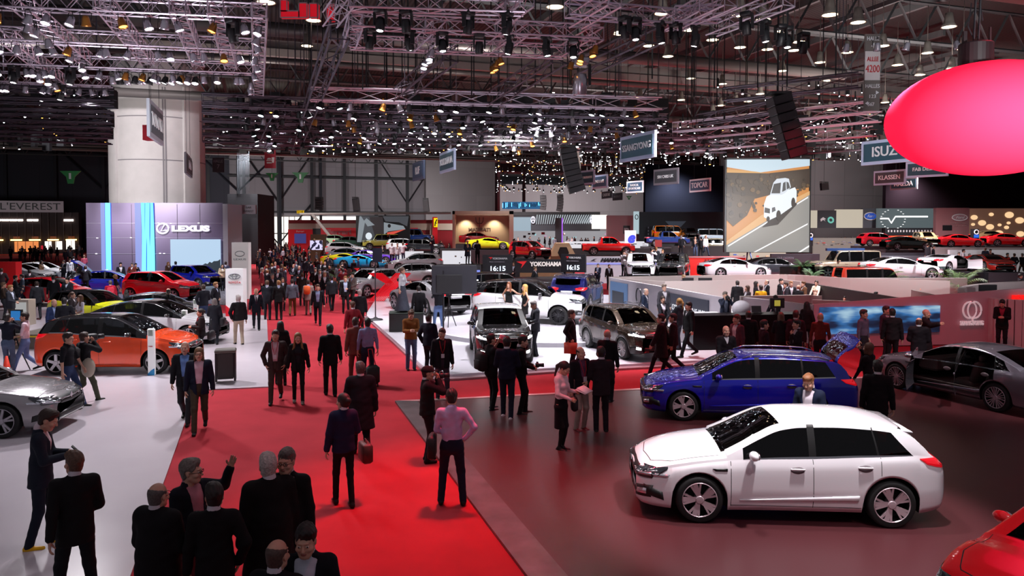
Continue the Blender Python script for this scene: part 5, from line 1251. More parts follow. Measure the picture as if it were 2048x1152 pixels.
o=board('blue_letter_board','white board with a bold blue letter e','sign',1250,1272,461,485,84,tw,.4); letter(o,'e',.5,.38,.9,mat('letter_blue','#2838c8',.5),.06,bold=.08,shear=.3)
o=board('dark_stand','dark navy stand with winged emblem and dim lettering','stand',1278,1452,424,0,104,mat('navy_dark','#0c1824',.6),2,z0=0); w,h=o['w'],o['h']
letter(o,'ASTON MARTIN',.42,.55,.07,mat('letters_blue_grey','#5a7488',.5),.06,wid=.23); shp(o,'wings_emblem',[(.30,.80),(.54,.80),(.48,.68),(.42,.64),(.36,.68)],mat('letters_blue_grey','#5a7488',.5),.06)
rect(o,'lit_window',.21,.70,0,.36,glow('window_pale','#c4e4e8',1.0),.3,.3); rect(o,'lit_window',.73,1.0,0,.36,glow('window_pale','#c4e4e8',1.0),.3,.3); letter(o,'WIRTH',.26,.42,.04,whl,.1,wid=.05); rect(o,'grey_box',.75,1.0,.45,.62,mat('box_grey','#3c3c44',.5),.3,.3)
for i in range(8): rect(o,'small_sign',.10,.112,.15+i*.07,.19+i*.07,mat('pale_small','#8890a0',.5),.06)
# more far panels on the right
def R_(label,px0,px1,yt,yb,Y,m,cat='display wall',th=.6): return board('display_wall',label,cat,px0,px1,yt,0,Y,m,th,z0=zpx(yb,Y))
cw=glow('cream_lit','#d8ccb8',.75); Yf=98
R_('narrow cream lit panel right of the big screen',1619,1634,421,456,Yf,cw); o=R_('dark grey panel with a leaping cat and a round green emblem',1634,1672,421,456,Yf,mat('panel_dark','#34343c',.6)); ring(o,'green_emblem',.70,.45,.13,.14,.12,glow('emblem_green','#70c0b0',.9)); shp(o,'cat_emblem',[(.15,.5),(.3,.62),(.45,.5),(.36,.48),(.42,.38),(.3,.46),(.18,.36)],whl,.06)
R_('wide cream lit panel between two car brand panels',1672,1725,419,456,Yf,cw); o=R_('slate panel with a blue oval emblem',1725,1756,417,456,Yf,mat('slate','#4c5058',.5))
def oval_logo(o,fx,fz,rx,rz,col):
 shp(o,'oval_emblem',[(fx+rx*cos(t),fz+rz*sin(t)) for t in np.linspace(0,2*pi,24)[:-1]],col,.06); ring(o,'oval_ring',fx,fz,rx*1.08,rz*1.1,.07,whl,.08); letter(o,'Ford',fx,fz,rz*.9,whl,.12,wid=rx*1.2,shear=.3)
oval_logo(o,.48,.60,.38,.17,glow('oval_blue','#1c48a8',.9))
m=glow('curve_screen_glow','#6c7c80',.55); o=R_('teal grey screen with a white pulse line and dotted circle',1756,1871,417,456,Yf-2,m,'screen'); w,h=o['w'],o['h']; b=MB(); b.tube([(x*w,-.1,z*h) for x,z in ((.03,.48),(.17,.48),(.22,.25),(.29,.58),(.85,.58))],.10,5); b.build('pulse_line',glow('line_white','#ffffff',1.6),o)
for i in range(22): a=2*pi*i/22; rect(o,'circle_dot',*(.25+.21*cos(a)+q for q in (-.012,.012)),*(.45+.5*sin(a)+q for q in (-.012,.012)),glow('line_white','#ffffff',1.6),.08,.03) if abs(sin(a)) < .95 else None
o=R_('dark display base with lit dots below the teal screen',1770,1871,456,470,Yf-2,mat('base_dark','#22262c',.5)); [rect(o,'dot',.05+i*.06,.075+i*.06,.4,.7,whl,.06) for i in range(15)]
o=R_('rose panel with a white oval emblem',1871,1938,416,480,Yf-3,mat('rose_panel','#9c6c70',.6)); oval_logo(o,.70,.70,.21,.09,mat('rose_oval','#a88890',.5)); rect(o,'black_slot',.2,.48,.30,.46,blkb,.05)
for fz,s in ((.52,'Ford Motor Company'),(.44,'Go Further')): letter(o,s,.68,fz,.04,mat('rose_letters','#c09898',.5),.05,wid=.5)
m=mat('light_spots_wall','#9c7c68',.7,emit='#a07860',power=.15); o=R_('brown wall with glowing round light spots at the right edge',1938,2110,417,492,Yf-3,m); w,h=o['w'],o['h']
for (x,y,r_) in ((1947,435,7),(1963,446,8),(1981,429,5),(2017,430,9),(2038,441,9),(1998,450,4),(2016,446,4),(1979,454,8),(1945,449,4),(1997,467,9),(2012,455,5),(2040,468,8)):
 fx,fz=(x-1938)/172,(492-y)/75; shp(o,'light_spot',[(fx+r_/172*cos(t),fz+r_*.7/75*sin(t)) for t in np.linspace(0,2*pi,18)[:-1]],glow('spot_glow','#f0c898',1.1),.06)
o=board('orange_booth','orange and amber translucent booth in the far right','booth',1780,1834,472,0,88,mat('booth_orange','#c03818',.4,emit='#e05018',power=.3),2,z0=0); [rect(o,'amber_strip',a,a+.03,0,1,glow('amber','#ff9820',1.2),.06) for a in (.2,.62,.9)]
o=board('blue_totem','dark totem with a round blue emblem before the brown wall','sign',1946,1958,458,0,84,blkb,.5,z0=zpx(490,84)); ring(o,'emblem',.5,.8,.35,.13,.06,whl); rect(o,'blue_panel',.1,.9,.45,.65,glow('blue_lit','#2060d0',1.2),.06)
o=board('blue_totem','dark totem with a round emblem right beside the big screen','sign',1617,1626,464,0,84,blkb,.5,z0=zpx(492,84)); ring(o,'emblem',.5,.75,.35,.13,.06,whl); rect(o,'blue_panel',.1,.9,.4,.6,glow('blue_lit','#2060d0',1.2),.06)
o=board('white_parapet','long pale pink parapet wall at the right behind the white sports car','parapet',1860,2120,495,0,62,mat('parapet_pink','#b8a4a4',.6),.4,0,z0=0)
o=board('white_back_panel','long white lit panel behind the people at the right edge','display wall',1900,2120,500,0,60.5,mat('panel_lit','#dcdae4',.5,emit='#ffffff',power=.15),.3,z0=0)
# --- dividing walls in the middle distance
o=board('dividing_wall','long black dividing wall behind the tyre maker booth','partition',880,1345,497,0,74,mat('divider_black','#1b1a1e',.6),.5,.03,z0=0)
o=board('dividing_wall','black dividing wall with shield emblem below the dark stand','partition',1345,1460,492,0,70,mat('divider_black','#1b1a1e',.6),.5,0,z0=0)
o=board('shield_sign','black panel with a white shield emblem under a small red flag','sign',1310,1328,494,510,62,blkb,.3,0,z0=0); shp(o,'shield_emblem',[(.25,.95),(.75,.95),(.75,.82),(.5,.72),(.25,.82)],whl,.05); rect(o,'red_flag',.0,.75,1.0,1.22,glow('flag_red','#c01818',.7),.05); 
hamn=mat('hamann_white','#c8c6d0',.5); o=board('white_barrier','white barrier wall reading HAMANN with a lilac stripe','barrier',1170,1345,513,0,57,hamn,.4,0,z0=0); rect(o,'lilac_stripe',0,1,.70,.76,glow('lilac','#a8a8ff',.8),.03); letter(o,'HAMANN',.32,.86,.12,blkb,.05,wid=.30,shear=.35,bold=.03); shp(o,'emblem',[(.06,.82),(.10,.90),(.14,.92),(.10,.86),(.13,.82),(.09,.84)],blkb,.05)
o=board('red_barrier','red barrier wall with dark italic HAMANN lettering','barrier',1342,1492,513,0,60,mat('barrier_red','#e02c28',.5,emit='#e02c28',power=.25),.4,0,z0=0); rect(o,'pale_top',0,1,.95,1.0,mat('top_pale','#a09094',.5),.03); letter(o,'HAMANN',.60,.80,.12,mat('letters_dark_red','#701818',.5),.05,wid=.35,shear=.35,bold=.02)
o=board('fab_wall','dark grey barrier with faint italic FAB DESIGN lettering','barrier',1543,1640,508,0,58,mat('barrier_grey','#32323a',.5),.3,0,z0=0); letter(o,'FAB DESIGN',.28,.85,.08,mat('faint_letters','#70707a',.5),.05,wid=.35,shear=.35)
o=board('fab_wall','dark grey barrier behind the white sports cars','barrier',1735,1862,506,0,60,mat('barrier_grey','#32323a',.5),.3,0,z0=0); rect(o,'pattern_panel',.05,.95,.5,.9,mat('pattern_grey','#5a6068',.6),.03)
o=board('glass_balustrade','clear glass balustrade in front of the beige off-roader','balustrade',1560,1900,533,562,47,glass('balustrade_glass','#b8c8c4',.7),.03,0)
shelf=mat('stand_wall_beige','#a89a98',.6)
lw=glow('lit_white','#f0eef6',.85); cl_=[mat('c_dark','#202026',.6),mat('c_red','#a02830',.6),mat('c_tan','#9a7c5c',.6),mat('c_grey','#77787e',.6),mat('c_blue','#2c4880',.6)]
def clutter(label,px0,px1,yt,yb,Y,n,m=None):
 o=board('lit_display',label,'display',px0,px1,yt,yb,Y,m or lw,.4,0,z0=0)
 q=zpx(yb,Y)/o['h']
 for i in range(n): x,z,w_,h_=R.uniform(0,.96),R.uniform(q,.88),R.uniform(.015,.06),R.uniform(.04,.14)*(1-q); rect(o,'exhibit',x,min(1,x+w_),z,min(.98,z+h_),R.choice(cl_),.04,.05)
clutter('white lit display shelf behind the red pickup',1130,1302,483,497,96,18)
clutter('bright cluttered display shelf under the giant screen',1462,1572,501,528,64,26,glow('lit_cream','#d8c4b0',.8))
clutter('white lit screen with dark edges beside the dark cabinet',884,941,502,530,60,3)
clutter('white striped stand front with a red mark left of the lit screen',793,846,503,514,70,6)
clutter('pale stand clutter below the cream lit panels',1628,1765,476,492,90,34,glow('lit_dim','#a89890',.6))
# faceted tan booth with emblem
o=thing('tan_booth','tan faceted booth with a dark ram-shaped emblem on its front','booth',PY(1124,530,68)*1); o.location.z=0; zt=zpx(486,68); zc_=zpx(511,68); s=68/FPX
b=MB(); q=[]
for z,hw,dd in ((0,23,1.6),(zc_,25,1.8),(zt-.3,16,1.2),(zt,13,1.0)): q.append([(-hw*s,-dd,z),(hw*s,-dd,z),(hw*s,dd,z),(-hw*s,dd,z)])
vs=[v for r_ in q for v in r_]; b.add(vs,[(4*i+k,4*i+(k+1) % 4,4*i+4+(k+1) % 4,4*i+4+k) for i in range(3) for k in range(4)]+[(12,13,14,15)]); b.build('booth_body',mat('tan_board','#a8805c',.7),o)
b=MB(); b.prism([(-.5,1.0),(-.3,1.5),(.3,1.5),(.5,1.0),(.15,.3),(-.15,.3)],.1,Matrix.Translation((0,-1.75,zc_-.7))); b.box((-.4,-1.8,zc_-1.0),(.5,.1,.8)); b.build('emblem',blkb,o)
# --- tyre maker booth
Yk=50
ky=mat('booth_black','#17161c',.45)
def scrn(label,px0,px1,yt,yb,Y,ang):
 o=board('time_screen',label,'screen',px0,px1,yt,yb,Y,ky,.15,ang); w,h=o['w'],o['h']
 letter(o,'16:15',.5,.25,.26,glow('digits','#e8f0ff',1.4),.03,wid=.5,bold=.01); letter(o,'YOKOHAMA',.58,.80,.11,whl,.03,wid=.5); shp(o,'red_arrow',[(.2,.86),(.33,.88),(.26,.74),(.27,.82)],glow('arrow_red','#e01820',.8),.03); letter(o,'PRESS CONFERENCE',.48,.62,.06,dimw,.03,wid=.5)
 b=MB(); b.tube([(w/2,.1,0),(w/2,.1,-o.location.z)],.05,5); b.build('stand_pole',blkb,o); return o
scrn('tall dark screen showing 16:15 left of the black bar',965,1025,510,547,48,0); scrn('tall dark screen showing 16:15 right of the black bar',1122,1171,508,544,44,-.5)
o=board('booth_sign','black sign wall with large pale YOKOHAMA lettering and red arrow','sign',1030,1128,519,540,Yk,ky,.3,0,z0=0); w,h=o['w'],o['h']; letter(o,'YOKOHAMA',.63,.85,.13,mat('letters_cream','#d8cfc8',.5,emit='#ffffff',power=.3),.08,wid=.66,bold=.02); shp(o,'red_arrow',[(.03,.93),(.24,.95),(.12,.72),(.15,.85)],glow('arrow_red','#e01820',.8),.06); rect(o,'back_shelf',.1,.95,.38,.58,mat('shelf_warm','#5a4030',.6,emit='#a07040',power=.2),.05)
p=PY(1108,600,45); ct=thing('round_bar_counter','dark round bar counter in front of the tyre maker sign','counter',(p.x-.5,44,.12)); b=MB(); b.lathe([(.001,1.1),(2.3,1.1),(2.35,1.05),(2.1,1.0),(2.0,0),(.001,0)],40); b.build('counter_body',mat('counter_dark','#241c20',.3),ct,True); b=MB(); b.lathe([(2.34,1.02),(2.40,1.04),(2.34,1.07)],40); b.build('rail',chrome_ if 'chrome_' in globals() else mat('chrome','#c8c8cc',.15,1.0),ct)
o=board('small_board','black board with red logo and small YOKOHAMA lettering before the silver car','sign',705,752,534,572,52,ky,.15,0); letter(o,'YOKOHAMA',.66,.86,.13,whl,.04,wid=.6); shp(o,'red_arrow',[(.05,.92),(.3,.94),(.16,.72),(.18,.84)],glow('arrow_red','#e01820',.8),.03)
o=board('dark_cabinet','dark cabinet block behind the big monitor','cabinet',870,960,531,0,46,mat('cabinet_dark','#201e22',.5),1.5,0,z0=.0); rect(o,'blue_edge',.92,1.0,.25,.85,glow('blue_white','#8898f8',1.0),.03)
# big red chevron sculpture
o=thing('red_chevron','huge ribbed red plastic chevron sculpture behind the performer','sculpture',PY(775,600,42)); o.location.z=.0; zt=zpx(546,42); zb=zpx(602,42); s=42/FPX
rp_=mat('red_plastic','#e01020',.15,coat=1,emit='#ff1020',power=.15)
for (x0,x1,x2,x3) in ((-38,-10,-4,16),(48,16,-6,-38)):
 b=MB(); n=9
 for i in range(n):
  t0,t1=i/n,(i+.72)/n
  def P(t,top): return Vector((((x0+(x1-x0)*t) if top else (x2+(x3-x2)*t))*s,0,zt if top else (zb if x0 > 0 else zb+1.0)))
  vs=[P(t0,1),P(t1,1),P(t1,0),P(t0,0)]; d=Vector((0,.35,0)); b.add([v-d*.5 for v in vs]+[v+d*.5 for v in vs],[(0,3,2,1),(4,5,6,7),(0,1,5,4),(1,2,6,5),(2,3,7,6),(3,0,4,7)])
 b.build('chevron_arm',rp_,o)
# --- the giant screen
o=board('giant_screen','giant LED screen showing a white pickup truck on a desert road','screen',1452,1617,320,0,52,blkb,.6,-.06,z0=zpx(505,52)); w,h=o['w'],o['h']
gsk=[('#c8dce8',1.0,[(0,1),(1,1),(1,.93),(.4,.86),(0,.92)]),('#e0a860',.9,[(0,.90),(.35,.87),(.6,.83),(0,.84)]),('#4a3828',.6,[(0,.86),(.5,.85),(1,.90),(1,.70),(.7,.66),(.35,.58),(0,.62)]),('#5a4630',.6,[(0,.64),(.35,.60),(.25,.40),(.08,.28),(0,.35)])]
base=rect(o,'picture_ground',.005,.995,.005,.995,glow('g_orange','#d89048',.9),.03,.02)
def gl(c,p=.9): return glow('g_'+c.lstrip('#'),c,p)
for i,(c,p_,pts) in enumerate(gsk): shp(o,'picture_area',pts,gl(c,p_),.06+i*.012)
shp(o,'picture_road',[(.0,.08),(1,.62),(1,.005),(.0,.005)],gl('#9a9894'),.11); shp(o,'picture_sand',[(0,.12),(.42,.40),(1,.66),(1,.62),(0,.08)],gl('#e8b478'),.12)
shp(o,'road_line',[(.02,.06),(.98,.585),(.98,.60),(.02,.075)],gl('#f0f0f0',1.1),.135); shp(o,'road_line',[(.36,.005),(.98,.30),(.98,.315),(.33,.005)],gl('#f0f0f0',1.1),.135); shp(o,'road_line',[(.9,.005),(1,.06),(1,.08),(.87,.005)],gl('#f0f0f0',1.1),.135)
for i in range(90):
 x,z=R.uniform(.0,.98),R.uniform(.35,.84) if i % 3 else R.uniform(.62,.84); z=max(z,.40+x*.33-R.uniform(0,.07)); r_=R.uniform(.012,.035); shp(o,'picture_bush',[(x+r_*cos(t)*R.uniform(.7,1),z+r_*.9*sin(t)*R.uniform(.7,1)) for t in np.linspace(0,2*pi,9)[:-1]],gl(R.choice(['#3a2c1e','#4e3c28','#5c4a34','#7a5c38','#34281c']),.7),.115+.0004*i)
shp(o,'truck_shadow',[(.43,.27),(.62,.30),(.85,.52),(.80,.56),(.5,.33)],gl('#24242a',.8),.15); shp(o,'truck_body',[(.45,.52),(.48,.60),(.52,.62),(.58,.63),(.66,.655),(.70,.66),(.82,.70),(.84,.66),(.84,.55),(.80,.50),(.64,.40),(.52,.35),(.45,.38)],gl('#e4ecf4',1.05),.17)
shp(o,'truck_cab',[(.52,.62),(.56,.75),(.60,.79),(.70,.80),(.745,.79),(.77,.70),(.70,.64),(.66,.62)],gl('#d4dce6',1.0),.18); shp(o,'truck_window',[(.535,.635),(.565,.735),(.65,.75),(.64,.635)],gl('#30363e',.8),.19); shp(o,'truck_window',[(.665,.65),(.675,.745),(.705,.76),(.71,.67)],gl('#3a4048',.8),.19); shp(o,'truck_window',[(.72,.675),(.715,.76),(.74,.75),(.76,.695)],gl('#3a4048',.8),.19)
for (cx,cz,rx,rz) in ((.625,.40,.028,.055),(.80,.535,.024,.055),(.50,.36,.02,.03)): shp(o,'truck_wheel',[(cx+rx*cos(t),cz+rz*sin(t)) for t in np.linspace(0,2*pi,16)[:-1]],gl('#1c1c20',.8),.19)
shp(o,'truck_grille',[(.455,.43),(.52,.42),(.52,.47),(.46,.485)],gl('#3a3e46',.8),.19); shp(o,'truck_lamp',[(.545,.43),(.59,.45),(.58,.49),(.545,.48)],gl('#5a6068',.8),.19)
b=MB(); b.box((-.05,.2,h/2),(.12,.5,h)); b.box((w+.05,.2,h/2),(.12,.5,h)); b.box((w/2,.2,h+.05),(w,.5,.12)); b.build('screen_frame',mat('frame_black','#0c0c10',.5),o); b=MB(); [b.tube([(w*f,.2,h),(w*f,.2,h+9)],.02,4) for f in (.1,.5,.9)]; b.build('suspension_wire',blkb,o)
area((o.location.x+w/2,o.location.y-1.5,o.location.z+h/2),5,5,160,(1,.85,.7),(pi/2,0,0))
# --- the balloon lamp
bp=PY(1977,239,13.0); o=thing('balloon_lamp','huge glowing red oval balloon lamp hanging at the upper right','lamp',bp)
bmt=mat('balloon_glow','#f03c60',.9,spec=.1,emit='#ff1844',power=.88)
b=MB(); b.ball((0,0,0),(1.62,1.62,.965),56,36); b.build('balloon',bmt,o,True)
b=MB(); b.lathe([(.001,1.30),(.26,1.30),(.27,1.28),(.27,.93),(.20,.90)],28,(-.24,0,0)); b.box((-.44,0,1.38),(.06,.06,.25)); b.box((.0,0,1.38),(.03,.03,.4)); b.build('canister',mat('canister_black','#180a0e',.4),o)
b=MB()
for q in (-.28,-.2): b.tube([(q,0,1.3),(q+.03,.03,1.7),(q+.02,0,2.1),(-.22,0,2.6),(-.22,0,6)],.018,5)
b.tube([(-.2,.05,1.3),(-.35,.05,1.6),(-.3,.05,2.0),(-.15,.05,2.0),(-.1,.05,1.7)],.012,4); b.build('chain',blkb,o)
lamp_spot(bp+Vector((-4.5,-3.5,1.2)),bp,190,(1,.55,.62),45,.9,.5)  # added spot outside the balloon, brightens its left side
# --- white booth walls of the middle stand
pw_=mat('booth_white','#c4bcc4',.55); pin=mat('booth_inside','#a89c98',.6)
def lowwall(label,pts,z0,z1,m,th=.12,name='booth_wall',group=None,z1b=None):
 """a thin wall following ground points"""
 b=MB(); n=len(pts)
 for i in range(n-1):
  a,c=Vector(pts[i][:2]+(0,)) if isinstance(pts[i],tuple) else Vector((pts[i].x,pts[i].y,0)),Vector((pts[i+1].x,pts[i+1].y,0))
  d=(c-a).normalized(); q=Vector((-d.y,d.x,0))*th; za=z1 if z1b is None else z1+(z1b-z1)*i/(n-1); zc2=z1 if z1b is None else z1+(z1b-z1)*(i+1)/(n-1)
  vs=[a,c,c+q,a+q]; b.add([(v.x,v.y,z0) for v in vs]+[(v.x,v.y,z) for v,z in zip(vs,(za,zc2,zc2,za))],[(0,3,2,1),(4,5,6,7),(0,1,5,4),(1,2,6,5),(2,3,7,6),(3,0,4,7)])
 o=b.build(name,m); tag(o,label,'partition',group); return o
def curve(pts,n=8):
 xs=[p.x for p in pts]; ys=[p.y for p in pts]; t=np.arange(len(pts)); tt=np.linspace(0,len(pts)-1,n*(len(pts)-1)+1)
 return [Vector((float(a),float(b),0)) for a,b in zip(pchip(list(zip(t,xs)),tt),pchip(list(zip(t,ys)),tt))]
def top(px,py,z): p=G(px,py,z); p.z=0; return p
W1a,W1b=top(1219,555,1.62),top(1457,597,1.62)
o=lowwall('white booth wall with the press conference screen and ring emblem',[W1a,W1b],.1,1.62,pw_); 
dv_=(W1b-W1a); Lw=dv_.length; ang=atan2(dv_.y,dv_.x)
def onwall(name,a0,a1,z0,z1,m,par=None,out=.04,th=.04):
 b=MB(); b.box(((a0+a1)/2*Lw,-out,(z0+z1)/2),((a1-a0)*Lw,th,z1-z0)); q=b.build(name,m,o,loc=W1a); q.rotation_euler.z=ang; return q
def f_on(px):  # where along the wall a picture column falls
 u=(px-1024)/FPX; return (u*W1a.y-W1a.x)/(dv_.x-u*dv_.y)
onwall('poster',f_on(1223),f_on(1256),.35,1.45,glow('poster_blue','#5878a8',.7)); onwall('poster_shape',f_on(1228),f_on(1250),.35,1.0,glow('poster_dark','#30384a',.5),out=.07)
q=onwall('press_screen',f_on(1330),f_on(1420),.45,1.42,glow('press_dark','#20243a',.7)); 
t_=text('PRESS CONFERENCE 12:15-12:30',.34,'lettering',glow('press_white','#f0f0f8',1.1),o,W1a+dv_*((f_on(1330)+f_on(1420))/2)+Vector((sin(ang)*.09,-cos(ang)*.09,.85)),(pi/2,0,ang),.005,wid=(f_on(1418)-f_on(1333))*Lw*.95)
b=MB(); c=W1a+dv_*f_on(1281)+Vector((sin(ang)*.08,-cos(ang)*.08,1.0)); ax=dv_.normalized()
for sgn in (-1,1): b.tube([c+ax*(sgn*(.05+.24*cos(t)))+Vector((0,0,.36*sin(t))) for t in np.linspace(-1.4,1.4,12)],.035,5)
b.tube([c+Vector((0,0,-.36)),c+ax*.12+Vector((0,0,-.48))],.03,5); b.build('ring_emblem',mat('emblem_steel','#2a2a30',.3,.5),o)
# inside walls behind
lowwall('long pale inner wall of the middle booth below the parked white cars',curve([top(1219,553,1.62),top(1400,551,1.6),top(1560,549,1.6),top(1700,556,1.6),top(1900,562,1.6)]),0,1.6,pin)
lowwall('white inner wall of the booth with dark doors',[top(1219,556,1.6),top(1330,562,1.6),top(1560,560,1.55),top(1600,566,1.5)],0,1.58,pin)
o=board('dark_doorway','dark doorway in the inner booth wall, wider of the two','doorway',1366,1388,556,0,39.5,blkb,.1,0,z0=0); o=board('dark_doorway','dark doorway in the inner booth wall, right of the pale shirt man','doorway',1398,1425,556,0,39.5,blkb,.1,0,z0=0)
lowwall('dark topped dividing wall sloping right inside the booth',[top(1587,562,1.5),top(1700,580,1.5),top(1822,600,1.5)],0,1.5,mat('inner_dark','#1d1a1c',.6))
lowwall('pale wall right of the dark dividing wall',curve([top(1822,584,1.4),top(1900,597,1.5),top(1965,601,1.6)]),0,1.5,pin)
lowwall('white low wall with a slatted strip holding potted palms',curve([top(1700,556,1.5),top(1800,556,1.5),top(1935,556,1.5)]),0,1.5,pin,.2)
lowwall('curved white counter wall at the right edge',curve([top(2100,601,1.7),top(2000,597,1.7),top(1945,588,1.7),top(1930,577,1.7),top(1960,569,1.7),top(2060,562,1.7)]),0,1.7,mat('counter_white','#cfc0c0',.5),.25)
o=board('tv_panel','dark tv screen on the curved wall inside the right booth','screen',1962,1996,570,583,30.5,blkb,.1,0)
lowwall('white front wall beside the desk with the ring emblem',[top(1482,592,1.5),top(1560,602,1.45),top(1632,614,1.4)],.04,1.45,pw_)
lowwall('low white counter front inside the booth',[top(1482,590,1.55),top(1620,590,1.5),top(1640,592,1.5)],1.15,1.5,pin)
lowwall('white desk return beside the red front wall',[top(1625,592,1.5),top(1700,605,1.3)],0,1.35,pin)
# the long front wall in red light, with its screen
F0,F1=top(1628,612,1.5),top(2110,572,2.1)
o=lowwall('long front booth wall in red light with blue screen and ring emblem',[F0,F0.lerp(F1,.5),F1],.04,1.55,mat('front_wall','#c4a8b0',.5),z1b=2.1)
fv=F1-F0; Lf=fv.length; fa=atan2(fv.y,fv.x)
def fo(px): u=(px-1024)/FPX; return (u*F0.y-F0.x)/(fv.x-u*fv.y)
blue=glow('screen_blue','#3c6ca8',.8); nt=blue.node_tree; nz=nt.nodes.new('ShaderNodeTexNoise'); nz.inputs['Scale'].default_value=1.1; nz.inputs['Detail'].default_value=3; tc=nt.nodes.new('ShaderNodeTexCoord'); mp=nt.nodes.new('ShaderNodeMapping'); mp.inputs['Scale'].default_value=(.5,.5,1.8); nt.links.new(tc.outputs['Object'],mp.inputs[0]); nt.links.new(mp.outputs[0],nz.inputs[0]); rp=nt.nodes.new('ShaderNodeValToRGB')
for p_,c in ((.30,'#0a1220'),(.45,'#182a48'),(.55,'#3a78b8'),(.68,'#b8dcf0')):
 e=rp.color_ramp.elements.new(p_); e.color=lin(c)
nt.links.new(nz.outputs[0],rp.inputs[0]); nt.links.new(rp.outputs[0],nt.nodes['Principled BSDF'].inputs['Emission Color'])
b=MB(); b.box(((fo(1640)+fo(1880))/2*Lf,-.05,.98),((fo(1880)-fo(1640))*Lf,.05,.95)); q=b.build('wall_screen',blue,o,loc=F0); q.rotation_euler.z=fa
def fpos(px,z,out=.1): f=fo(px); return F0+fv*f+Vector((sin(fa)*out,-cos(fa)*out,z))
ax=fv.normalized(); c=fpos(1943,1.28); b=MB(); st_=mat('emblem_chrome','#e6dade',.25,.2,emit='#e0c8cc',power=.35)  # weak emission stands in for halo light on emblem and letters
for sgn in (-1,1):
 b.tube([c+ax*(sgn*(.02+.34*cos(t) ** .8 if cos(t) > 0 else .02))+Vector((0,0,.30*sin(t))) for t in np.linspace(-1.5,1.5,14)],.035,5); b.tube([c+ax*(sgn*.17*cos(t))+Vector((0,0,.27*sin(t))) for t in np.linspace(-1.5,1.5,12)],.03,5)
b.tube([c+Vector((0,0,-.30)),c+ax*.05+Vector((0,0,-.42))],.035,5); b.build('ring_emblem',st_,o)
text('SSANGYONG',.22,'lettering',st_,o,fpos(1943,.80),(pi/2,0,fa),.03,wid=.92,bold=.008); text('ISUZU',.42,'lettering',glow('isuzu_red','#ff1410',1.5),o,fpos(2060,1.62),(pi/2,0,fa),.03,wid=1.5,bold=.015)
# black counter in front
c0,c1=G(1386,708),G(1604,702); c2,c3=c1+Vector((0,.8,0)),c0+Vector((0,.8,0))
zk=1.28; o=MB().slab([(p.x,p.y) for p in (c0,c1,c2,c3)],.04,zk).build('black_counter',mat('gloss_black','#07070a',.3,spec=.2)); tag(o,'large glossy black counter block at the edge of the red carpet','counter')
pp=(c2+c3)/2; b=MB(); b.box((0,0,1.62),(.5,.08,.34)); o=b.build('monitor',blkb,None,loc=G(1560,702)+Vector((0,.35,0))); tag(o,'small monitor glowing yellow on the black counter','monitor'); MB().box((0,-.045,1.62),(.2,.02,.2)).build('lit_display',glow('display_y','#b0a040',.8),o); MB().box((0,0,1.36),(.08,.08,.2)).build('foot',blkb,o)
b=MB(); pz=top(1500,612,1.45); b.ball((0,0,0),(.34,.25,.30),20,12); o=b.build('emblem_shell',wht,None,True,loc=pz+Vector((-.2,.35,1.32))); tag(o,'rounded white shell standing for the ring emblem beside the laptop','display')  # plain shell stands in for the ring emblem on the wall
b=MB(); b.box((0,0,0),(.34,.24,.015)); b.box((0,.13,.11),(.34,.012,.22),Matrix.Rotation(-.25,3,'X')); o=b.build('laptop',blkb,None,loc=G(1515,625,1.30)); o.location.z=1.30; tag(o,'open black laptop on the black counter','laptop')
# white podium with leaflets
pz=G(1385,700,.12); r=thing('white_podium','white reception podium on the stage before the press screen','podium',(G(1385,690).x,G(1385,690).y,.12)); b=MB(); b.box((0,0,.5),(1.1,.45,1.0),bev=.04); b.build('podium_body',wht,r); b=MB(); b.box((.1,0,1.03),(1.7,.6,.06),bev=.02); b.build('podium_top',mat('podium_top','#f0eef4',.3),r)
# monitor seen from behind, on a tall pole
pm=G(895,668,.12); pp=PY(907,668,pm.y); r=thing('monitor_on_pole','big dark monitor seen from behind on a tall pole','monitor',(pm.x-.28,pm.y+.0,.12),.15); zt=zpx(532,pm.y); zb=zpx(590,pm.y)
b=MB(); b.box((.55,0,(zt+zb)/2-.1),(1.75,.08,zt-zb),bev=.02); b.build('screen_back',mat('monitor_grey','#1c1d26',.6),r); b=MB(); b.box((.35,-.06,(zt+zb)/2-.25),(1.0,.06,.7),bev=.02); b.build('mount',mat('monitor_black','#0e0f14',.6),r)
b=MB(); b.tube([(.12,-.02,0),(.12,-.02,zt-.3)],.035,8); b.build('pole',blkb,r); b=MB(); b.box((.1,0,.04),(.7,.5,.03)); b.box((.12,0,.07),(.25,.2,.06)); b.build('foot',blkb,r)
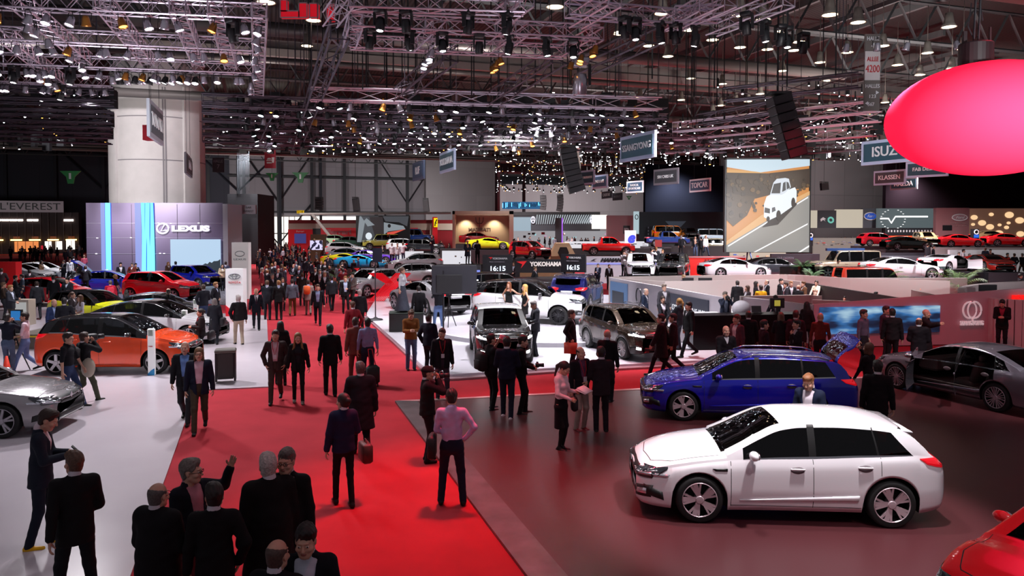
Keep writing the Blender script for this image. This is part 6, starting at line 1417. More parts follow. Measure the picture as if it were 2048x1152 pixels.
# black box, pole stand
pb=G(812,664,.12); r=thing('black_podium','black box podium under the performer in the long skirt','podium',(pb.x-.05,pb.y+.5,.12),HA*.4); b=MB(); b.box((0,0,.36),(1.35,1.0,.72),bev=.02); b.build('podium_box',mat('podium_black','#0c0e10',.5),r); b=MB(); b.box((0,0,.73),(1.37,1.02,.02)); b.build('podium_top',mat('podium_mat','#2a332e',.9),r)
pd=G(751,640,.12); r=thing('round_base_pole','thin black pole on a heavy round base at the stage edge','pole',(pd.x,pd.y,.12)); b=MB(); b.lathe([(.001,.14),(.06,.13),(.12,.08),(.30,.05),(.34,.0)],24); b.build('base',blkb,r,True); b=MB(); b.tube([(0,0,.1),(0,0,3.1)],.025,8); b.build('pole',blkb,r); b=MB(); b.box((.1,0,2.9),(.42,.06,.62)); b.build('display',mat('display_navy','#1c2438',.4),r)
def tripod(label,px,py,z,h,head=True):
 p=G(px,py,z); r=thing('camera_tripod',label,'tripod',(p.x,p.y,z))
 for k in range(3):
  a=k*2.09+.5; b=MB(); b.tube([(0,0,h*.88),(.33*cos(a)*.4,.33*sin(a)*.4,h*.5),(.38*cos(a),.38*sin(a),.0)],[.02,.022,.015],6); b.build('leg',blkb,r)
 b=MB(); b.tube([(0,0,h*.6),(0,0,h)],.03,8); b.build('column',blkb,r)
 b=MB(); b.box((0,0,h+.1),(.22,.34,.16),bev=.03); b.tube([(0,-.17,h+.1),(0,-.36,h+.1)],[.06,.07],10); b.tube([(.05,.1,h),(.1,.45,h-.1)],.012,5); b.build('camera',mat('camera_black','#15151a',.4),r); return r
tripod('black camera tripod right of the monitor pole',898,662,.12,1.35); tripod('black camera tripod behind the black podium',800,632,.12,1.6)
# palms and plants
lf=mat('palm_leaf','#4c6a2e',.6,noise=.2); lf2=mat('leaf_dark','#2c4a22',.6,noise=.2); pot=mat('pot_dark','#2a2422',.6)
def palm(label,p,h,n=16,m=lf,seed=1):
 rr=random.Random(seed); r=thing('potted_palm',label,'plant',p); b=MB(); b.lathe([(.001,0),(.16,0),(.22,.35),(.19,.35),(.001,.32)],16); b.build('pot',pot,r)
 L=MB()
 for i in range(n):
  a=rr.uniform(0,6.28); el=rr.uniform(.5,1.35); ln=h*rr.uniform(.7,1.05); pts=[]
  for k in range(9):
   t=k/8; e=el-t*t*1.2; pts.append((pts[-1]+Vector((cos(a)*cos(e),sin(a)*cos(e),sin(e)))*ln/8) if pts else Vector((0,0,.34)))
  L.tube(pts,[.012]*8+[.003],3)
  sd=Vector((-sin(a),cos(a),0))
  for k in range(2,9):
   for sgn in (-1,1):
    for q in (0,.5):
     p0=pts[k-1].lerp(pts[k],q); d=(pts[k]-pts[k-1]).normalized(); ll=ln*.30*(1-abs(k/8-.45)); tip=p0+(sd*sgn*.8+d*.7+Vector((0,0,-.35)))*ll; w_=d*.018
     L.add([p0-w_,p0+w_,tip],[(0,1,2)])
 L.build('fronds',m,r); return r
palm('potted palm with arching fronds on the low white wall',G(1757,590,.3),1.9,18,seed=2); palm('potted palm with tall fronds before the curved counter wall',G(1914,598,.3),2.1,20,seed=3)
palm('bushy green plant beside the red carpet crowd',G(684,585),1.7,26,lf2,4); palm('small green plant on the pale booth wall',G(1620,572,.9) ,1.0,18,lf2,5); palm('tall dark green shrub before the grey barrier',PY(1606,548,50),.95,34,lf2,6)
for i,(x,y,s_) in enumerate(((236,572,'left'),(251,566,'middle'),(268,574,'right'))): palm('small potted plant before the violet wall, %s one of three' % s_,G(x,y) ,.8,14,lf2,10+i)
# white reception furniture at far left
for (x0,x1,yt_,yb_,lab,mm) in ((15,54,600,652,'pale counter block with a lit picture on the left','#b8aca0'),(95,148,598,640,'pale counter block with a red picture on the left','#b8b0ac')):
 Y=G(x0,yb_).y; o=board('info_counter',lab,'counter',x0,x1,yt_,0,Y,mat('cnt_'+mm.lstrip('#'),mm,.5),.5,0,z0=.03); rect(o,'picture',.1,.9,.45,.9,glow('pic_pale','#c8c8c8',.6) if x0 < 50 else mat('pic_red','#703030',.5),.03)
Yp=G(80,700).y; o=board('low_platform','low brown platform with yellow tape behind the orange car','platform',20,112,670,0,Yp,mat('platform_brown','#6a6258',.5),2.2,0,z0=.03); rect(o,'yellow_stripe',0,1,.82,.9,mat('tape_yellow','#d8c020',.5),.02)
o=board('blue_info_sign','small dark sign with a blue picture at the left edge','sign',18,40,620,668,G(30,668).y,mat('sign_dark','#28282c',.5),.1,0); rect(o,'blue_picture',.1,.9,.55,.95,glow('blue_pic','#2878c0',.8),.03); letter(o,'ADAPTIVE',.5,.4,.12,whl,.03,wid=.8)
# red traffic cone and bench
p=G(14,756); r=thing('traffic_cone','red traffic cone at the left edge beside the crew','cone',p); MB().box((0,0,.03),(.36,.36,.04)).build('base',mat('cone_base','#8a1c14',.6),r); b=MB(); b.lathe([(.14,.04),(.03,.62),(.001,.63)],20); b.build('cone',mat('cone_red','#e03820',.5),r,True)
p=G(418,780); r=thing('black_bench','dark bench with padded top behind the walking pair','bench',(p.x+.1,p.y+.9,.03),.3); MB().box((0,0,.86),(.55,.4,.1),bev=.03).build('top',mat('bench_top','#5a5650',.6),r); MB().box((0,0,.45),(.40,.3,.7)).build('body',mat('bench_body','#3a3636',.7),r); [MB().box((q*.3,0,.47),(.05,.34,.85)).build('leg',blkb,r) for q in (-.8,.8)]
# ------------------------------------------------------------------ lighting trusses
alu=mat('truss_aluminium','#cbbfcc',.35,.6); alud=mat('truss_dark','#4c4650',.5,.5)
def truss(p0,p1,w,m,label,group,r=.03,cell=None,cat='truss'):
 p0,p1=Vector(p0),Vector(p1); d=p1-p0; L=d.length; cell=cell or w*1.25; n=max(2,int(L/cell)); b=MB()
 sd=Vector((-d.y,d.x,0)).normalized()*w/2; up=Vector((0,0,w/2)); o0=p0.copy(); p0=Vector(); p1=d
 cs=[sd+up,-sd+up,-sd-up,sd-up]
 for c in cs: b.tube([p0+c,p1+c],r,4,cap=False)
 for f in range(4):
  c0,c1=cs[f],cs[(f+1) % 4]
  for i in range(n):
   a=p0.lerp(p1,i/n); e=p0.lerp(p1,(i+1)/n)
   b.tube([a+c0,e+c1] if i % 2 else [a+c1,e+c0],r*.5,3,cap=False)
   if i % 4 == 0: b.tube([a+c0,a+c1],r*.5,3,cap=False)
 o=b.build('lighting_truss',m,loc=o0); [MB().tube([d*f+Vector((0,0,w/2)),d*f+Vector((0,0,20.9-o0.z))],.018,3,cap=False).build('suspension_cable',alud,o) for f in (.12,.88)]; return tag(o,label,cat,group)
lens_w=glow('lens_white','#fff6ff',22.0); lens_b=glow('lens_bright','#fffaff',60.0); lens_a=glow('lens_amber','#ffb050',5.0); lens_c=glow('lens_cool','#dff4ff',20.0)
blk=mat('fixture_black','#0f0f13',.5); slv=mat('fixture_silver','#b8b4be',.25,.7); amb=mat('fixture_amber','#a87030',.3,.6)
def fixture_mesh(kind):
 """hangs from z=0; parts: can, yoke, lens"""
 c,y,l=MB(),MB(),MB()
 if kind == 'par':
  T=Matrix.Rotation(.35,3,'X')
  c.lathe([(.001,.14),(.07,.13),(.10,.06),(.125,-.10),(.14,-.16),(.13,-.16),(.11,-.10)],12,(0,0,-.32),M=T)
  l.lathe([(.001,-.125),(.118,-.125),(.118,-.13)],12,(0,0,-.32),M=T)
  y.tube([(-.15,0,-.30),(-.15,0,-.1),(0,0,-.02),(.15,0,-.1),(.15,0,-.30)],.012,4); y.box((0,0,-.02),(.05,.06,.08))
 else:
  c.box((0,0,-.10),(.34,.34,.16),bev=.03); T=Matrix.Rotation(.2,3,'X')
  c.lathe([(.001,.20),(.12,.19),(.15,.05),(.14,-.2),(.12,-.24),(.10,-.22)],14,(0,0,-.52),M=T)
  l.lathe([(.001,-.21),(.105,-.21),(.105,-.215)],12,(0,0,-.52),M=T)
  for q in (-1,1): y.box((q*.19,0,-.36),(.05,.16,.42),bev=.015)
 return c,y,l
FX={}
def fixture(kind,loc,rz,body,lens,label,group,parts=True,s=1.0,tilt=0):
 k=(kind,body.name,lens.name,parts)
 if k not in FX:
  c,y,l=fixture_mesh(kind)
  if parts:
   o=c.build('stage_spotlight',body,smooth=True); yo=y.build('yoke',blk,o); lo=l.build('lens',lens,o)
   FX[k]=(o.data,[('yoke',yo.data),('lens',lo.data)]); first=(o)
   for q in (yo,lo,o): bpy.data.objects.remove(q)
  else:
   m=MB(); m.add(c.v,c.f,0); m.add(y.v,y.f,0); m.add(l.v,l.f,1); o=m.build('stage_spotlight',[body,lens]); FX[k]=(o.data,[]); bpy.data.objects.remove(o)
 me,kd=FX[k]; o=place('stage_spotlight',me,None,loc,rz); o.scale=(s,s,s); o.rotation_euler.x=tilt
 for n_,d_ in kd: place(n_,d_,o)
 return tag(o,label,'spotlight',group)
# --- white rig over the left stand
ZL=9.7
LR=[((-20,0),(528,26)),((-20,67),(507,92)),((-20,117),(505,138)),((-20,153),(224,164)),((42,6),(172,118)),((203,0),(296,120)),((354,10),(397,122)),((430,12),(462,128)),((519,20),(517,182)),((10,70),(120,160))]
for i,(a,b) in enumerate(LR):
 truss(G(*a,ZL),G(*b,ZL),.36,alu,'pale aluminium box truss of the lit grid above the left stand','box trusses of the lit grid above the left stand',.026,.30)
RR=random.Random(3)
nfx=0
def along(a,b,n,z,kinds,lab,grp,jit=.3,parts=True,s=1.0):
 global nfx
 for i in range(n):
  t=(i+.5+RR.uniform(-.35,.35))/n; p=G(a[0]+(b[0]-a[0])*t,a[1]+(b[1]-a[1])*t,z)+Vector((RR.uniform(-jit,jit),RR.uniform(-jit,jit),-.13))
  k,bd,ln=RR.choice(kinds); fixture(k,p,RR.uniform(0,6.3),bd,ln,lab,grp,parts,s); nfx += 1
LK=[('par',slv,lens_w)]*9+[('par',amb,lens_a)]+[('head',blk,lens_w)]
gl='spotlight hanging from the lit grid above the left stand'
for (a,b,n) in ((LR[0][0],LR[0][1],12),(LR[1][0],LR[1][1],14),(LR[2][0],LR[2][1],18),(LR[3][0],LR[3][1],9),(LR[4][0],LR[4][1],5),(LR[8][0],(500,175),8),((60,120),(130,165),10)):
 along(a,b,n,ZL,LK,gl,'spotlights on the lit grid above the left stand',.08,s=.85)
for i in range(12): fixture('par',G(225+i*15,133+(i % 3),ZL)+Vector((0,0,-.15)),.3*i,blk if i % 2 else slv,lens_w,'spotlight in the close row in front of the great column','close row of spotlights before the great column',True,.9)
# --- centre rig
CR=[((704,41),(1196,66)),((700,84),(1130,104)),((1196,66),(1130,104)),((712,41),(699,84)),((880,54),(840,93)),((1044,58),(986,100)),((700,2),(1048,13)),((1134,17),(1350,36)),((1054,-4),(1003,36)),((1230,-4),(1151,43)),((1412,8),(1332,53)),((1462,-4),(1345,50)),((1578,-4),(1423,58)),((1348,30),(1440,28)),((693,-4),(660,40))]
for a,b in CR: truss(G(*a,ZL),G(*b,ZL),.36,alu,'pale aluminium box truss of the open frame above the middle stand','box trusses of the frame above the middle stand',.028)
for (a,b,n,kd) in ((CR[0][0],CR[0][1],7,[('head',blk,lens_b)]),(CR[6][0],CR[6][1],4,[('head',blk,lens_w)]),((1195,70),(1140,110),5,[('par',amb,lens_a)]),((1000,92),(986,118),4,[('par',amb,lens_a)]),((870,75),(840,118),6,[('par',slv,lens_c)]),((1230,20),(1400,40),5,[('head',blk,lens_w)]),((1480,10),(1620,60),5,[('head',blk,lens_w)]),((1570,70),(2000,60),6,[('par',slv,lens_w)])):
 along(a,b,n,ZL,kd,'spotlight hanging from the frame above the middle stand','spotlights on the frame above the middle stand',.06,True,.78)
o=fixture('head',PY(1160,146,24)+Vector((0,0,.5)),0,slv,glow('lens_blinding','#ffffff',400.0),'blinding white spotlight hanging alone in the middle',None,True,1.6)
# --- far rigs: long dark trusses with hundreds of small lamps
FR=[((620,188),(1320,208)),((500,205),(1330,228)),((480,222),(1330,243)),((480,235),(1330,256)),((480,250),(1420,268)),((480,262),(1420,280)),((490,272),(1440,290)),((500,283),(1450,298)),((900,106),(800,190)),((1120,110),(985,200)),((1307,68),(1165,136)),((680,60),(632,185)),((632,185),(590,300)),
      ((1350,255),(1730,215)),((1350,272),(1760,232)),((1330,300),(1750,262)),((1480,310),(1750,290)),((1400,240),(1600,205)),((1040,225),(900,290)),((1240,225),(1110,290)),((1450,190),(1720,160)),
      ((-20,182),(224,190)),((-20,205),(224,212)),((-20,228),(224,236)),((-20,252),(224,258)),((-20,272),(224,280)),((405,200),(560,206)),((405,232),(600,240)),((405,262),(600,270)),((410,285),(600,292)),((560,215),(520,290)),((-20,192),(224,199)),((-20,216),(224,222)),((-20,240),(224,246)),((-20,262),(224,268)),((405,215),(580,222)),((405,247),(600,254)),((405,275),(600,282))]
for i,(a,b) in enumerate(FR):
 z=9.7; truss(G(*a,z),G(*b,z),.5,alu if i in (0,13,14,15) else alud,'thin truss of the crowded far lighting grids','trusses of the far lighting grids',.04,cell=1.4)
FK=[('par',blk,lens_w)]*4+[('par',slv,lens_w)]*2+[('par',blk,lens_c)]*2+[('par',amb,lens_a)]
far=[]
for i,(a,b) in enumerate(FR[:8]):
 n=(22,24,26,28,22,22,20,18)[i]
 along(a,b,n,9.7,FK,'small lamp in the crowded far lighting grids','small lamps of the far lighting grids',.12,False,1.0)
# the rest, too many to count: tiny lamps further back
st=MB(); stl=[MB(),MB(),MB()]
def dots(n,x0,x1,y0,y1,z,amber=.1,sk=1.6):
 for _ in range(n):
  t=RR.random() ** (1/sk); px=RR.uniform(x0,x1); py=y0+(y1-y0)*t+(px-x0)*.012; p=G(px,py,z); d=p.y
  s=RR.uniform(.03,.085)*(d/60) ** .5
  if RR.random() < .55: s *= .55
  st.lathe([(.001,.45),(s*1.5,.4),(s*1.7,.02),(s*1.2,.0)],6,p)
  k=2 if RR.random() < amber else (1 if RR.random() < .3 else 0)
  T=Matrix.Rotation(RR.uniform(-.6,.6),3,'X')
  stl[k].lathe([(.001,-.02),(s,-.0),(s*.9,.06)],6,p+Vector((0,0,-.01)),M=T)
dots(380,590,1300,215,308,9.7,.12); dots(150,1300,1760,230,318,9.7,.08); dots(60,1400,2040,150,290,11,.1,1); dots(34,0,224,185,300,9.7,.15,1.2); dots(20,405,560,190,300,9.7,.1); dots(300,990,1290,318,385,10.5,.25,1); dots(40,1290,1460,300,330,9.5)
o=st.build('distant_lamps',blk); tag(o,'countless tiny spotlights crowding the far ceiling','spotlights',None,'stuff')
for k,(m_,nm) in enumerate(((lens_w,'white'),(lens_c,'cool'),(lens_a,'amber'))): stl[k].build('lenses',m_,o)
# black drape boxes and cables hanging in the far rigs
dk=MB()
for _ in range(420):
 px,py=RR.uniform(480,1330),RR.uniform(205,300); p=G(px,py,10.2); dk.box(p,(RR.uniform(.25,.6),.3,RR.uniform(.4,1.1)))
for _ in range(160):
 px,py=RR.choice([(RR.uniform(0,224),RR.uniform(190,290)),(RR.uniform(1330,1760),RR.uniform(235,315)),(RR.uniform(410,600),RR.uniform(200,290))]); p=G(px,py,10.2); dk.box(p,(RR.uniform(.25,.6),.3,RR.uniform(.4,1.1)))
for _ in range(70):
 px,py=RR.uniform(480,1700),RR.uniform(150,290); p=G(px,py,9.7); dk.tube([p,p+Vector((0,0,9))],.03,3,cap=False)
tag(dk.build('distant_fixtures',blk),'black unlit fixtures and chains crowding the far rigs','fixtures',None,'stuff')
# --- hall lamps: bell-shaped lamps hanging from the roof
hb,hl_=MB(),MB(); hb.lathe([(.001,.55),(.16,.5),(.2,.2),(.24,.0),(.36,-.16),(.33,-.16)],14); hb.tube([(0,0,.5),(0,0,2.6)],.02,4); hl_.lathe([(.001,-.13),(.30,-.13),(.30,-.15)],12)
hbm=hb.build('hall_lamp',mat('lamp_shell','#8f867c',.5),smooth=True); hlm=hl_.build('lens',glow('hall_lamp_glow','#ffe6c0',7.0),hbm)
d1,d2=hbm.data,hlm.data; bpy.data.objects.remove(hlm); bpy.data.objects.remove(hbm)
for (px,py) in [(627,41),(614,92),(532,5),(1110,14),(1325,27),(1567,62),(1240,68),(1298,92),(1336,113),(1241,65),(1480,95),(1535,99),(1588,101),(1695,105),(1855,106),(1564,142),(1445,168),(1471,202),(1496,203),(1520,188),(1442,211),(1598,84),(1651,162),(1766,92),(1898,54),(1927,98),(1904,137),(1382,157),(1526,40),(1425,80),(1362,200),(1426,226),(1660,220),(1617,236),(1795,130),(1716,45),(1380,60),(1770,205),(1750,240),(1840,150),(1500,258),(1280,195),(1550,215),(1480,30),(1660,30),(1640,125)]:
 Y=26+py*.17; p=PY(px,py,Y)
 if p.z > 18: p=PY(px,py,26+py*.1)
 o=place('hall_lamp',d1,None,p+Vector((0,0,.15))); place('lens',d2,o); tag(o,'bell-shaped hall lamp with warm light hanging under the roof','lamp','warm bell-shaped lamps under the roof')
for (px,py,w) in ((575,289,40),(455,196,60),(540,197,60),(1105,186,8)):
 p=PY(px,py,90); L=w*90/FPX; o=MB().box(p,(L,.3,.12)).build('strip_light',glow('strip_glow','#fff6e6',9.0)); tag(o,'white fluorescent strip light high on the left under the roof','strip light','fluorescent strips high on the left')
# red frame logo near the top edge
b=MB(); f=MB()
for (x0,x1,y0,y1) in ((563,576,2,24),(563,600,24,37),(600,616,8,37),(621,638,9,37),(655,671,10,43)):
 p0,p1=PY(x0,y1,30),PY(x1,y0,30); c=(p0+p1)/2; w,h=p1.x-p0.x,p1.z-p0.z; b.box(c,(w,.2,h)); 
 for q in ((0,h/2),(0,-h/2)): f.box(c+Vector((0,-.15,q[1])),(w,.04,.04))
 for q in (-w/2,w/2): f.box(c+Vector((q,-.15,0)),(.04,.04,h))
o=b.build('hanging_red_frames',glow('red_frames','#b00a1c',1.0)); f.build('frame',mat('frame_pale','#a08a90',.5),o); tag(o,'red lattice panels hung on a truss at the top left','sign')
# --- loudspeaker line arrays
def array(px,py,Y,n,w,h,curve,tilt0,lab,d=.6,yaw=0,first=0):
 r=thing('loudspeaker_array',lab,'loudspeaker',PY(px,py,Y),yaw)
 p=Vector((0,0,0)); a=tilt0
 for i in range(n):
  b=MB(); M=Matrix.Rotation(a,3,'Y'); c=p+M @ Vector((0,0,-h/2)); b.box(c,(w,d,h*.96),M,bev=.02); o=b.build('cabinet',blk,r)
  g=MB(); g.box(c+M @ Vector((0,-d/2-.01,0)),(w*.9,.02,h*.8),M); g.build('grille',mat('speaker_grille','#1d181c',.7),o)
  p=p+M @ Vector((0,0,-h)); a += curve
 b=MB(); b.box((0,0,.06),(w,d,.08)); b.tube([(0,0,.1),(0,0,20.5-r.location.z)],.02,4); b.build('chain',blk,r)
array(1556,192,24,7,.62,.29,-.0,-.28,'large black loudspeaker array tilted beside the big screen',.7); 
array(1135,296,40,8,.85,.30,-.02,-.16,'curved black loudspeaker array hanging left of the middle',.8)
for (x,y,Y,n,w,h,lab) in ((638,396,75,5,.7,.24,'small curved black loudspeaker array over the crowd'),(711,396,75,1,.6,1.4,'small upright black loudspeaker above the red stand'),(851,398,80,1,.55,1.4,'small upright black loudspeaker before the plain grey wall'),(1086,392,110,5,.9,.4,'black loudspeaker array beside the blue-lit far rig'),(1120,390,110,6,.9,.4,'black loudspeaker array right of the blue-lit far rig'),(1648,365,95,1,.9,1.0,'black loudspeaker box on the right grey wall')):
 array(x,y,Y,n,w,h,.06,-.1,lab)
# ------------------------------------------------------------------ the cars
def plinth(p,rz,L,Wd,z,m=None):
 b=MB(); b.box((0,0,z/2),(L*1.15,Wd*2.6,z)); o=b.build('car_plinth',m or mat('plinth_dark','#2a282e',.5),None,loc=(p[0],p[1],0)); o.rotation_euler.z=rz
 return tag(o,'low block plinth raising a show car','plinth','plinths under the far show cars')
def carw(label,style,col,F,Rr,z=.03,fit=(.9,1.1),**k):
 """placed by where its near front and near rear tyres touch the ground in the photograph"""
 S=dict(STY[style]); S.update(k.get('over') or {}); a,b=G(F[0],F[1],z),G(Rr[0],Rr[1],z); h=(a-b); wb=h.length; h.normalize(); sc=wb/(S['xr']-S['xf'])
 n=Vector((-h.y,h.x,0)); mid=(a+b)/2
 if n.dot(-mid) < 0: n=-n
 s=max(fit[0],min(fit[1],sc)); off=(S['xf']+S['xr'])/2-S['L']/2
 c=mid-n*(S['W']-.03)*s+h*off*s; print('car %-28s ratio %.2f' % (label[:28],sc))
 return car(label,style,col,(c.x,c.y,z),atan2(-h.y,-h.x),scale=s,**k)
def carc(label,style,col,px,py,Y,deg,plin=True,**k):
 """placed by the picture point under its middle and its depth; deg: 0 faces left, 90 faces the camera"""
 p=PY(px,py,Y); z=max(p.z,.03)
 if plin and z > .12: plinth(p,radians(deg),STY[style]['L'],STY[style]['W'],z)
 k.setdefault('detail',1)
 return car(label,style,col,(p.x,p.y,z),radians(deg),**k)
ONLY=None
# near
carw('white compact hatchback alone in the spotlight on the dark red floor','hatch','#f2eef4',(1399,1046),(1783,1057),.04,(.95,1.08),rim='twist',rimcol='#c8b4bc',tint=.42,over=dict(R=.338))
r_,pt_,ht_,S_=carw('blue estate car with its tailgate raised behind the white hatchback','wagon','#1216b8',(1367,842),(1622,850),.04,(.95,1.08),metal=.35,rim='twist',rimcol='#c8b4bc',rails=True,open_tail=95,tint=.5)
carw('grey saloon with its doors open at the right edge','sedan','#8d8794',(1801,779),(1979,821),.04,(.95,1.08),metal=.6,rim='multi',rimcol='#b0a8b0',tint=.5,open_door=[('front_door_right',58),('rear_door_right',52)],inter='#4a4240')
mm=G(2003,1048,1.0)
car('bright red car cut off by the bottom right corner','supermini','#e8101c',(mm.x+.855,mm.y-.668,.04),radians(20),metal=.1,tint=.6,roof='#e8101c',inter='#5a5a5e')
car('black compact crossover with white roof and lit headlamps facing the camera','suv','#0c0b0e',(G(1000,700,.12).x+.0,G(992,734,.12).y+2.0,.12),radians(96),roof='#f2f2f6',lights=True,rim='twin',clad=1,tint=.45,pillar=1,inter='#3a3830')
carw('brown crossover with lit headlamp facing right on the white stage','suv','#4a3c32',(1236,716),(1180,697),.12,(.95,1.15),metal=.6,rim='multi',rimcol='#c0bcc0',lights=True,rails=True,clad=1,plate='XLV',tint=.5,over=dict(L=4.44,xr=3.45),inter='#4a4238')
carw('white crossover with black roof seen from the side on the turntable','suv','#f4f4f8',(1122,651),(975,646),.30,(.95,1.1),rim='multi',rimcol='#2a2a2e',roof='#141418',clad=0,tint=.5)
carc('dark blue crossover seen from behind on the stage','suv','#141a60',1155,617,34,252,False,detail=2,metal=.5,rails=True)
carc('black crossover half hidden behind the white turntable car','suv','#131316',1002,606,38.5,190,False,detail=1,metal=.2)
carw('orange hatchback with black roof facing right behind the white info post','supermini','#f04c1c',(312,748),(110,750),.03,(.95,1.1),metal=.2,roof='#18181c',rim='star',rimcol='#c8c4c8',tint=.6,inter='#2c2c30')
carw('white hatchback with black roof parked behind the orange one','liftback','#e8e8ec',(376,690),(214,691),.03,(.92,1.1),roof='#16161a',rim='twin',rimcol='#9c98a0',tint=.6)
carc('grey coupe crossover cut off by the left edge','sedan','#9c989c',-88,868,15.6,186,False,detail=2,metal=.5,lights=False,tint=.5,over=dict(L=4.6))
carw('dark grey hatchback in the second row of the left stand','liftback','#34363c',(372,645),(255,648),.03,(.85,1.1),metal=.5,detail=1,tint=.6)
carc('yellow and black city car with open doors among the visitors','supermini','#d8dc20',188,652,32.5,160,False,detail=1,roof='#151518',open_door=[('front_door_left',60),('front_door_right',60)])
carc('dark blue hatchback with raised tailgate behind its info post','liftback','#1424a0',222,587,48,200,False,detail=1,metal=.3,open_tail=60)
carw('red hatchback facing right in the middle of the left stand','supermini','#d01424',(352,602),(254,600),.03,(.85,1.1),metal=.1,detail=1,tint=.5)
carc('red hatchback between suited visitors at the left','supermini','#d01424',108,612,41,176,False,detail=1,tint=.5)
carc('deep blue crossover in front of the white lit screen','suv','#101c98',394,576,52,150,False,detail=2,metal=.4,tint=.4)
carc('white saloon behind the visitors at the upper left','sedan','#e4e6ea',84,562,60,178,False)
carc('white coupe behind the visitors at the upper left','coupe','#e4e6ea',42,566,54,175,False)
# middle
carc('silver crossover with big grille facing the aisle','suv','#b4b6bc',740,590,46,60,False,detail=2,metal=.5)
carc('silver off-roader behind the red chevron sculpture','suv','#c4c4c8',815,572,52,15,False,metal=.5)
carw('silver coupe with lit tail lamps behind the black podium','coupe','#bcbcc2',(775,616),(866,634),.12,(.9,1.15),metal=.5,detail=2,tint=.5)
for a in [('white estate car above the aisle crowd','wagon','#e4e6ea',694,510,84,182),('grey saloon below the white estate car','sedan','#7c808a',702,524,76,180),('purple muscle car above the small tyre maker board','coupe','#5a30b0',742,528,72,186),('yellow sports car low behind the aisle crowd','super','#e0d020',694,532,68,180),('light blue sports car low behind the aisle crowd','super','#20a0d8',722,536,66,180),
          ('pale green car under the slanting screen','sedan','#a8c8a0',676,492,96,180),('dark green car under the slanting screen','sedan','#2c4438',706,496,94,180),('yellow off-roader under the slanting screen','boxsuv','#b8b450',762,499,92,20),('blue van-like off-roader left of the yellow flag','boxsuv','#2a50a8',830,488,94,178),('white off-roader behind the black dividing wall','suv','#e0e4e8',812,506,82,180),('black off-roader behind the black dividing wall','suv','#16181c',850,508,80,180),
          ('white car low beside the dark cabinet','hatch','#dde0e6',832,542,60,5),('yellow and black racing car on the dividing wall','super','#d0dc20',978,499,74,184),('red saloon far behind the racing car','sedan','#b02028',958,488,92,180),('red off-roader on the black dividing wall','suv','#d01020',1060,518,66,130),('red pickup on the black dividing wall','pickup','#e01418',1216,510,72,180),('white tuned off-roader facing the camera behind the booth wall','suv','#eceaf0',1278,556,48,84),
          ('dark tuned car with a bright headlamp behind the booth wall','suv','#26282a',1346,556,48,70),('silver fastback behind the long booth wall','coupe','#c4c6cc',1468,556,50,190),('dark saloon beside the silver fastback','sedan','#2c2e34',1548,556,52,186),('tan off-roader under the giant screen','suv','#9a8e70',1442,510,72,178),('orange off-roader in front of the pale windows','boxsuv','#e07a10',1344,482,92,180),('black off-roader in front of the pale windows','suv','#101214',1380,482,90,86),('blue pickup in front of the pale windows','pickup','#1c3470',1334,493,86,180),('pale blue van near the giant screen','boxsuv','#b0c8d8',1430,489,90,180)]:
 carc(*a)
carc('beige four-door off-roader with blue roof light bar','boxsuv','#a89a84',1688,555,52,2,True,detail=2,metal=.3,tint=.5)
carc('white two-door coupe on the right above the palms','coupe','#eeecf2',1800,558,46,182,True,detail=2,tint=.5); carc('white gullwing sports car seen from behind on the right','super','#eeecf2',1893,542,52,210,True,detail=2,open_door=[('front_door_left',70)])
for a in [('red car with wide tail far right beside the orange booth','hatch','#c8182c',1758,492,80,180),('dark open sports car below the orange booth','coupe','#1a2420',1812,500,74,182),('tan off-roader beside the orange booth','suv','#a08460',1851,493,82,80),('red sports car before the rose panel','coupe','#d0141c',1918,494,80,180),('red coupe before the brown light-spot wall','coupe','#c8141c',2012,492,80,176),('beige low coupe before the brown light-spot wall','coupe','#a88c64',1982,484,90,180),('red and black open sports car at the white back panel','super','#a02018',1976,541,54,84)]: carc(*a)
o=carc('red framed open buggy behind the long booth wall','boxsuv','#9c3020',1748,604,44,186,False)
b=MB(); p=PY(1690,499,52); b.box((p.x,p.y,p.z),(2.6,.3,.18)); tag(b.build('roof_light_bar',mat('bar_blue','#1c3c70',.4)),'dark blue light bar on the beige off-roader roof','light bar')
# ------------------------------------------------------------------ people near the camera: one by one
def atf(px,py,z=0): p=G(px,py,z); return (p.x,p.y,z)
def ath(px,py,ht,z=0):
 p=G(px,py,z+ht); return (p.x,p.y,z)
def turn(pos,f):  # facing given as seen in the picture (0=at the camera) -> world
 return f+math.degrees(atan2(pos[0],pos[1]))*-1*-1*-1
def P_(label,pos,f,**k):
 return person(label,pos,turn(pos,f),**k)
def extra(root,name,mb,m,parent=True,smooth=True): return mb.build(name,m,root if parent else None,smooth)
def wrist(root,info,i): return root.matrix_world @ Vector(info['AR'][i][2])
def held(name,label,cat,root,info,i,mb,m,off=(0,0,0),rz=None):
 """a thing carried in a hand: stays a thing of its own, placed at the wrist"""
 bpy.context.view_layer.update(); s=root.scale[0]; a=root.rotation_euler.z; w=Vector(info['AR'][i][2])*s; o_=Vector(off)
 p=Matrix.Rotation(a,3,'Z') @ (w+o_)+root.location; ob=mb.build(name,m,None,True,loc=p); ob.rotation_euler.z=a if rz is None else rz; return tag(ob,label,cat)
def bag(w=.34,h=.26,d=.13,drop=.42):
 b=MB(); b.box((0,0,-drop-h*.3),(d,w,h),bev=.03); b.tube([(0,-w*.3,-drop+.0),(0,-w*.1,-.05),(0,w*.1,-.05),(0,w*.3,-drop+.0)],.010,5); return b
def cam_mesh():
 b=MB(); b.box((0,0,0),(.14,.09,.10),bev=.02); b.tube([(0,-.03,0),(0,-.15,0)],[.038,.045],12); b.box((0,0,.06),(.05,.05,.03)); return b
def phone_mesh(): return MB().box((0,0,0),(.075,.012,.15),Matrix.Rotation(-.7,3,'X'),bev=.004)
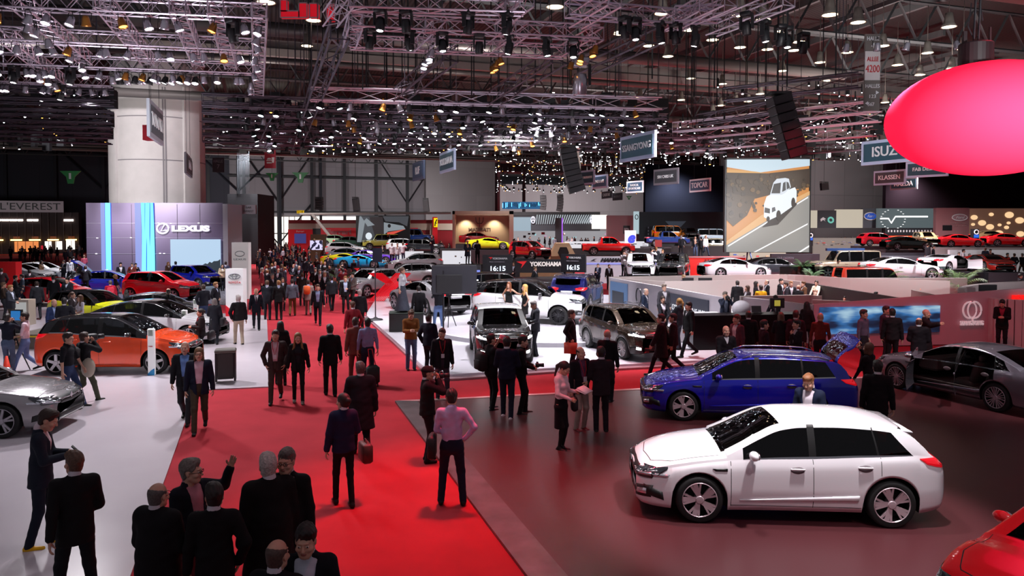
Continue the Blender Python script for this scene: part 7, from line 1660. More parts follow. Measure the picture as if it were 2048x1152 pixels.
N=.0155
# lower left
r,i=P_('man in navy suit and yellow trainers reading a phone',atf(84,1096),78,ht=1.84,h=N,legs='step',la='phone',ra='phone',pitch=.35,lean=.04,top='suit',tc='#1d2230',bc='#151b2a',sc='#d8c4cc',fc='#e0a812',hc='#2e1a12',roll=0)
held('phone','dark phone held by the man in yellow trainers','phone',r,i,0,phone_mesh(),blk,(-.05,-.09,.04))
P_('man in black suit seen from behind at the bottom left',ath(148,903,1.80),186,ht=1.80,h=N,legs='wide',la='back',ra='belly',top='suit',tc='#131014',bc='#12121a',hc='#5a4032',yaw=.3)
P_('balding man in long dark coat seen from behind with hands joined',ath(314,968,1.74),140,ht=1.74,h=N,legs='stand',la='belly',ra='belly',top='coat',tc='#0f0d12',hair='fringe',hc='#55504e',fat=.04,glasses=True)
P_('grey-haired man in glasses and pink striped shirt pointing right',ath(380,920,1.76),42,ht=1.76,h=N,legs='stand',la='side',ra='belly',top='open',tc='#10121e',sc='#b87e8c',bc='#5a2630',hc='#6a625c',glasses=True,fat=.03,yaw=.5,L=(.44,-.14,1.60))
P_('dark-haired man in black suit seen from behind beside the pointing man',ath(428,969,1.75),172,ht=1.75,h=N,legs='stand',la='down',ra='pocket',top='suit',tc='#0e0c10',hc='#1e1412',yaw=.15)
P_('white-haired man in long black coat seen from behind',ath(537,909,1.86),196,ht=1.86,h=N,legs='stand',la='down',ra='down',top='coat',tc='#0c0a0c',hc='#b8aca8',yaw=-.3,fat=.05)
P_('grey-haired man with glasses and open white collar facing the camera',ath(573,899,1.84),-20,ht=1.84,h=N,legs='stand',la='down',ra='pocket',top='suit',tc='#0e0d10',sc='#d0c0c8',hc='#5c5450',glasses=True,fat=.04)
P_('balding man in dark suit cut off by the bottom edge',ath(553,1082,1.74),150,ht=1.74,h=N,legs='stand',la='down',ra='down',top='suit',tc='#0f0f16',hair='fringe',hc='#4a3a34')
P_('young man with thick dark hair and open shirt at the bottom edge',ath(613,1048,1.78),-12,ht=1.78,h=N,legs='stand',la='down',ra='down',top='open',tc='#10101a',sc='#c8ccdc',hair='short',hc='#140c0c',pitch=.15)
# middle carpet
r,i=P_('woman in navy jacket walking away with a brown handbag',atf(688,1012),192,ht=1.72,fem=True,h=N,legs='step',la='down',ra='hold',top='jacket',tc='#1c1c3c',bc='#0d0b12',sc='#d8d0d8',hair='bun',hc='#22120e',yaw=.5)
held('handbag','brown and dark handbag carried by the woman in the navy jacket','handbag',r,i,1,bag(.34,.30,.16,.16),mat('bag_brown','#4a2420',.5),(-.26,.1,-.05))
P_('grey-haired man in long dark jacket walking away with a paper',atf(722,915),186,ht=1.80,h=N,legs='walk',la='hold',ra='down',top='coat',tc='#0e0e18',bc='#0c0a10',hc='#4a4442',fat=.03)
r,i=P_('man in black cap taking a photo beside the metal border',atf(855,924),98,ht=1.74,h=N,legs='stand',la='eye',ra='eye',top='jacket',tc='#0e0c12',bc='#10101a',hair='cap',hc='#100c0c')
held('photo_camera','black photo camera held to the eye by the man in the cap','camera',r,i,0,cam_mesh(),blk,(-.06,-.06,.05))
r,i=P_('man in lavender shirt seen from behind with a bag at his side',atf(904,1010),178,ht=1.78,h=N,legs='wide',la='belly',ra='hip',top='shirt',tc='#c8b0dc',bc='#16182e',hc='#22140e',pitch=.25)
b=MB(); b.box((0,0,0),(.12,.34,.36),bev=.04); q=extra(None,'shoulder_bag',b,mat('bag_black','#0c0c14',.6),False); tag(q,'black shoulder bag at the left hip of the man in the lavender shirt','bag'); q.location=r.location+Vector((-.30,-.02,.92))
r,i=P_('man in dark jacket with a red lanyard badge',atf(884,800),8,ht=1.76,h=N,legs='relaxed',la='down',ra='down',top='open',tc='#14101a',sc='#24141c',bc='#3a2c3a',hc='#3a2420',yaw=-.5,fat=.02)
def lanyard(r,badge=True):
 b=MB(); b.tube([(-.07,-.09,1.50),(-.045,-.145,1.32),(0,-.155,1.18),(.045,-.145,1.32),(.07,-.09,1.50)],.008,4); b.build('lanyard',mat('lanyard_red','#c01828',.6),r); MB().box((0,-.165,1.13),(.08,.012,.10)).build('badge',mat('badge_white','#d8d8e0',.5),r)
lanyard(r)
P_('man in navy coat seen from behind beside the stage edge',atf(858,752),150,ht=1.76,h=N+.004,legs='stand',la='pocket',ra='belly',top='jacket',tc='#121424',bc='#16161e',hc='#2a2020')
r,i=P_('woman in pale blouse and black skirt reading papers',atf(1122,902),62,ht=1.72,fem=True,h=N,legs='close',la='phone',ra='hold',top='shirt',tc='#e8d4dc',bottom='skirt',bc='#0c0a10',hair='tail',hc='#201214',pitch=.4)
b=MB(); b.box((0,0,0),(.30,.22,.01),Matrix.Rotation(.3,3,'X')); b.box((.01,-.02,.02),(.29,.21,.008),Matrix.Rotation(.42,3,'X')); held('papers','white papers held by the woman in the black skirt','papers',r,i,0,b,whl,(-.02,-.16,.04))
b=MB(); b.box((0,0,0),(.13,.30,.26),bev=.04); b.tube([(0,-.1,.1),(0,-.05,.45),(0,.05,.45),(0,.1,.1)],.01,5); q=extra(None,'handbag',b,mat('bag_black','#0c0c14',.6),False); tag(q,'black handbag hanging from the arm of the woman in the skirt','handbag'); q.location=r.location+Vector((.26,.12,.88))
r,i=P_('balding man in dark jacket and beige trousers with a badge',atf(1160,862),40,ht=1.76,h=N,legs='stand',la='belly',ra='down',top='open',tc='#16101a',sc='#6a3a5a',bc='#a08c84',hair='fringe',hc='#3a2420',fc='#802028',fat=.03); lanyard(r)
P_('man in grey suit seen from behind talking with the balding man',atf(1202,866),188,ht=1.78,h=N,legs='stand',la='belly',ra='belly',top='suit',tc='#241a22',bc='#1c161e',hc='#1a100e')
P_('man with a red-lit bald head and black suit',atf(1214,806),160,ht=1.78,h=N,legs='stand',la='belly',ra='down',top='suit',tc='#130e14',hair='bald',hc='#3a2420')
r,i=P_('broad man with a backpack photographing with a tablet',atf(982,822),120,ht=1.78,h=N,legs='relaxed',la='up',ra='up',top='tee',tc='#181016',bc='#100c10',hair='short',hc='#180e0c',fat=.04)
held('tablet','pale tablet held up by the man with the backpack','tablet',r,i,0,MB().box((0,0,.06),(.25,.015,.19),bev=.004),mat('tablet_case','#d8506c',.5),(-.12,-.04,0))
def backpack(r,label,col,z=1.18): b=MB(); b.box((0,0,0),(.32,.2,.46),bev=.07); b.box((0,.11,-.06),(.24,.06,.24),bev=.03); q=b.build('backpack',mat('pack_'+col.lstrip('#'),col,.8),None,True); a=r.rotation_euler.z; q.location=r.location+Matrix.Rotation(a,3,'Z') @ Vector((0,.25,z)); q.rotation_euler.z=a; tag(q,label,'backpack'); return q
backpack(r,'black backpack on the man with the tablet','#120a10')
r,i=P_('man in navy jacket and white trainers looking at the stage',atf(1014,838),172,ht=1.82,h=N,legs='step',la='hold',ra='hold',top='jacket',tc='#121228',bc='#1a1a2c',hc='#180e0c',fc='#c8b4bc')
held('papers','rolled white papers held by the man in white trainers','papers',r,i,0,MB().box((0,0,0),(.05,.3,.04),bev=.01),whl,(0,-.1,0))
r,i=P_('man in black sweater holding a camera grip',atf(1042,830),92,ht=1.80,h=N,legs='relaxed',la='hold',ra='hold',top='sweater',tc='#0e0a0e',bc='#0c0a0e',hc='#1a0e0c',pitch=.2)
held('photo_camera','black camera on a small grip held by the man in the black sweater','camera',r,i,0,cam_mesh(),blk,(-.05,-.10,.03))
r,i=P_('man in dark coat walking right with an orange shopping bag',atf(1142,742),80,ht=1.80,h=N+.004,legs='stand',la='down',ra='carry',top='coat',tc='#120e12',bc='#0e0c10',hc='#3a2824')
b=MB(); b.box((0,0,-.26),(.10,.38,.32)); b.tube([(0,-.1,-.1),(0,0,0),(0,.1,-.1)],.008,4); held('shopping_bag','orange red shopping bag carried beside the stage','bag',r,i,1,b,mat('bag_orange','#c04830',.6))
r,i=P_('grey-haired man in grey suit reading beside the black crossover',atf(1071,712,.12),-70,ht=1.78,h=N+.004,legs='stand',la='hold',ra='phone',top='suit',tc='#2e3038',bc='#24262c',hc='#8a8684',pitch=.35)
# two women on the turntable
r,i=P_('woman with long auburn hair in black strapless dress on the turntable',atf(1018,648,.30),-30,ht=1.72,fem=True,h=N+.004,legs='close',la='side',ra='hip',top='dress',bottom='dress',bc='#0e0e10',hair='long',hc='#7a4426',skin='light')
r,i=P_('blonde woman in short black dress on the turntable',atf(1050,660,.30),-75,ht=1.76,fem=True,h=N+.004,legs='step',la='hip',ra='down',top='dress',bottom='dress',bc='#0e0e10',hair='long',hc='#c09858',skin='light')
# performer
r,i=P_('performer with white sleeves and a long dark skirt on the black podium',(G(790,640,.86).x-.1,pb.y+.45,.86),60,ht=1.78,fem=True,h=N+.004,legs='close',la='phone',ra='down',top='shirt',tc='#c8ccd4',bottom='longskirt',bc='#3c404c',hair='bun',hc='#5a4436')
P_('man in brown sweater and jeans looking at his phone',atf(822,740),8,ht=1.80,h=N,legs='stand',la='phone',ra='phone',top='sweater',tc='#7c4c22',sc='#a02830',bc='#4a5878',hc='#50301e',pitch=.4)
P_('man in black suit seen from behind on the white stage',atf(838,660,.12),186,ht=1.80,h=N+.004,legs='walk',la='down',ra='down',top='suit',tc='#16161a',bc='#141418',hc='#1c1614')
r,i=P_('cameraman in jeans filming behind the monitor pole',atf(877,662,.12),190,ht=1.78,h=N+.004,legs='wide',la='eye',ra='eye',top='tee',tc='#22242a',bc='#6884b4',hc='#2a201c',pitch=.2)
b=MB(); b.box((0,0,0),(.2,.4,.22),bev=.03); b.tube([(0,-.2,0),(0,-.4,0)],[.06,.08],12); held('video_camera','big black video camera on the shoulder of the cameraman in jeans','camera',r,i,0,b,blk,(.06,.0,.1))
# carpet, middle distance
P_('man in black suit walking away down the carpet',atf(661,792),184,ht=1.80,h=N,legs='step',la='down',ra='down',top='suit',tc='#0f1014',bc='#0e0e12',hc='#241812')
P_('bearded man in brown blazer seen from behind',atf(712,768),196,ht=1.80,h=N,legs='step',la='down',ra='down',top='open',tc='#7a443c',bc='#6a3c38',hc='#3a2018',beard=True,yaw=-.5)
r,i=P_('man in plaid shirt pulling a black trolley case',atf(736,770),186,ht=1.80,h=N,legs='step',la='down',ra='down',top='shirt',tc='#8888b0',bc='#1c2438',hc='#18100e')
tp=G(746,774); tr=thing('trolley_case','black wheeled trolley case with a red handle','suitcase',(tp.x,tp.y,0),.2); b=MB(); b.box((0,0,.33),(.36,.22,.52),bev=.08); b.build('case',mat('case_black','#0c0a0e',.6),tr,True); b=MB(); b.tube([(-.08,.05,.55),(-.12,.1,1.0)],.012,5); b.tube([(.08,.05,.55),(-.02,.1,1.0),(-.12,.1,1.0)],.012,5); b.build('handle',mat('handle_red','#d02838',.4),tr)
for q in (-.12,.12): b=MB(); b.lathe([(.001,-.02),(.05,-.02),(.05,.02),(.001,.02)],12,(q,.0,.05),'x'); b.build('caster',blk,tr)
P_('man in dark red sweater standing by the stage edge',atf(706,712),200,ht=1.80,h=N+.004,legs='stand',la='down',ra='pocket',top='sweater',tc='#6e1420',bc='#1c1c28',hc='#4a2c1e')
P_('white-haired man in dark jacket by the stage corner',atf(720,670),188,ht=1.78,h=N+.004,legs='stand',la='down',ra='down',top='jacket',tc='#1a1a20',bc='#141418',hc='#c0b8b4')
P_('woman with long black hair walking away beside the brown-suited man',atf(562,770),184,ht=1.72,fem=True,h=N,legs='step',la='down',ra='down',top='jacket',tc='#141016',bc='#120e12',hair='long',hc='#120c0c')
r,i=P_('man in brown suit and open pink shirt walking towards the camera',atf(552,804),-6,ht=1.78,h=N,legs='walk2',la='pocket',ra='pocket',top='open',tc='#3a2c2c',sc='#d8b8c4',bc='#42322e',hc='#2a1a14'); lanyard(r)
P_('woman with long blonde hair in black clothes walking towards the camera',atf(597,806),0,ht=1.70,fem=True,h=N,legs='step',la='down',ra='down',top='open',tc='#120e12',sc='#1c1a22',bc='#100c10',hair='long',hc='#8a6238',fc='#6a5c58')
P_('man in navy blazer and light blue shirt striding towards the camera',atf(636,650),0,ht=1.80,h=N+.004,legs='walk',la='down',ra='down',top='open',tc='#14161e',sc='#8ea0c8',bc='#14141c',hc='#4a3020')
P_('bald man in dark suit with tie walking along the grey floor',atf(513,660),2,ht=1.76,h=N+.004,legs='walk',la='down',ra='down',top='suit',tc='#121622',bc='#10141e',hair='bald',tie=True)
P_('white-haired man in black leather jacket and beige trousers',atf(478,690),192,ht=1.80,h=N+.004,legs='step',la='pocket',ra='down',top='jacket',tc='#17171b',bc='#b4a490',hc='#cac4c0')
r,i=P_('grey-haired woman in dark coat with shoulder bags',atf(430,690),170,ht=1.68,fem=True,h=N+.004,legs='step',la='belly',ra='down',top='coat',tc='#22242c',bc='#20242c',hair='bob',hc='#7a7470')
b=MB(); b.box((0,0,0),(.14,.34,.3),bev=.05); q=b.build('shoulder_bag',mat('bag_dark','#15151c',.6),None,True); q.location=r.location+Vector((.28,.05,.85)); tag(q,'dark shoulder bag on the grey-haired woman','bag')
P_('man in dark jacket seen from behind near the white car',atf(408,652),190,ht=1.78,h=N+.004,legs='stand',la='pocket',ra='belly',top='jacket',tc='#1b1d26',bc='#2c3a5a',hc='#3c2a20')
# left pair
P_('bald man in dark cardigan and light blue shirt walking beside the carpet',atf(372,845),-10,ht=1.80,h=N,legs='walk',la='down',ra='down',top='open',tc='#16161c',sc='#6c8cc8',bc='#26262c',hair='bald')
P_('long-haired man with glasses, navy jacket and brown trousers',atf(400,862),-4,ht=1.78,h=N,legs='walk2',la='down',ra='down',top='open',tc='#12162a',sc='#d8b4c4',bc='#3e3226',hair='bob',hc='#6a4a30',glasses=True)
r,i=P_('dark-haired woman with red lanyard and black bag by the bench',atf(403,724),-80,ht=1.68,fem=True,h=N,legs='close',la='phone',ra='phone',top='jacket',tc='#1a1216',bc='#181216',hair='bun',hc='#17100e'); lanyard(r)
b=MB(); b.box((0,0,0),(.14,.36,.3),bev=.05); b.tube([(0,-.1,.12),(0,0,.5),(0,.1,.12)],.012,5); q=b.build('shoulder_bag',mat('bag_black','#0c0c14',.6),None,True); q.location=r.location+Vector((.30,.05,.85)); tag(q,'black shoulder bag on the woman with the red lanyard','bag')
P_('man in black shirt and blue jeans walking with a camera crew',atf(138,816),60,ht=1.80,h=N,legs='walk',la='fwd',ra='down',top='tee',tc='#15151c',bc='#2c3a5c',hc='#2c1c16')
r,i=P_('camera operator in camouflage trousers with a pale bag',atf(170,806),120,ht=1.74,h=N,legs='walk2',la='eye',ra='eye',top='jacket',tc='#1a1a1e',bc='#4a4a3c',hc='#3a281e',fc='#14120e')
b=MB(); b.box((0,0,0),(.16,.34,.18),bev=.03); b.tube([(0,-.17,0),(0,-.34,0)],[.05,.065],12); held('video_camera','black shoulder video camera before the orange car','camera',r,i,0,b,blk,(0,.02,.08)); backpack(r,'black backpack with a yellow mark before the orange car','#18181c'); b=MB(); b.ball((0,0,0),(.17,.12,.24)); q=b.build('cloth_bag',mat('bag_cream','#b0a898',.8),None,True); q.location=r.location+Vector((.15,-.1,.88)); tag(q,'pale cloth bag hanging from the camera operator','bag')
P_('man in white t-shirt and light jeans working beside the camera',atf(52,744),-100,ht=1.78,h=N,legs='walk',la='hold',ra='fwd',top='tee',tc='#e8d0dc',bc='#6a7eac',hc='#22140e')
r,i=P_('man in dark shirt and grey jeans behind a video camera at the left edge',atf(17,750),150,ht=1.76,h=N,legs='stand',la='eye',ra='eye',top='shirt',tc='#181c2a',bc='#4c5c74',hc='#1a1210')
tripod('black video camera tripod at the far left edge',30,742,.03,1.3)
P_('bald man in blue suit turned towards his colleague',atf(110,700),30,ht=1.76,h=N+.004,legs='stand',la='down',ra='down',top='open',tc='#26365c',sc='#a8c0f0',bc='#1e2438',hair='fringe',hc='#8a7060')
P_('man in dark pinstripe suit seen from behind on the left stand',atf(130,700),184,ht=1.80,h=N+.004,legs='stand',la='belly',ra='pocket',top='suit',tc='#14161e',bc='#14161e',hc='#1a1412')
P_('woman in striped scarf talking on the left stand',atf(146,672),60,ht=1.72,fem=True,h=.02,legs='close',la='hold',ra='hold',top='jacket',tc='#3a3438',bc='#1c1c22',hair='tail',hc='#4a3020')
P_('woman with curly brown hair and white t-shirt on the left stand',atf(162,680),-60,ht=1.70,fem=True,h=.02,legs='close',la='hold',ra='belly',top='tee',tc='#d8d8e4',bc='#141418',hair='long',hc='#5a3a24')
P_('young man in dark suit walking away on the left stand',atf(75,640),185,ht=1.80,h=.02,legs='walk',la='down',ra='down',top='suit',tc='#22232a',bc='#1e1f26',hc='#2a1a12')
P_('man in black t-shirt standing behind the white hatchback',atf(338,668),178,ht=1.82,h=.02,legs='stand',la='down',ra='down',top='tee',tc='#16161a',bc='#1a1a20',hair='fringe',hc='#2a2020')
r,i=P_('person in red hooded jacket with a red backpack',atf(222,632),182,ht=1.70,h=.02,legs='stand',la='down',ra='down',top='jacket',tc='#b01c34',bc='#14141c',hc='#5a5450'); backpack(r,'red and white backpack on the person in the red jacket','#c82840')
P_('blonde woman in black t-shirt touching the red hatchback',atf(232,612),80,ht=1.70,fem=True,h=.02,legs='stand',la='fwd',ra='fwd',top='tee',tc='#1c1c22',bc='#24304c',hair='bun',hc='#b08850')
P_('man in lilac plaid shirt at the upper left by the violet wall',atf(169,552),182,ht=1.84,h=.024,legs='stand',la='belly',ra='belly',top='shirt',tc='#a84860',bc='#384878',hair='fringe',hc='#806050')
# right side: groups in red light
P_('man in dark clothes walking left past the stage with a colleague',atf(1322,752),-100,ht=1.80,h=N,legs='walk',la='fwd',ra='back',top='coat',tc='#1c0e14',bc='#14101a',hc='#2c1612')
P_('man striding left in dark trousers behind his colleague',atf(1346,748),-95,ht=1.78,h=N,legs='walk',la='down',ra='down',top='jacket',tc='#200e16',bc='#181018',hc='#201010')
P_('man in black hooded jacket walking left across the stage',atf(1377,714,.12),-60,ht=1.78,h=N,legs='walk',la='down',ra='down',top='jacket',tc='#0c0c12',bc='#0a0a10',hc='#0c0a0a')
P_('blonde hostess with ponytail at the white podium',atf(1358,700,.12),-120,ht=1.74,fem=True,h=N+.004,legs='close',la='desk',ra='desk',top='jacket',tc='#22242c',bc='#2a2e3a',hair='tail',hc='#a07840')
P_('dark-haired hostess in black blazer facing the podium',atf(1325,690,.12),20,ht=1.72,fem=True,h=N+.004,legs='close',la='desk',ra='desk',top='suit',tc='#1a1a22',sc='#e8e4f0',bc='#1a1a22',hair='tail',hc='#2c1a12')
P_('grey-haired man in navy suit walking before the white booth wall',ath(1290,577,1.76,.12),70,ht=1.76,h=N+.004,legs='stand',la='down',ra='down',top='suit',tc='#1a2438',bc='#1a2030',hair='fringe',hc='#8a8684',pitch=.2)
P_('man in grey suit standing behind the two hostesses',ath(1328,569,1.84,.12),30,ht=1.84,h=.02,legs='stand',la='down',ra='down',top='suit',tc='#3c3a40',bc='#2c2a30',hc='#6a5a50')
r,i=P_('photographer in navy jacket aiming a camera behind the black counter',ath(1450,584,1.76,.12),20,ht=1.76,h=N+.002,legs='stand',la='eye',ra='eye',top='open',tc='#1c2234',sc='#5a6274',bc='#1c2230',hc='#6a6058')
held('photo_camera','black photo camera held by the photographer behind the counter','camera',r,i,0,cam_mesh(),blk,(-.06,-.06,.05))
P_('man in black suit seen from behind inside the white booth',ath(1475,562,1.80),180,ht=1.80,h=.02,legs='stand',la='down',ra='down',top='suit',tc='#0f0f13',bc='#0f0f13',hc='#1c1612')
P_('young man in dark suit and tie behind the laptop desk',ath(1552,591,1.76),-30,ht=1.76,h=N+.004,legs='stand',la='desk',ra='desk',top='suit',tc='#171922',sc='#dcdce8',bc='#171922',hc='#120c0a',tie=True,pitch=.2)
for a in [('person in yellow jacket inside the white booth',1522,571,200,'jacket','#d8a018','short','#2a1a12'),('dark-haired woman inside the booth left of the yellow jacket',1512,563,90,'suit','#15131a','long','#1c100c'),('woman with brown hair inside the booth',1495,571,-60,'suit','#2a2024','bob','#3c2418'),('balding man in black inside the booth right of the yellow jacket',1534,560,-70,'suit','#121216','fringe','#241814'),('tall dark-haired man in black inside the booth',1562,558,60,'suit','#121216','short','#17100e'),
          ('man in grey suit inside the booth facing left',1572,565,-70,'suit','#2e2c34','short','#3a2a20'),('man in brown jacket inside the booth facing left',1607,563,-60,'jacket','#6a4a34','short','#5a3a24'),('bald man in dark suit inside the booth',1597,570,150,'suit','#17171c','bald','#3a2a20'),('blond man in dark suit at the back of the booth',1582,563,20,'suit','#1c1c22','short','#8a6040')]:
 p=ath(a[1],a[2],1.74); P_(a[0],p,a[3],ht=1.74,h=.021,fem='woman' in a[0],legs='stand',la='belly',ra='down',top=a[4],tc=a[5],bc='#16161a',hair=a[6],hc=a[7])
P_('waitress in white shirt and dark tie inside the booth',ath(1633,561,1.72),-20,ht=1.72,fem=True,h=.021,legs='close',la='desk',ra='desk',top='shirt',tc='#e0d0b8',bc='#141418',hair='bun',hc='#2c1a12')
P_('man in pale lilac shirt behind the white booth wall',ath(1367,550,1.72),-60,ht=1.72,h=.021,legs='stand',la='belly',ra='down',top='shirt',tc='#b0a4b8',bc='#2c2c34',hc='#a08058')
for (lab,px,py,ht,f,tp_,tc_,bc_,hr,hc_,la_,ra_,h_) in [
 ('bald man lit red walking beside the black counter',1452,652,1.76,20,'jacket','#100a12','#0e0a10','bald','#3a2020','down','fwd',N),('man in rust jacket and pink-lit face beside the counter',1474,630,1.80,-50,'open','#5a3440','#24141c','short','#5a3024','down','belly',N),
 ('dark-skinned man in black suit seen from behind at the counter',1497,622,1.80,184,'suit','#0e0a10','#0e0a10','fringe','#201414','belly','down',N),('dark-haired man in maroon-lit suit turned right',1528,641,1.76,110,'suit','#24101c','#180c14','short','#1a0e0e','belly','belly',N),
 ('woman with light brown hair in black at the counter',1562,625,1.72,170,'jacket','#100c14','#100c12','bob','#5a4030','belly','belly',N),('man with hand at his mouth in front of the booth',1594,640,1.76,-60,'suit','#1a0e18','#14101a','short','#100a0a','chin','belly',N),
 ('red-haired man in dark red-lit jacket behind the thoughtful man',1592,622,1.80,160,'jacket','#381422','#1c0e16','short','#4a1a1a','down','down',N),('tall woman with long black hair before the booth corner',1614,604,1.76,150,'jacket','#0c0a0e','#0c0a0e','long','#0c0808','down','belly',N),
 ('man in rust red shirt seen from behind before the blue screen',1641,626,1.80,176,'shirt','#6c2420','#1c1018','bald','#6a2020','down','down',N),('man in grey red-lit shirt standing left of the dark group',1727,620,1.80,60,'shirt','#5c4c60','#1c141c','short','#2a1818','down','down',N),
 ('man in glasses partly hidden before the blue screen',1772,613,1.78,60,'suit','#3a2c3c','#1c141c','short','#2c1c1c','down','down',N),('broad man in black seen from behind before the blue screen',1785,618,1.82,182,'jacket','#110a10','#0e0a10','short','#0e0a0a','down','down',N),
 ('older man in black coat seen from behind beside the pointing man',1838,636,1.74,180,'coat','#130a12','#0e0a10','fringe','#4a2824','belly','belly',N),('man with red-lit bald head pointing right at the booth wall',1852,619,1.78,84,'coat','#120a10','#0e0a10','bald','#301818','down','point',N)]:
 P_(lab,ath(px,py,ht),f,ht=ht,h=h_,fem='woman' in lab,skin='dark' if 'dark-skinned' in lab else 'light',legs='step' if 'walk' in lab else 'stand',la=la_,ra=ra_,top=tp_,tc=tc_,bc=bc_,hair=hr,hc=hc_)
r,i=P_('man in black suit reading his phone beside the booth wall emblem',atf(2003,704),-5,ht=1.80,h=N,legs='stand',la='phone',ra='phone',top='suit',tc='#100a10',sc='#8a2840',bc='#14101a',hc='#180e0e',pitch=.4)
P_('man with quiff and navy jacket standing between the blue and white cars',ath(1620,747,1.80),-22,ht=1.80,h=.014,legs='stand',la='down',ra='down',top='open',tc='#161e36',sc='#dcd0dc',bc='#14182a',hair='tuft',hc='#8a5a3a',pitch=.35)
P_('woman reaching into the boot of the blue estate car',ath(1738,686,1.70),-120,ht=1.70,fem=True,h=N,legs='stand',la='fwd',ra='up',top='shirt',tc='#1c141c',bc='#140e14',hair='bob',hc='#5a3c2c')
P_('man in black suit seen from behind at the boot of the blue car',ath(1756,722,1.78),182,ht=1.78,h=N,legs='stand',la='down',ra='down',top='suit',tc='#120c12',bc='#100c12',hc='#14100e')
# seated: simple figures inside cars are left to the windows
for (lab,px,py,f,tc_,hc_,ht) in [('man sitting low behind the white counter in a pale shirt',1689,593,0,'#d8c8b8','#160e0c',1.3),('dark-haired person bending inside the booth',1752,584,100,'#201c20','#120c0a',1.42),('man seated left before the slatted strip',1840,574,30,'#3a3034','#2a1c14',1.25),('man seated right before the slatted strip',1887,574,-20,'#2c2628','#2c1c14',1.25),('person standing at the far right by the white wall',2040,548,100,'#201c24','#100c0c',1.72)]:
 P_(lab,ath(px,py,ht),f,ht=ht*1.0,h=.021,legs='stand',la='belly',ra='belly',top='shirt',tc=tc_,bc='#1c1a1e',hc=hc_)
# ------------------------------------------------------------------ the crowd: a small stock of figures, copied with all their parts
STOCK=[]
specs=[dict(legs='stand',la='down',ra='down',top='suit'),dict(legs='walk',la='down',ra='down',top='suit'),dict(legs='step',la='belly',ra='pocket',top='jacket'),dict(legs='relaxed',la='phone',ra='down',top='open'),dict(legs='stand',la='phone',ra='hold',top='suit',fat=.03),dict(legs='walk2',la='down',ra='down',top='jacket'),
         dict(legs='close',la='down',ra='hold',top='jacket',fem=True,hair='long'),dict(legs='step',la='hold',ra='down',top='suit',fem=True,hair='bob'),dict(legs='stand',la='belly',ra='belly',top='coat',hair='fringe'),dict(legs='stand',la='eye',ra='eye',top='jacket'),dict(legs='stand',la='chin',ra='belly',top='shirt'),dict(legs='walk',la='back',ra='down',top='sweater')]
TOPS=['#14141a','#1a1c24','#101218','#22242c','#2a2430','#181a2a','#30343e','#1c1618','#0e0e12','#262a38','#4a4650','#3a2c28','#5c5a64','#8a8490','#7a2028','#1c2c50']
BOTS=['#14141a','#101014','#1c1e26','#22242c','#2c3448','#3c3428','#4a5878','#1a1a20']
HAIRS=['#17100e','#2a1a12','#3c2618','#5a4430','#6a6460','#8a8480','#120c0a','#8a6038']
SH=['#d0ccd6','#c0c8dc','#e0dce4','#b8b0bc','#a8b4d0']
for lod,hh in ((0,.026),(1,.040)):
 for k in specs:
  kk=dict(k); kk.setdefault('hair','short'); parts,info=person_parts(h=hh,face=False,simple=lod == 1,collar=False,**kk)
  if lod == 0:
   ms={n: mesh_from(n,P,Q,m,[None]*(5 if n == 'body' else 1)) for n,(P,Q,m) in parts.items() if len(P)}
  else:
   order=['body','jacket','shirt','sweater','trousers','skirt','shoe','hair']; V_,F_,M_2,n0=[],[],[],0
   for nme,(P,Q,m) in parts.items():
    if not len(P): continue
    sl={'body': 0,'jacket': 1,'shirt': 1,'sweater': 1,'trousers': 2,'skirt': 2,'shoe': 3,'hair': 4}[nme]
    V_.append(P); F_.append(np.asarray(Q)+n0); M_2.append(np.full(len(Q),sl)); n0 += len(P)
   ms=mesh_from('person',np.concatenate(V_),np.concatenate(F_),np.concatenate(M_2),[skinm('light'),cloth('#14141a'),cloth('#14141a'),cloth('#0c0a0a',.4),mat('hair_2a1a12','#2a1a12',.55)])
  STOCK.append((lod,k,ms))
RC=random.Random(11); NC=[0]
def pick(L): return RC.choice(L)
def extra_person(pos,face,ht,lod,label,group,tc=None,bc=None,hc=None,idx=None,sc=None):
 pool=[s for s in STOCK if s[0] == lod]; lod_,k,ms=pool[idx] if idx is not None else pick(pool); s=ht/1.78
 tc,bc,hc,sc=tc or pick(TOPS),bc or pick(BOTS),hc or pick(HAIRS),sc or pick(SH); hm=mat('hair_'+hc.lstrip('#'),hc,.55)
 if lod == 1:
  o=place('person',ms,None,pos,radians(face))
  for i_,m_ in ((1,cloth(tc)),(2,cloth(bc)),(4,hm)): o.material_slots[i_].link='OBJECT'; o.material_slots[i_].material=m_
 else:
  o=place('person',ms['body'],None,pos,radians(face))
  for i_ in range(len(o.material_slots)): o.material_slots[i_].link='OBJECT'; o.material_slots[i_].material=skinm('light') if i_ != 4 else cloth('#1a1618')
  for nme,me in ms.items():
   if nme == 'body': continue
   q=place({'shoe': 'shoes'}.get(nme,nme),me,o); q.material_slots[0].link='OBJECT'
   q.material_slots[0].material={'hair': hm,'trousers': cloth(bc),'shoe': cloth('#0c0a0a',.4)}.get(nme) or cloth(sc if (nme == 'shirt' and k['top'] != 'shirt') else tc)
 o.scale=(s,s,s); NC[0] += 1; return tag(o,label,'person',group)
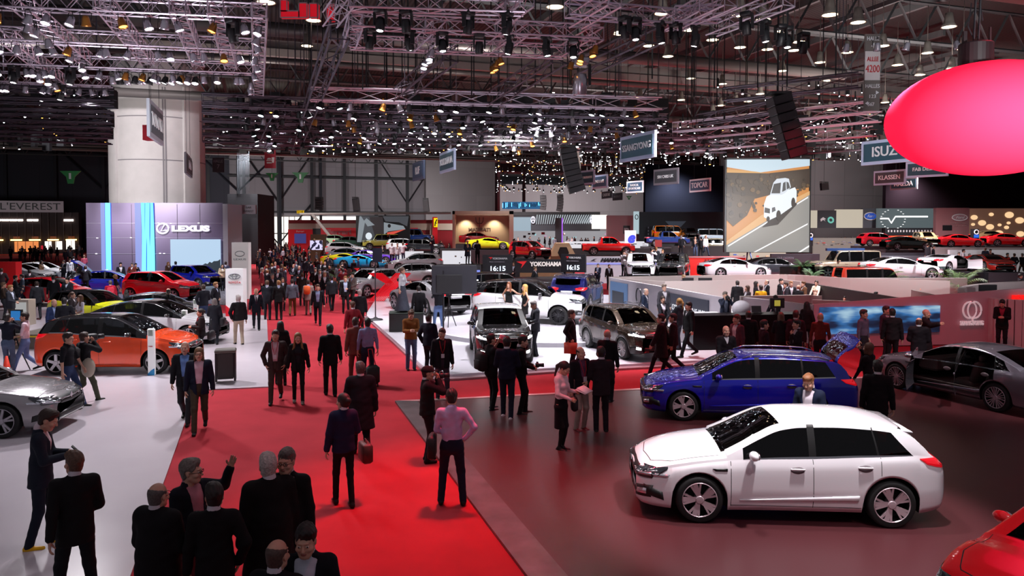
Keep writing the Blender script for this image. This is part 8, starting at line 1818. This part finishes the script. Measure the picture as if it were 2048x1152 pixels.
# hand-placed figures of the middle distance: (px, feet y, facing, top colour, trousers, stock number, label)
MID=[(432,643,60,'#14141c',None,2,'person in dark clothes left of the white totem'),(535,640,170,'#1c2028','#1c2028',4,'man in grey suit turned to the aisle beside the white totem'),(558,640,184,'#121214','#121214',0,'man in long black jacket seen from behind in the aisle'),(585,633,176,'#4c505c','#5a3c1e',5,'man in grey sweater and brown trousers walking away'),(617,631,182,'#8a7c78','#6a5c54',1,'person in beige carrying an orange backpack'),
       (664,623,190,'#1c1e24','#14161c',5,'man in dark top and white shoes at the aisle edge'),(691,627,6,'#0e0e12','#0e0e12',3,'man in black with joined hands at the aisle edge'),(706,612,-40,'#6c6460','#2c2828',2,'man in grey jacket leaning at the aisle edge'),(566,622,10,'#1c1614',None,6,'blonde woman facing the camera in the aisle'),(545,615,30,'#201c20',None,2,'man in dark jacket talking in the aisle'),
       (605,612,180,'#2a2420','#1c1a1c',0,'man in brown jacket seen from behind in the aisle'),(650,606,0,'#14161c',None,7,'dark-haired woman in the aisle'),(640,600,0,'#101014',None,3,'man in open dark jacket in the aisle'),(492,585,20,'#2a2c38',None,1,'man in suit walking beside the white totem'),(480,582,184,'#3a2c30',None,4,'person in maroon behind the white totem'),(445,582,10,'#a89880',None,6,'woman in cream coat beside the lit screen'),
       (452,576,180,'#3c4058',None,2,'man in blue jacket beside the lit screen'),(352,575,186,'#3c3c70','#2c3a70',0,'man in violet jacket before the blue crossover'),(337,572,30,'#4a3028',None,6,'woman in brown before the blue crossover'),(242,580,10,'#1c1c24',None,0,'man in dark suit beside the blue hatchback'),(265,578,-20,'#6a3028',None,2,'person in rust top beside the violet wall'),(272,576,20,'#2a2c34',None,10,'person in grey shirt beside the violet wall'),
       (172,590,170,'#1c1e26',None,2,'man with arms folded beside the blue hatchback'),(148,556,180,'#17181e','#5a1820',0,'man in black jacket seen from behind by the white tables'),(140,562,20,'#e0e0e8',None,1,'man in open jacket by the white tables'),(128,566,-40,'#22242c',None,4,'man in dark suit bending at the white tables'),(83,570,60,'#8a6a50',None,6,'woman in brown top by the white tables'),(108,625,186,'#14161c','#14161c',0,'man in navy suit before the red hatchback'),
       (136,632,-30,'#1c1e26',None,2,'man in dark suit right of the red hatchback'),(32,618,90,'#2a2a30',None,4,'person in dark coat by the left counters'),(45,612,-90,'#3a4250',None,1,'man in blue grey suit by the left counters'),(60,600,184,'#1c1c20',None,3,'person in black behind the left counters'),(8,640,90,'#3a2c24',None,10,'person in brown at the left edge'),(22,655,60,'#2c2e38',None,4,'bald man in suit reading at the left counter'),(4,600,180,'#2c2024',None,2,'person in dark coat at the far left edge'),
       (1012,580,30,'#1c1618',None,0,'man in black left of the round bar'),(1028,578,-30,'#2a2024',None,7,'woman at the left end of the round bar'),(1102,577,180,'#a09098',None,6,'long-haired woman in pale top at the round bar'),(1124,577,150,'#16141a',None,0,'man in black at the right end of the round bar'),(1070,590,60,'#141418',None,2,'man in dark suit before the round bar'),(1196,578,-30,'#1c2034',None,3,'man in navy suit talking on the phone before the white barrier'),(1218,580,10,'#2a1c1e',None,0,'man in maroon suit before the white barrier'),
       (940,560,30,'#2a242a',None,4,'person in dark clothes by the dark cabinet')]
for (px,py,f,tc,bc,idx,lab) in MID:
 z=.12 if 1000 < px < 1130 and py > 570 else .03 if px < 500 else 0; p=atf(px,py,z); extra_person(p,turn(p,f),RC.uniform(1.7,1.84),0,lab,None,tc,bc,None,idx)
q=MB().box((0,0,0),(.3,.16,.42),bev=.06).build('backpack',mat('pack_orange','#d05418',.7),None,True); p=atf(617,631); q.location=(p[0],p[1]-.22,1.25); tag(q,'orange backpack on the person in beige in the aisle','backpack')
# raised figures far off: on plinths, behind walls
def scatter(n,xr,yr,grp,lab,lod=1,z=0,lim=None,sx=0,bright=0,stuff=None):
 k=0; placed=[]
 while k < n:
  px=RC.uniform(*xr); py=yr[0]+(yr[1]-yr[0])*RC.random() ** .8+(px-xr[0])*sx
  p=G(px,py,z)
  if any((p.x-a[0]) ** 2+(p.y-a[1]) ** 2 < .30 for a in placed): k += .2; continue
  placed.append((p.x,p.y)); f=RC.choice([180,180,0,90,-90,160,200,20,-20])+RC.uniform(-20,20)
  if stuff is not None: stuff.append((p.x,p.y,z,f,RC.uniform(.92,1.04))); k += 1; continue
  extra_person((p.x,p.y,z),f,RC.uniform(1.62,1.86),lod,lab,grp,None if RC.random() > bright else pick(['#8a8490','#b0a8b0','#c8c4cc','#7a2028','#3a4a80'])); k += 1
def mass(name,label,pts):
 mats=[skinm('light'),cloth('#14141a'),cloth('#2a2430'),cloth('#0c0a0a',.4),mat('hair_2a1a12','#2a1a12',.55),cloth('#5c5a64'),cloth('#8a8490'),cloth('#22242c')]; V_,F_,M_=[],[],[]; n0=0; pool=[s[2] for s in STOCK if s[0] == 1]
 for (x,y,z,f,s) in pts:
  me=pick(pool); co=np.empty(len(me.vertices)*3); me.vertices.foreach_get('co',co); co=co.reshape(-1,3) @ rz3(radians(f)).T*s+np.array([x,y,z]); q=np.array([p.vertices[:] for p in me.polygons]); mi=np.array([p.material_index for p in me.polygons]); t=pick([1,2,7,1,7,5,6]); mi[mi == 1]=t; V_.append(co); F_.append(q+n0); M_.append(mi); n0 += len(co)
 o=place(name,mesh_from(name,np.concatenate(V_),np.concatenate(F_),np.concatenate(M_),mats)); return tag(o,label,'crowd',None,'stuff')
scatter(26,(520,700),(560,600),'visitors in the front of the aisle crowd','dark-clothed visitor in the front of the dense aisle crowd',0)
scatter(66,(508,722),(520,560),'visitors in the middle of the aisle crowd','dark-clothed visitor in the middle of the dense aisle crowd',1)
far_=[]
scatter(80,(500,700),(501,519),'','',stuff=far_); scatter(26,(20,165),(512,530),'','',stuff=far_); scatter(16,(640,960),(506,522),'','',z=.6,stuff=far_); scatter(34,(1000,1290),(490,500),'','',z=1.0,stuff=far_); scatter(18,(1290,1460),(492,503),'','',z=.8,stuff=far_); scatter(34,(1625,1800),(486,500),'','',z=1,stuff=far_); scatter(14,(1880,2048),(494,503),'','',z=.8,stuff=far_)
mass('distant_crowd','mass of tiny visitors at the far end of the hall',far_)
for (px,py,Y,f,lab) in [(1917,548,58,0,'man in suit at the left end of the white back panel'),(1926,545,58,60,'man in grey behind the white parapet'),(1938,552,58,0,'man in white t-shirt before the white back panel'),(1970,541,58,180,'man in dark suit standing before the white back panel'),(1980,545,58,-20,'woman in pale top before the white back panel'),(2014,552,58,20,'man in black suit before the white back panel'),(2028,553,58,180,'man in blue suit before the white back panel'),(2044,552,58,180,'person in dark suit at the right edge'),(1855,535,56,100,'man walking left of the gullwing car'),(1866,537,56,60,'person in black left of the gullwing car'),
       (1247,555,50,20,'man in suit left of the white tuned off-roader'),(1262,553,50,-20,'man in open jacket behind the white tuned off-roader'),(1303,548,52,100,'man in grey suit right of the white tuned off-roader'),(1312,546,52,180,'man in blue shirt between the tuned cars'),(1325,548,52,-40,'man in black suit between the tuned cars'),(1362,512,62,180,'man in navy before the dark divider'),(1390,514,62,0,'man in dark suit before the dark divider'),(1411,512,62,30,'tall man in white shirt before the dark divider'),(1402,516,62,180,'person in black before the dark divider'),
       (864,508,70,0,'person in black on the dividing wall'),(935,528,58,20,'man before the bright screen by the cabinet'),(955,528,58,180,'person before the bright screen by the cabinet'),(1028,520,62,90,'person left of the red off-roader'),(784,528,64,180,'visitor left of the small white car'),(795,528,64,0,'visitor beside the small white car'),(806,526,64,160,'visitor behind the small white car'),(1498,520,60,180,'person in blue behind the silver fastback')]:
 p=PY(px,py,Y); z=max(0,p.z)
 if z > .1: o=MB().box((0,0,z/2),(1.1,1.0,z)).build('floor_riser',mat('plinth_dark','#2a282e',.5),None,loc=(p.x,p.y,0)); tag(o,'dark riser under visitors of the raised stands','riser','risers of the raised stands')
 extra_person((p.x,p.y,z),f,RC.uniform(1.7,1.84),1,lab,None,pick(['#1c1e26','#14141a','#2c3040']) if 'white' not in lab.split('before')[0] else '#d8d4dc')
print('crowd',NC[0])
# names: turn lettering into plain meshes
bpy.context.view_layer.update(); dg_=bpy.context.evaluated_depsgraph_get()
for o in [o for o in COL.objects if o.type == 'FONT']:
 me=bpy.data.meshes.new_from_object(o.evaluated_get(dg_)); n=place(o.name,me,o.parent); n.matrix_local=o.matrix_local.copy()
 nm=o.name; bpy.data.objects.remove(o); n.name=nm
for o in COL.objects:
 if '_s' in o: del o['_s']
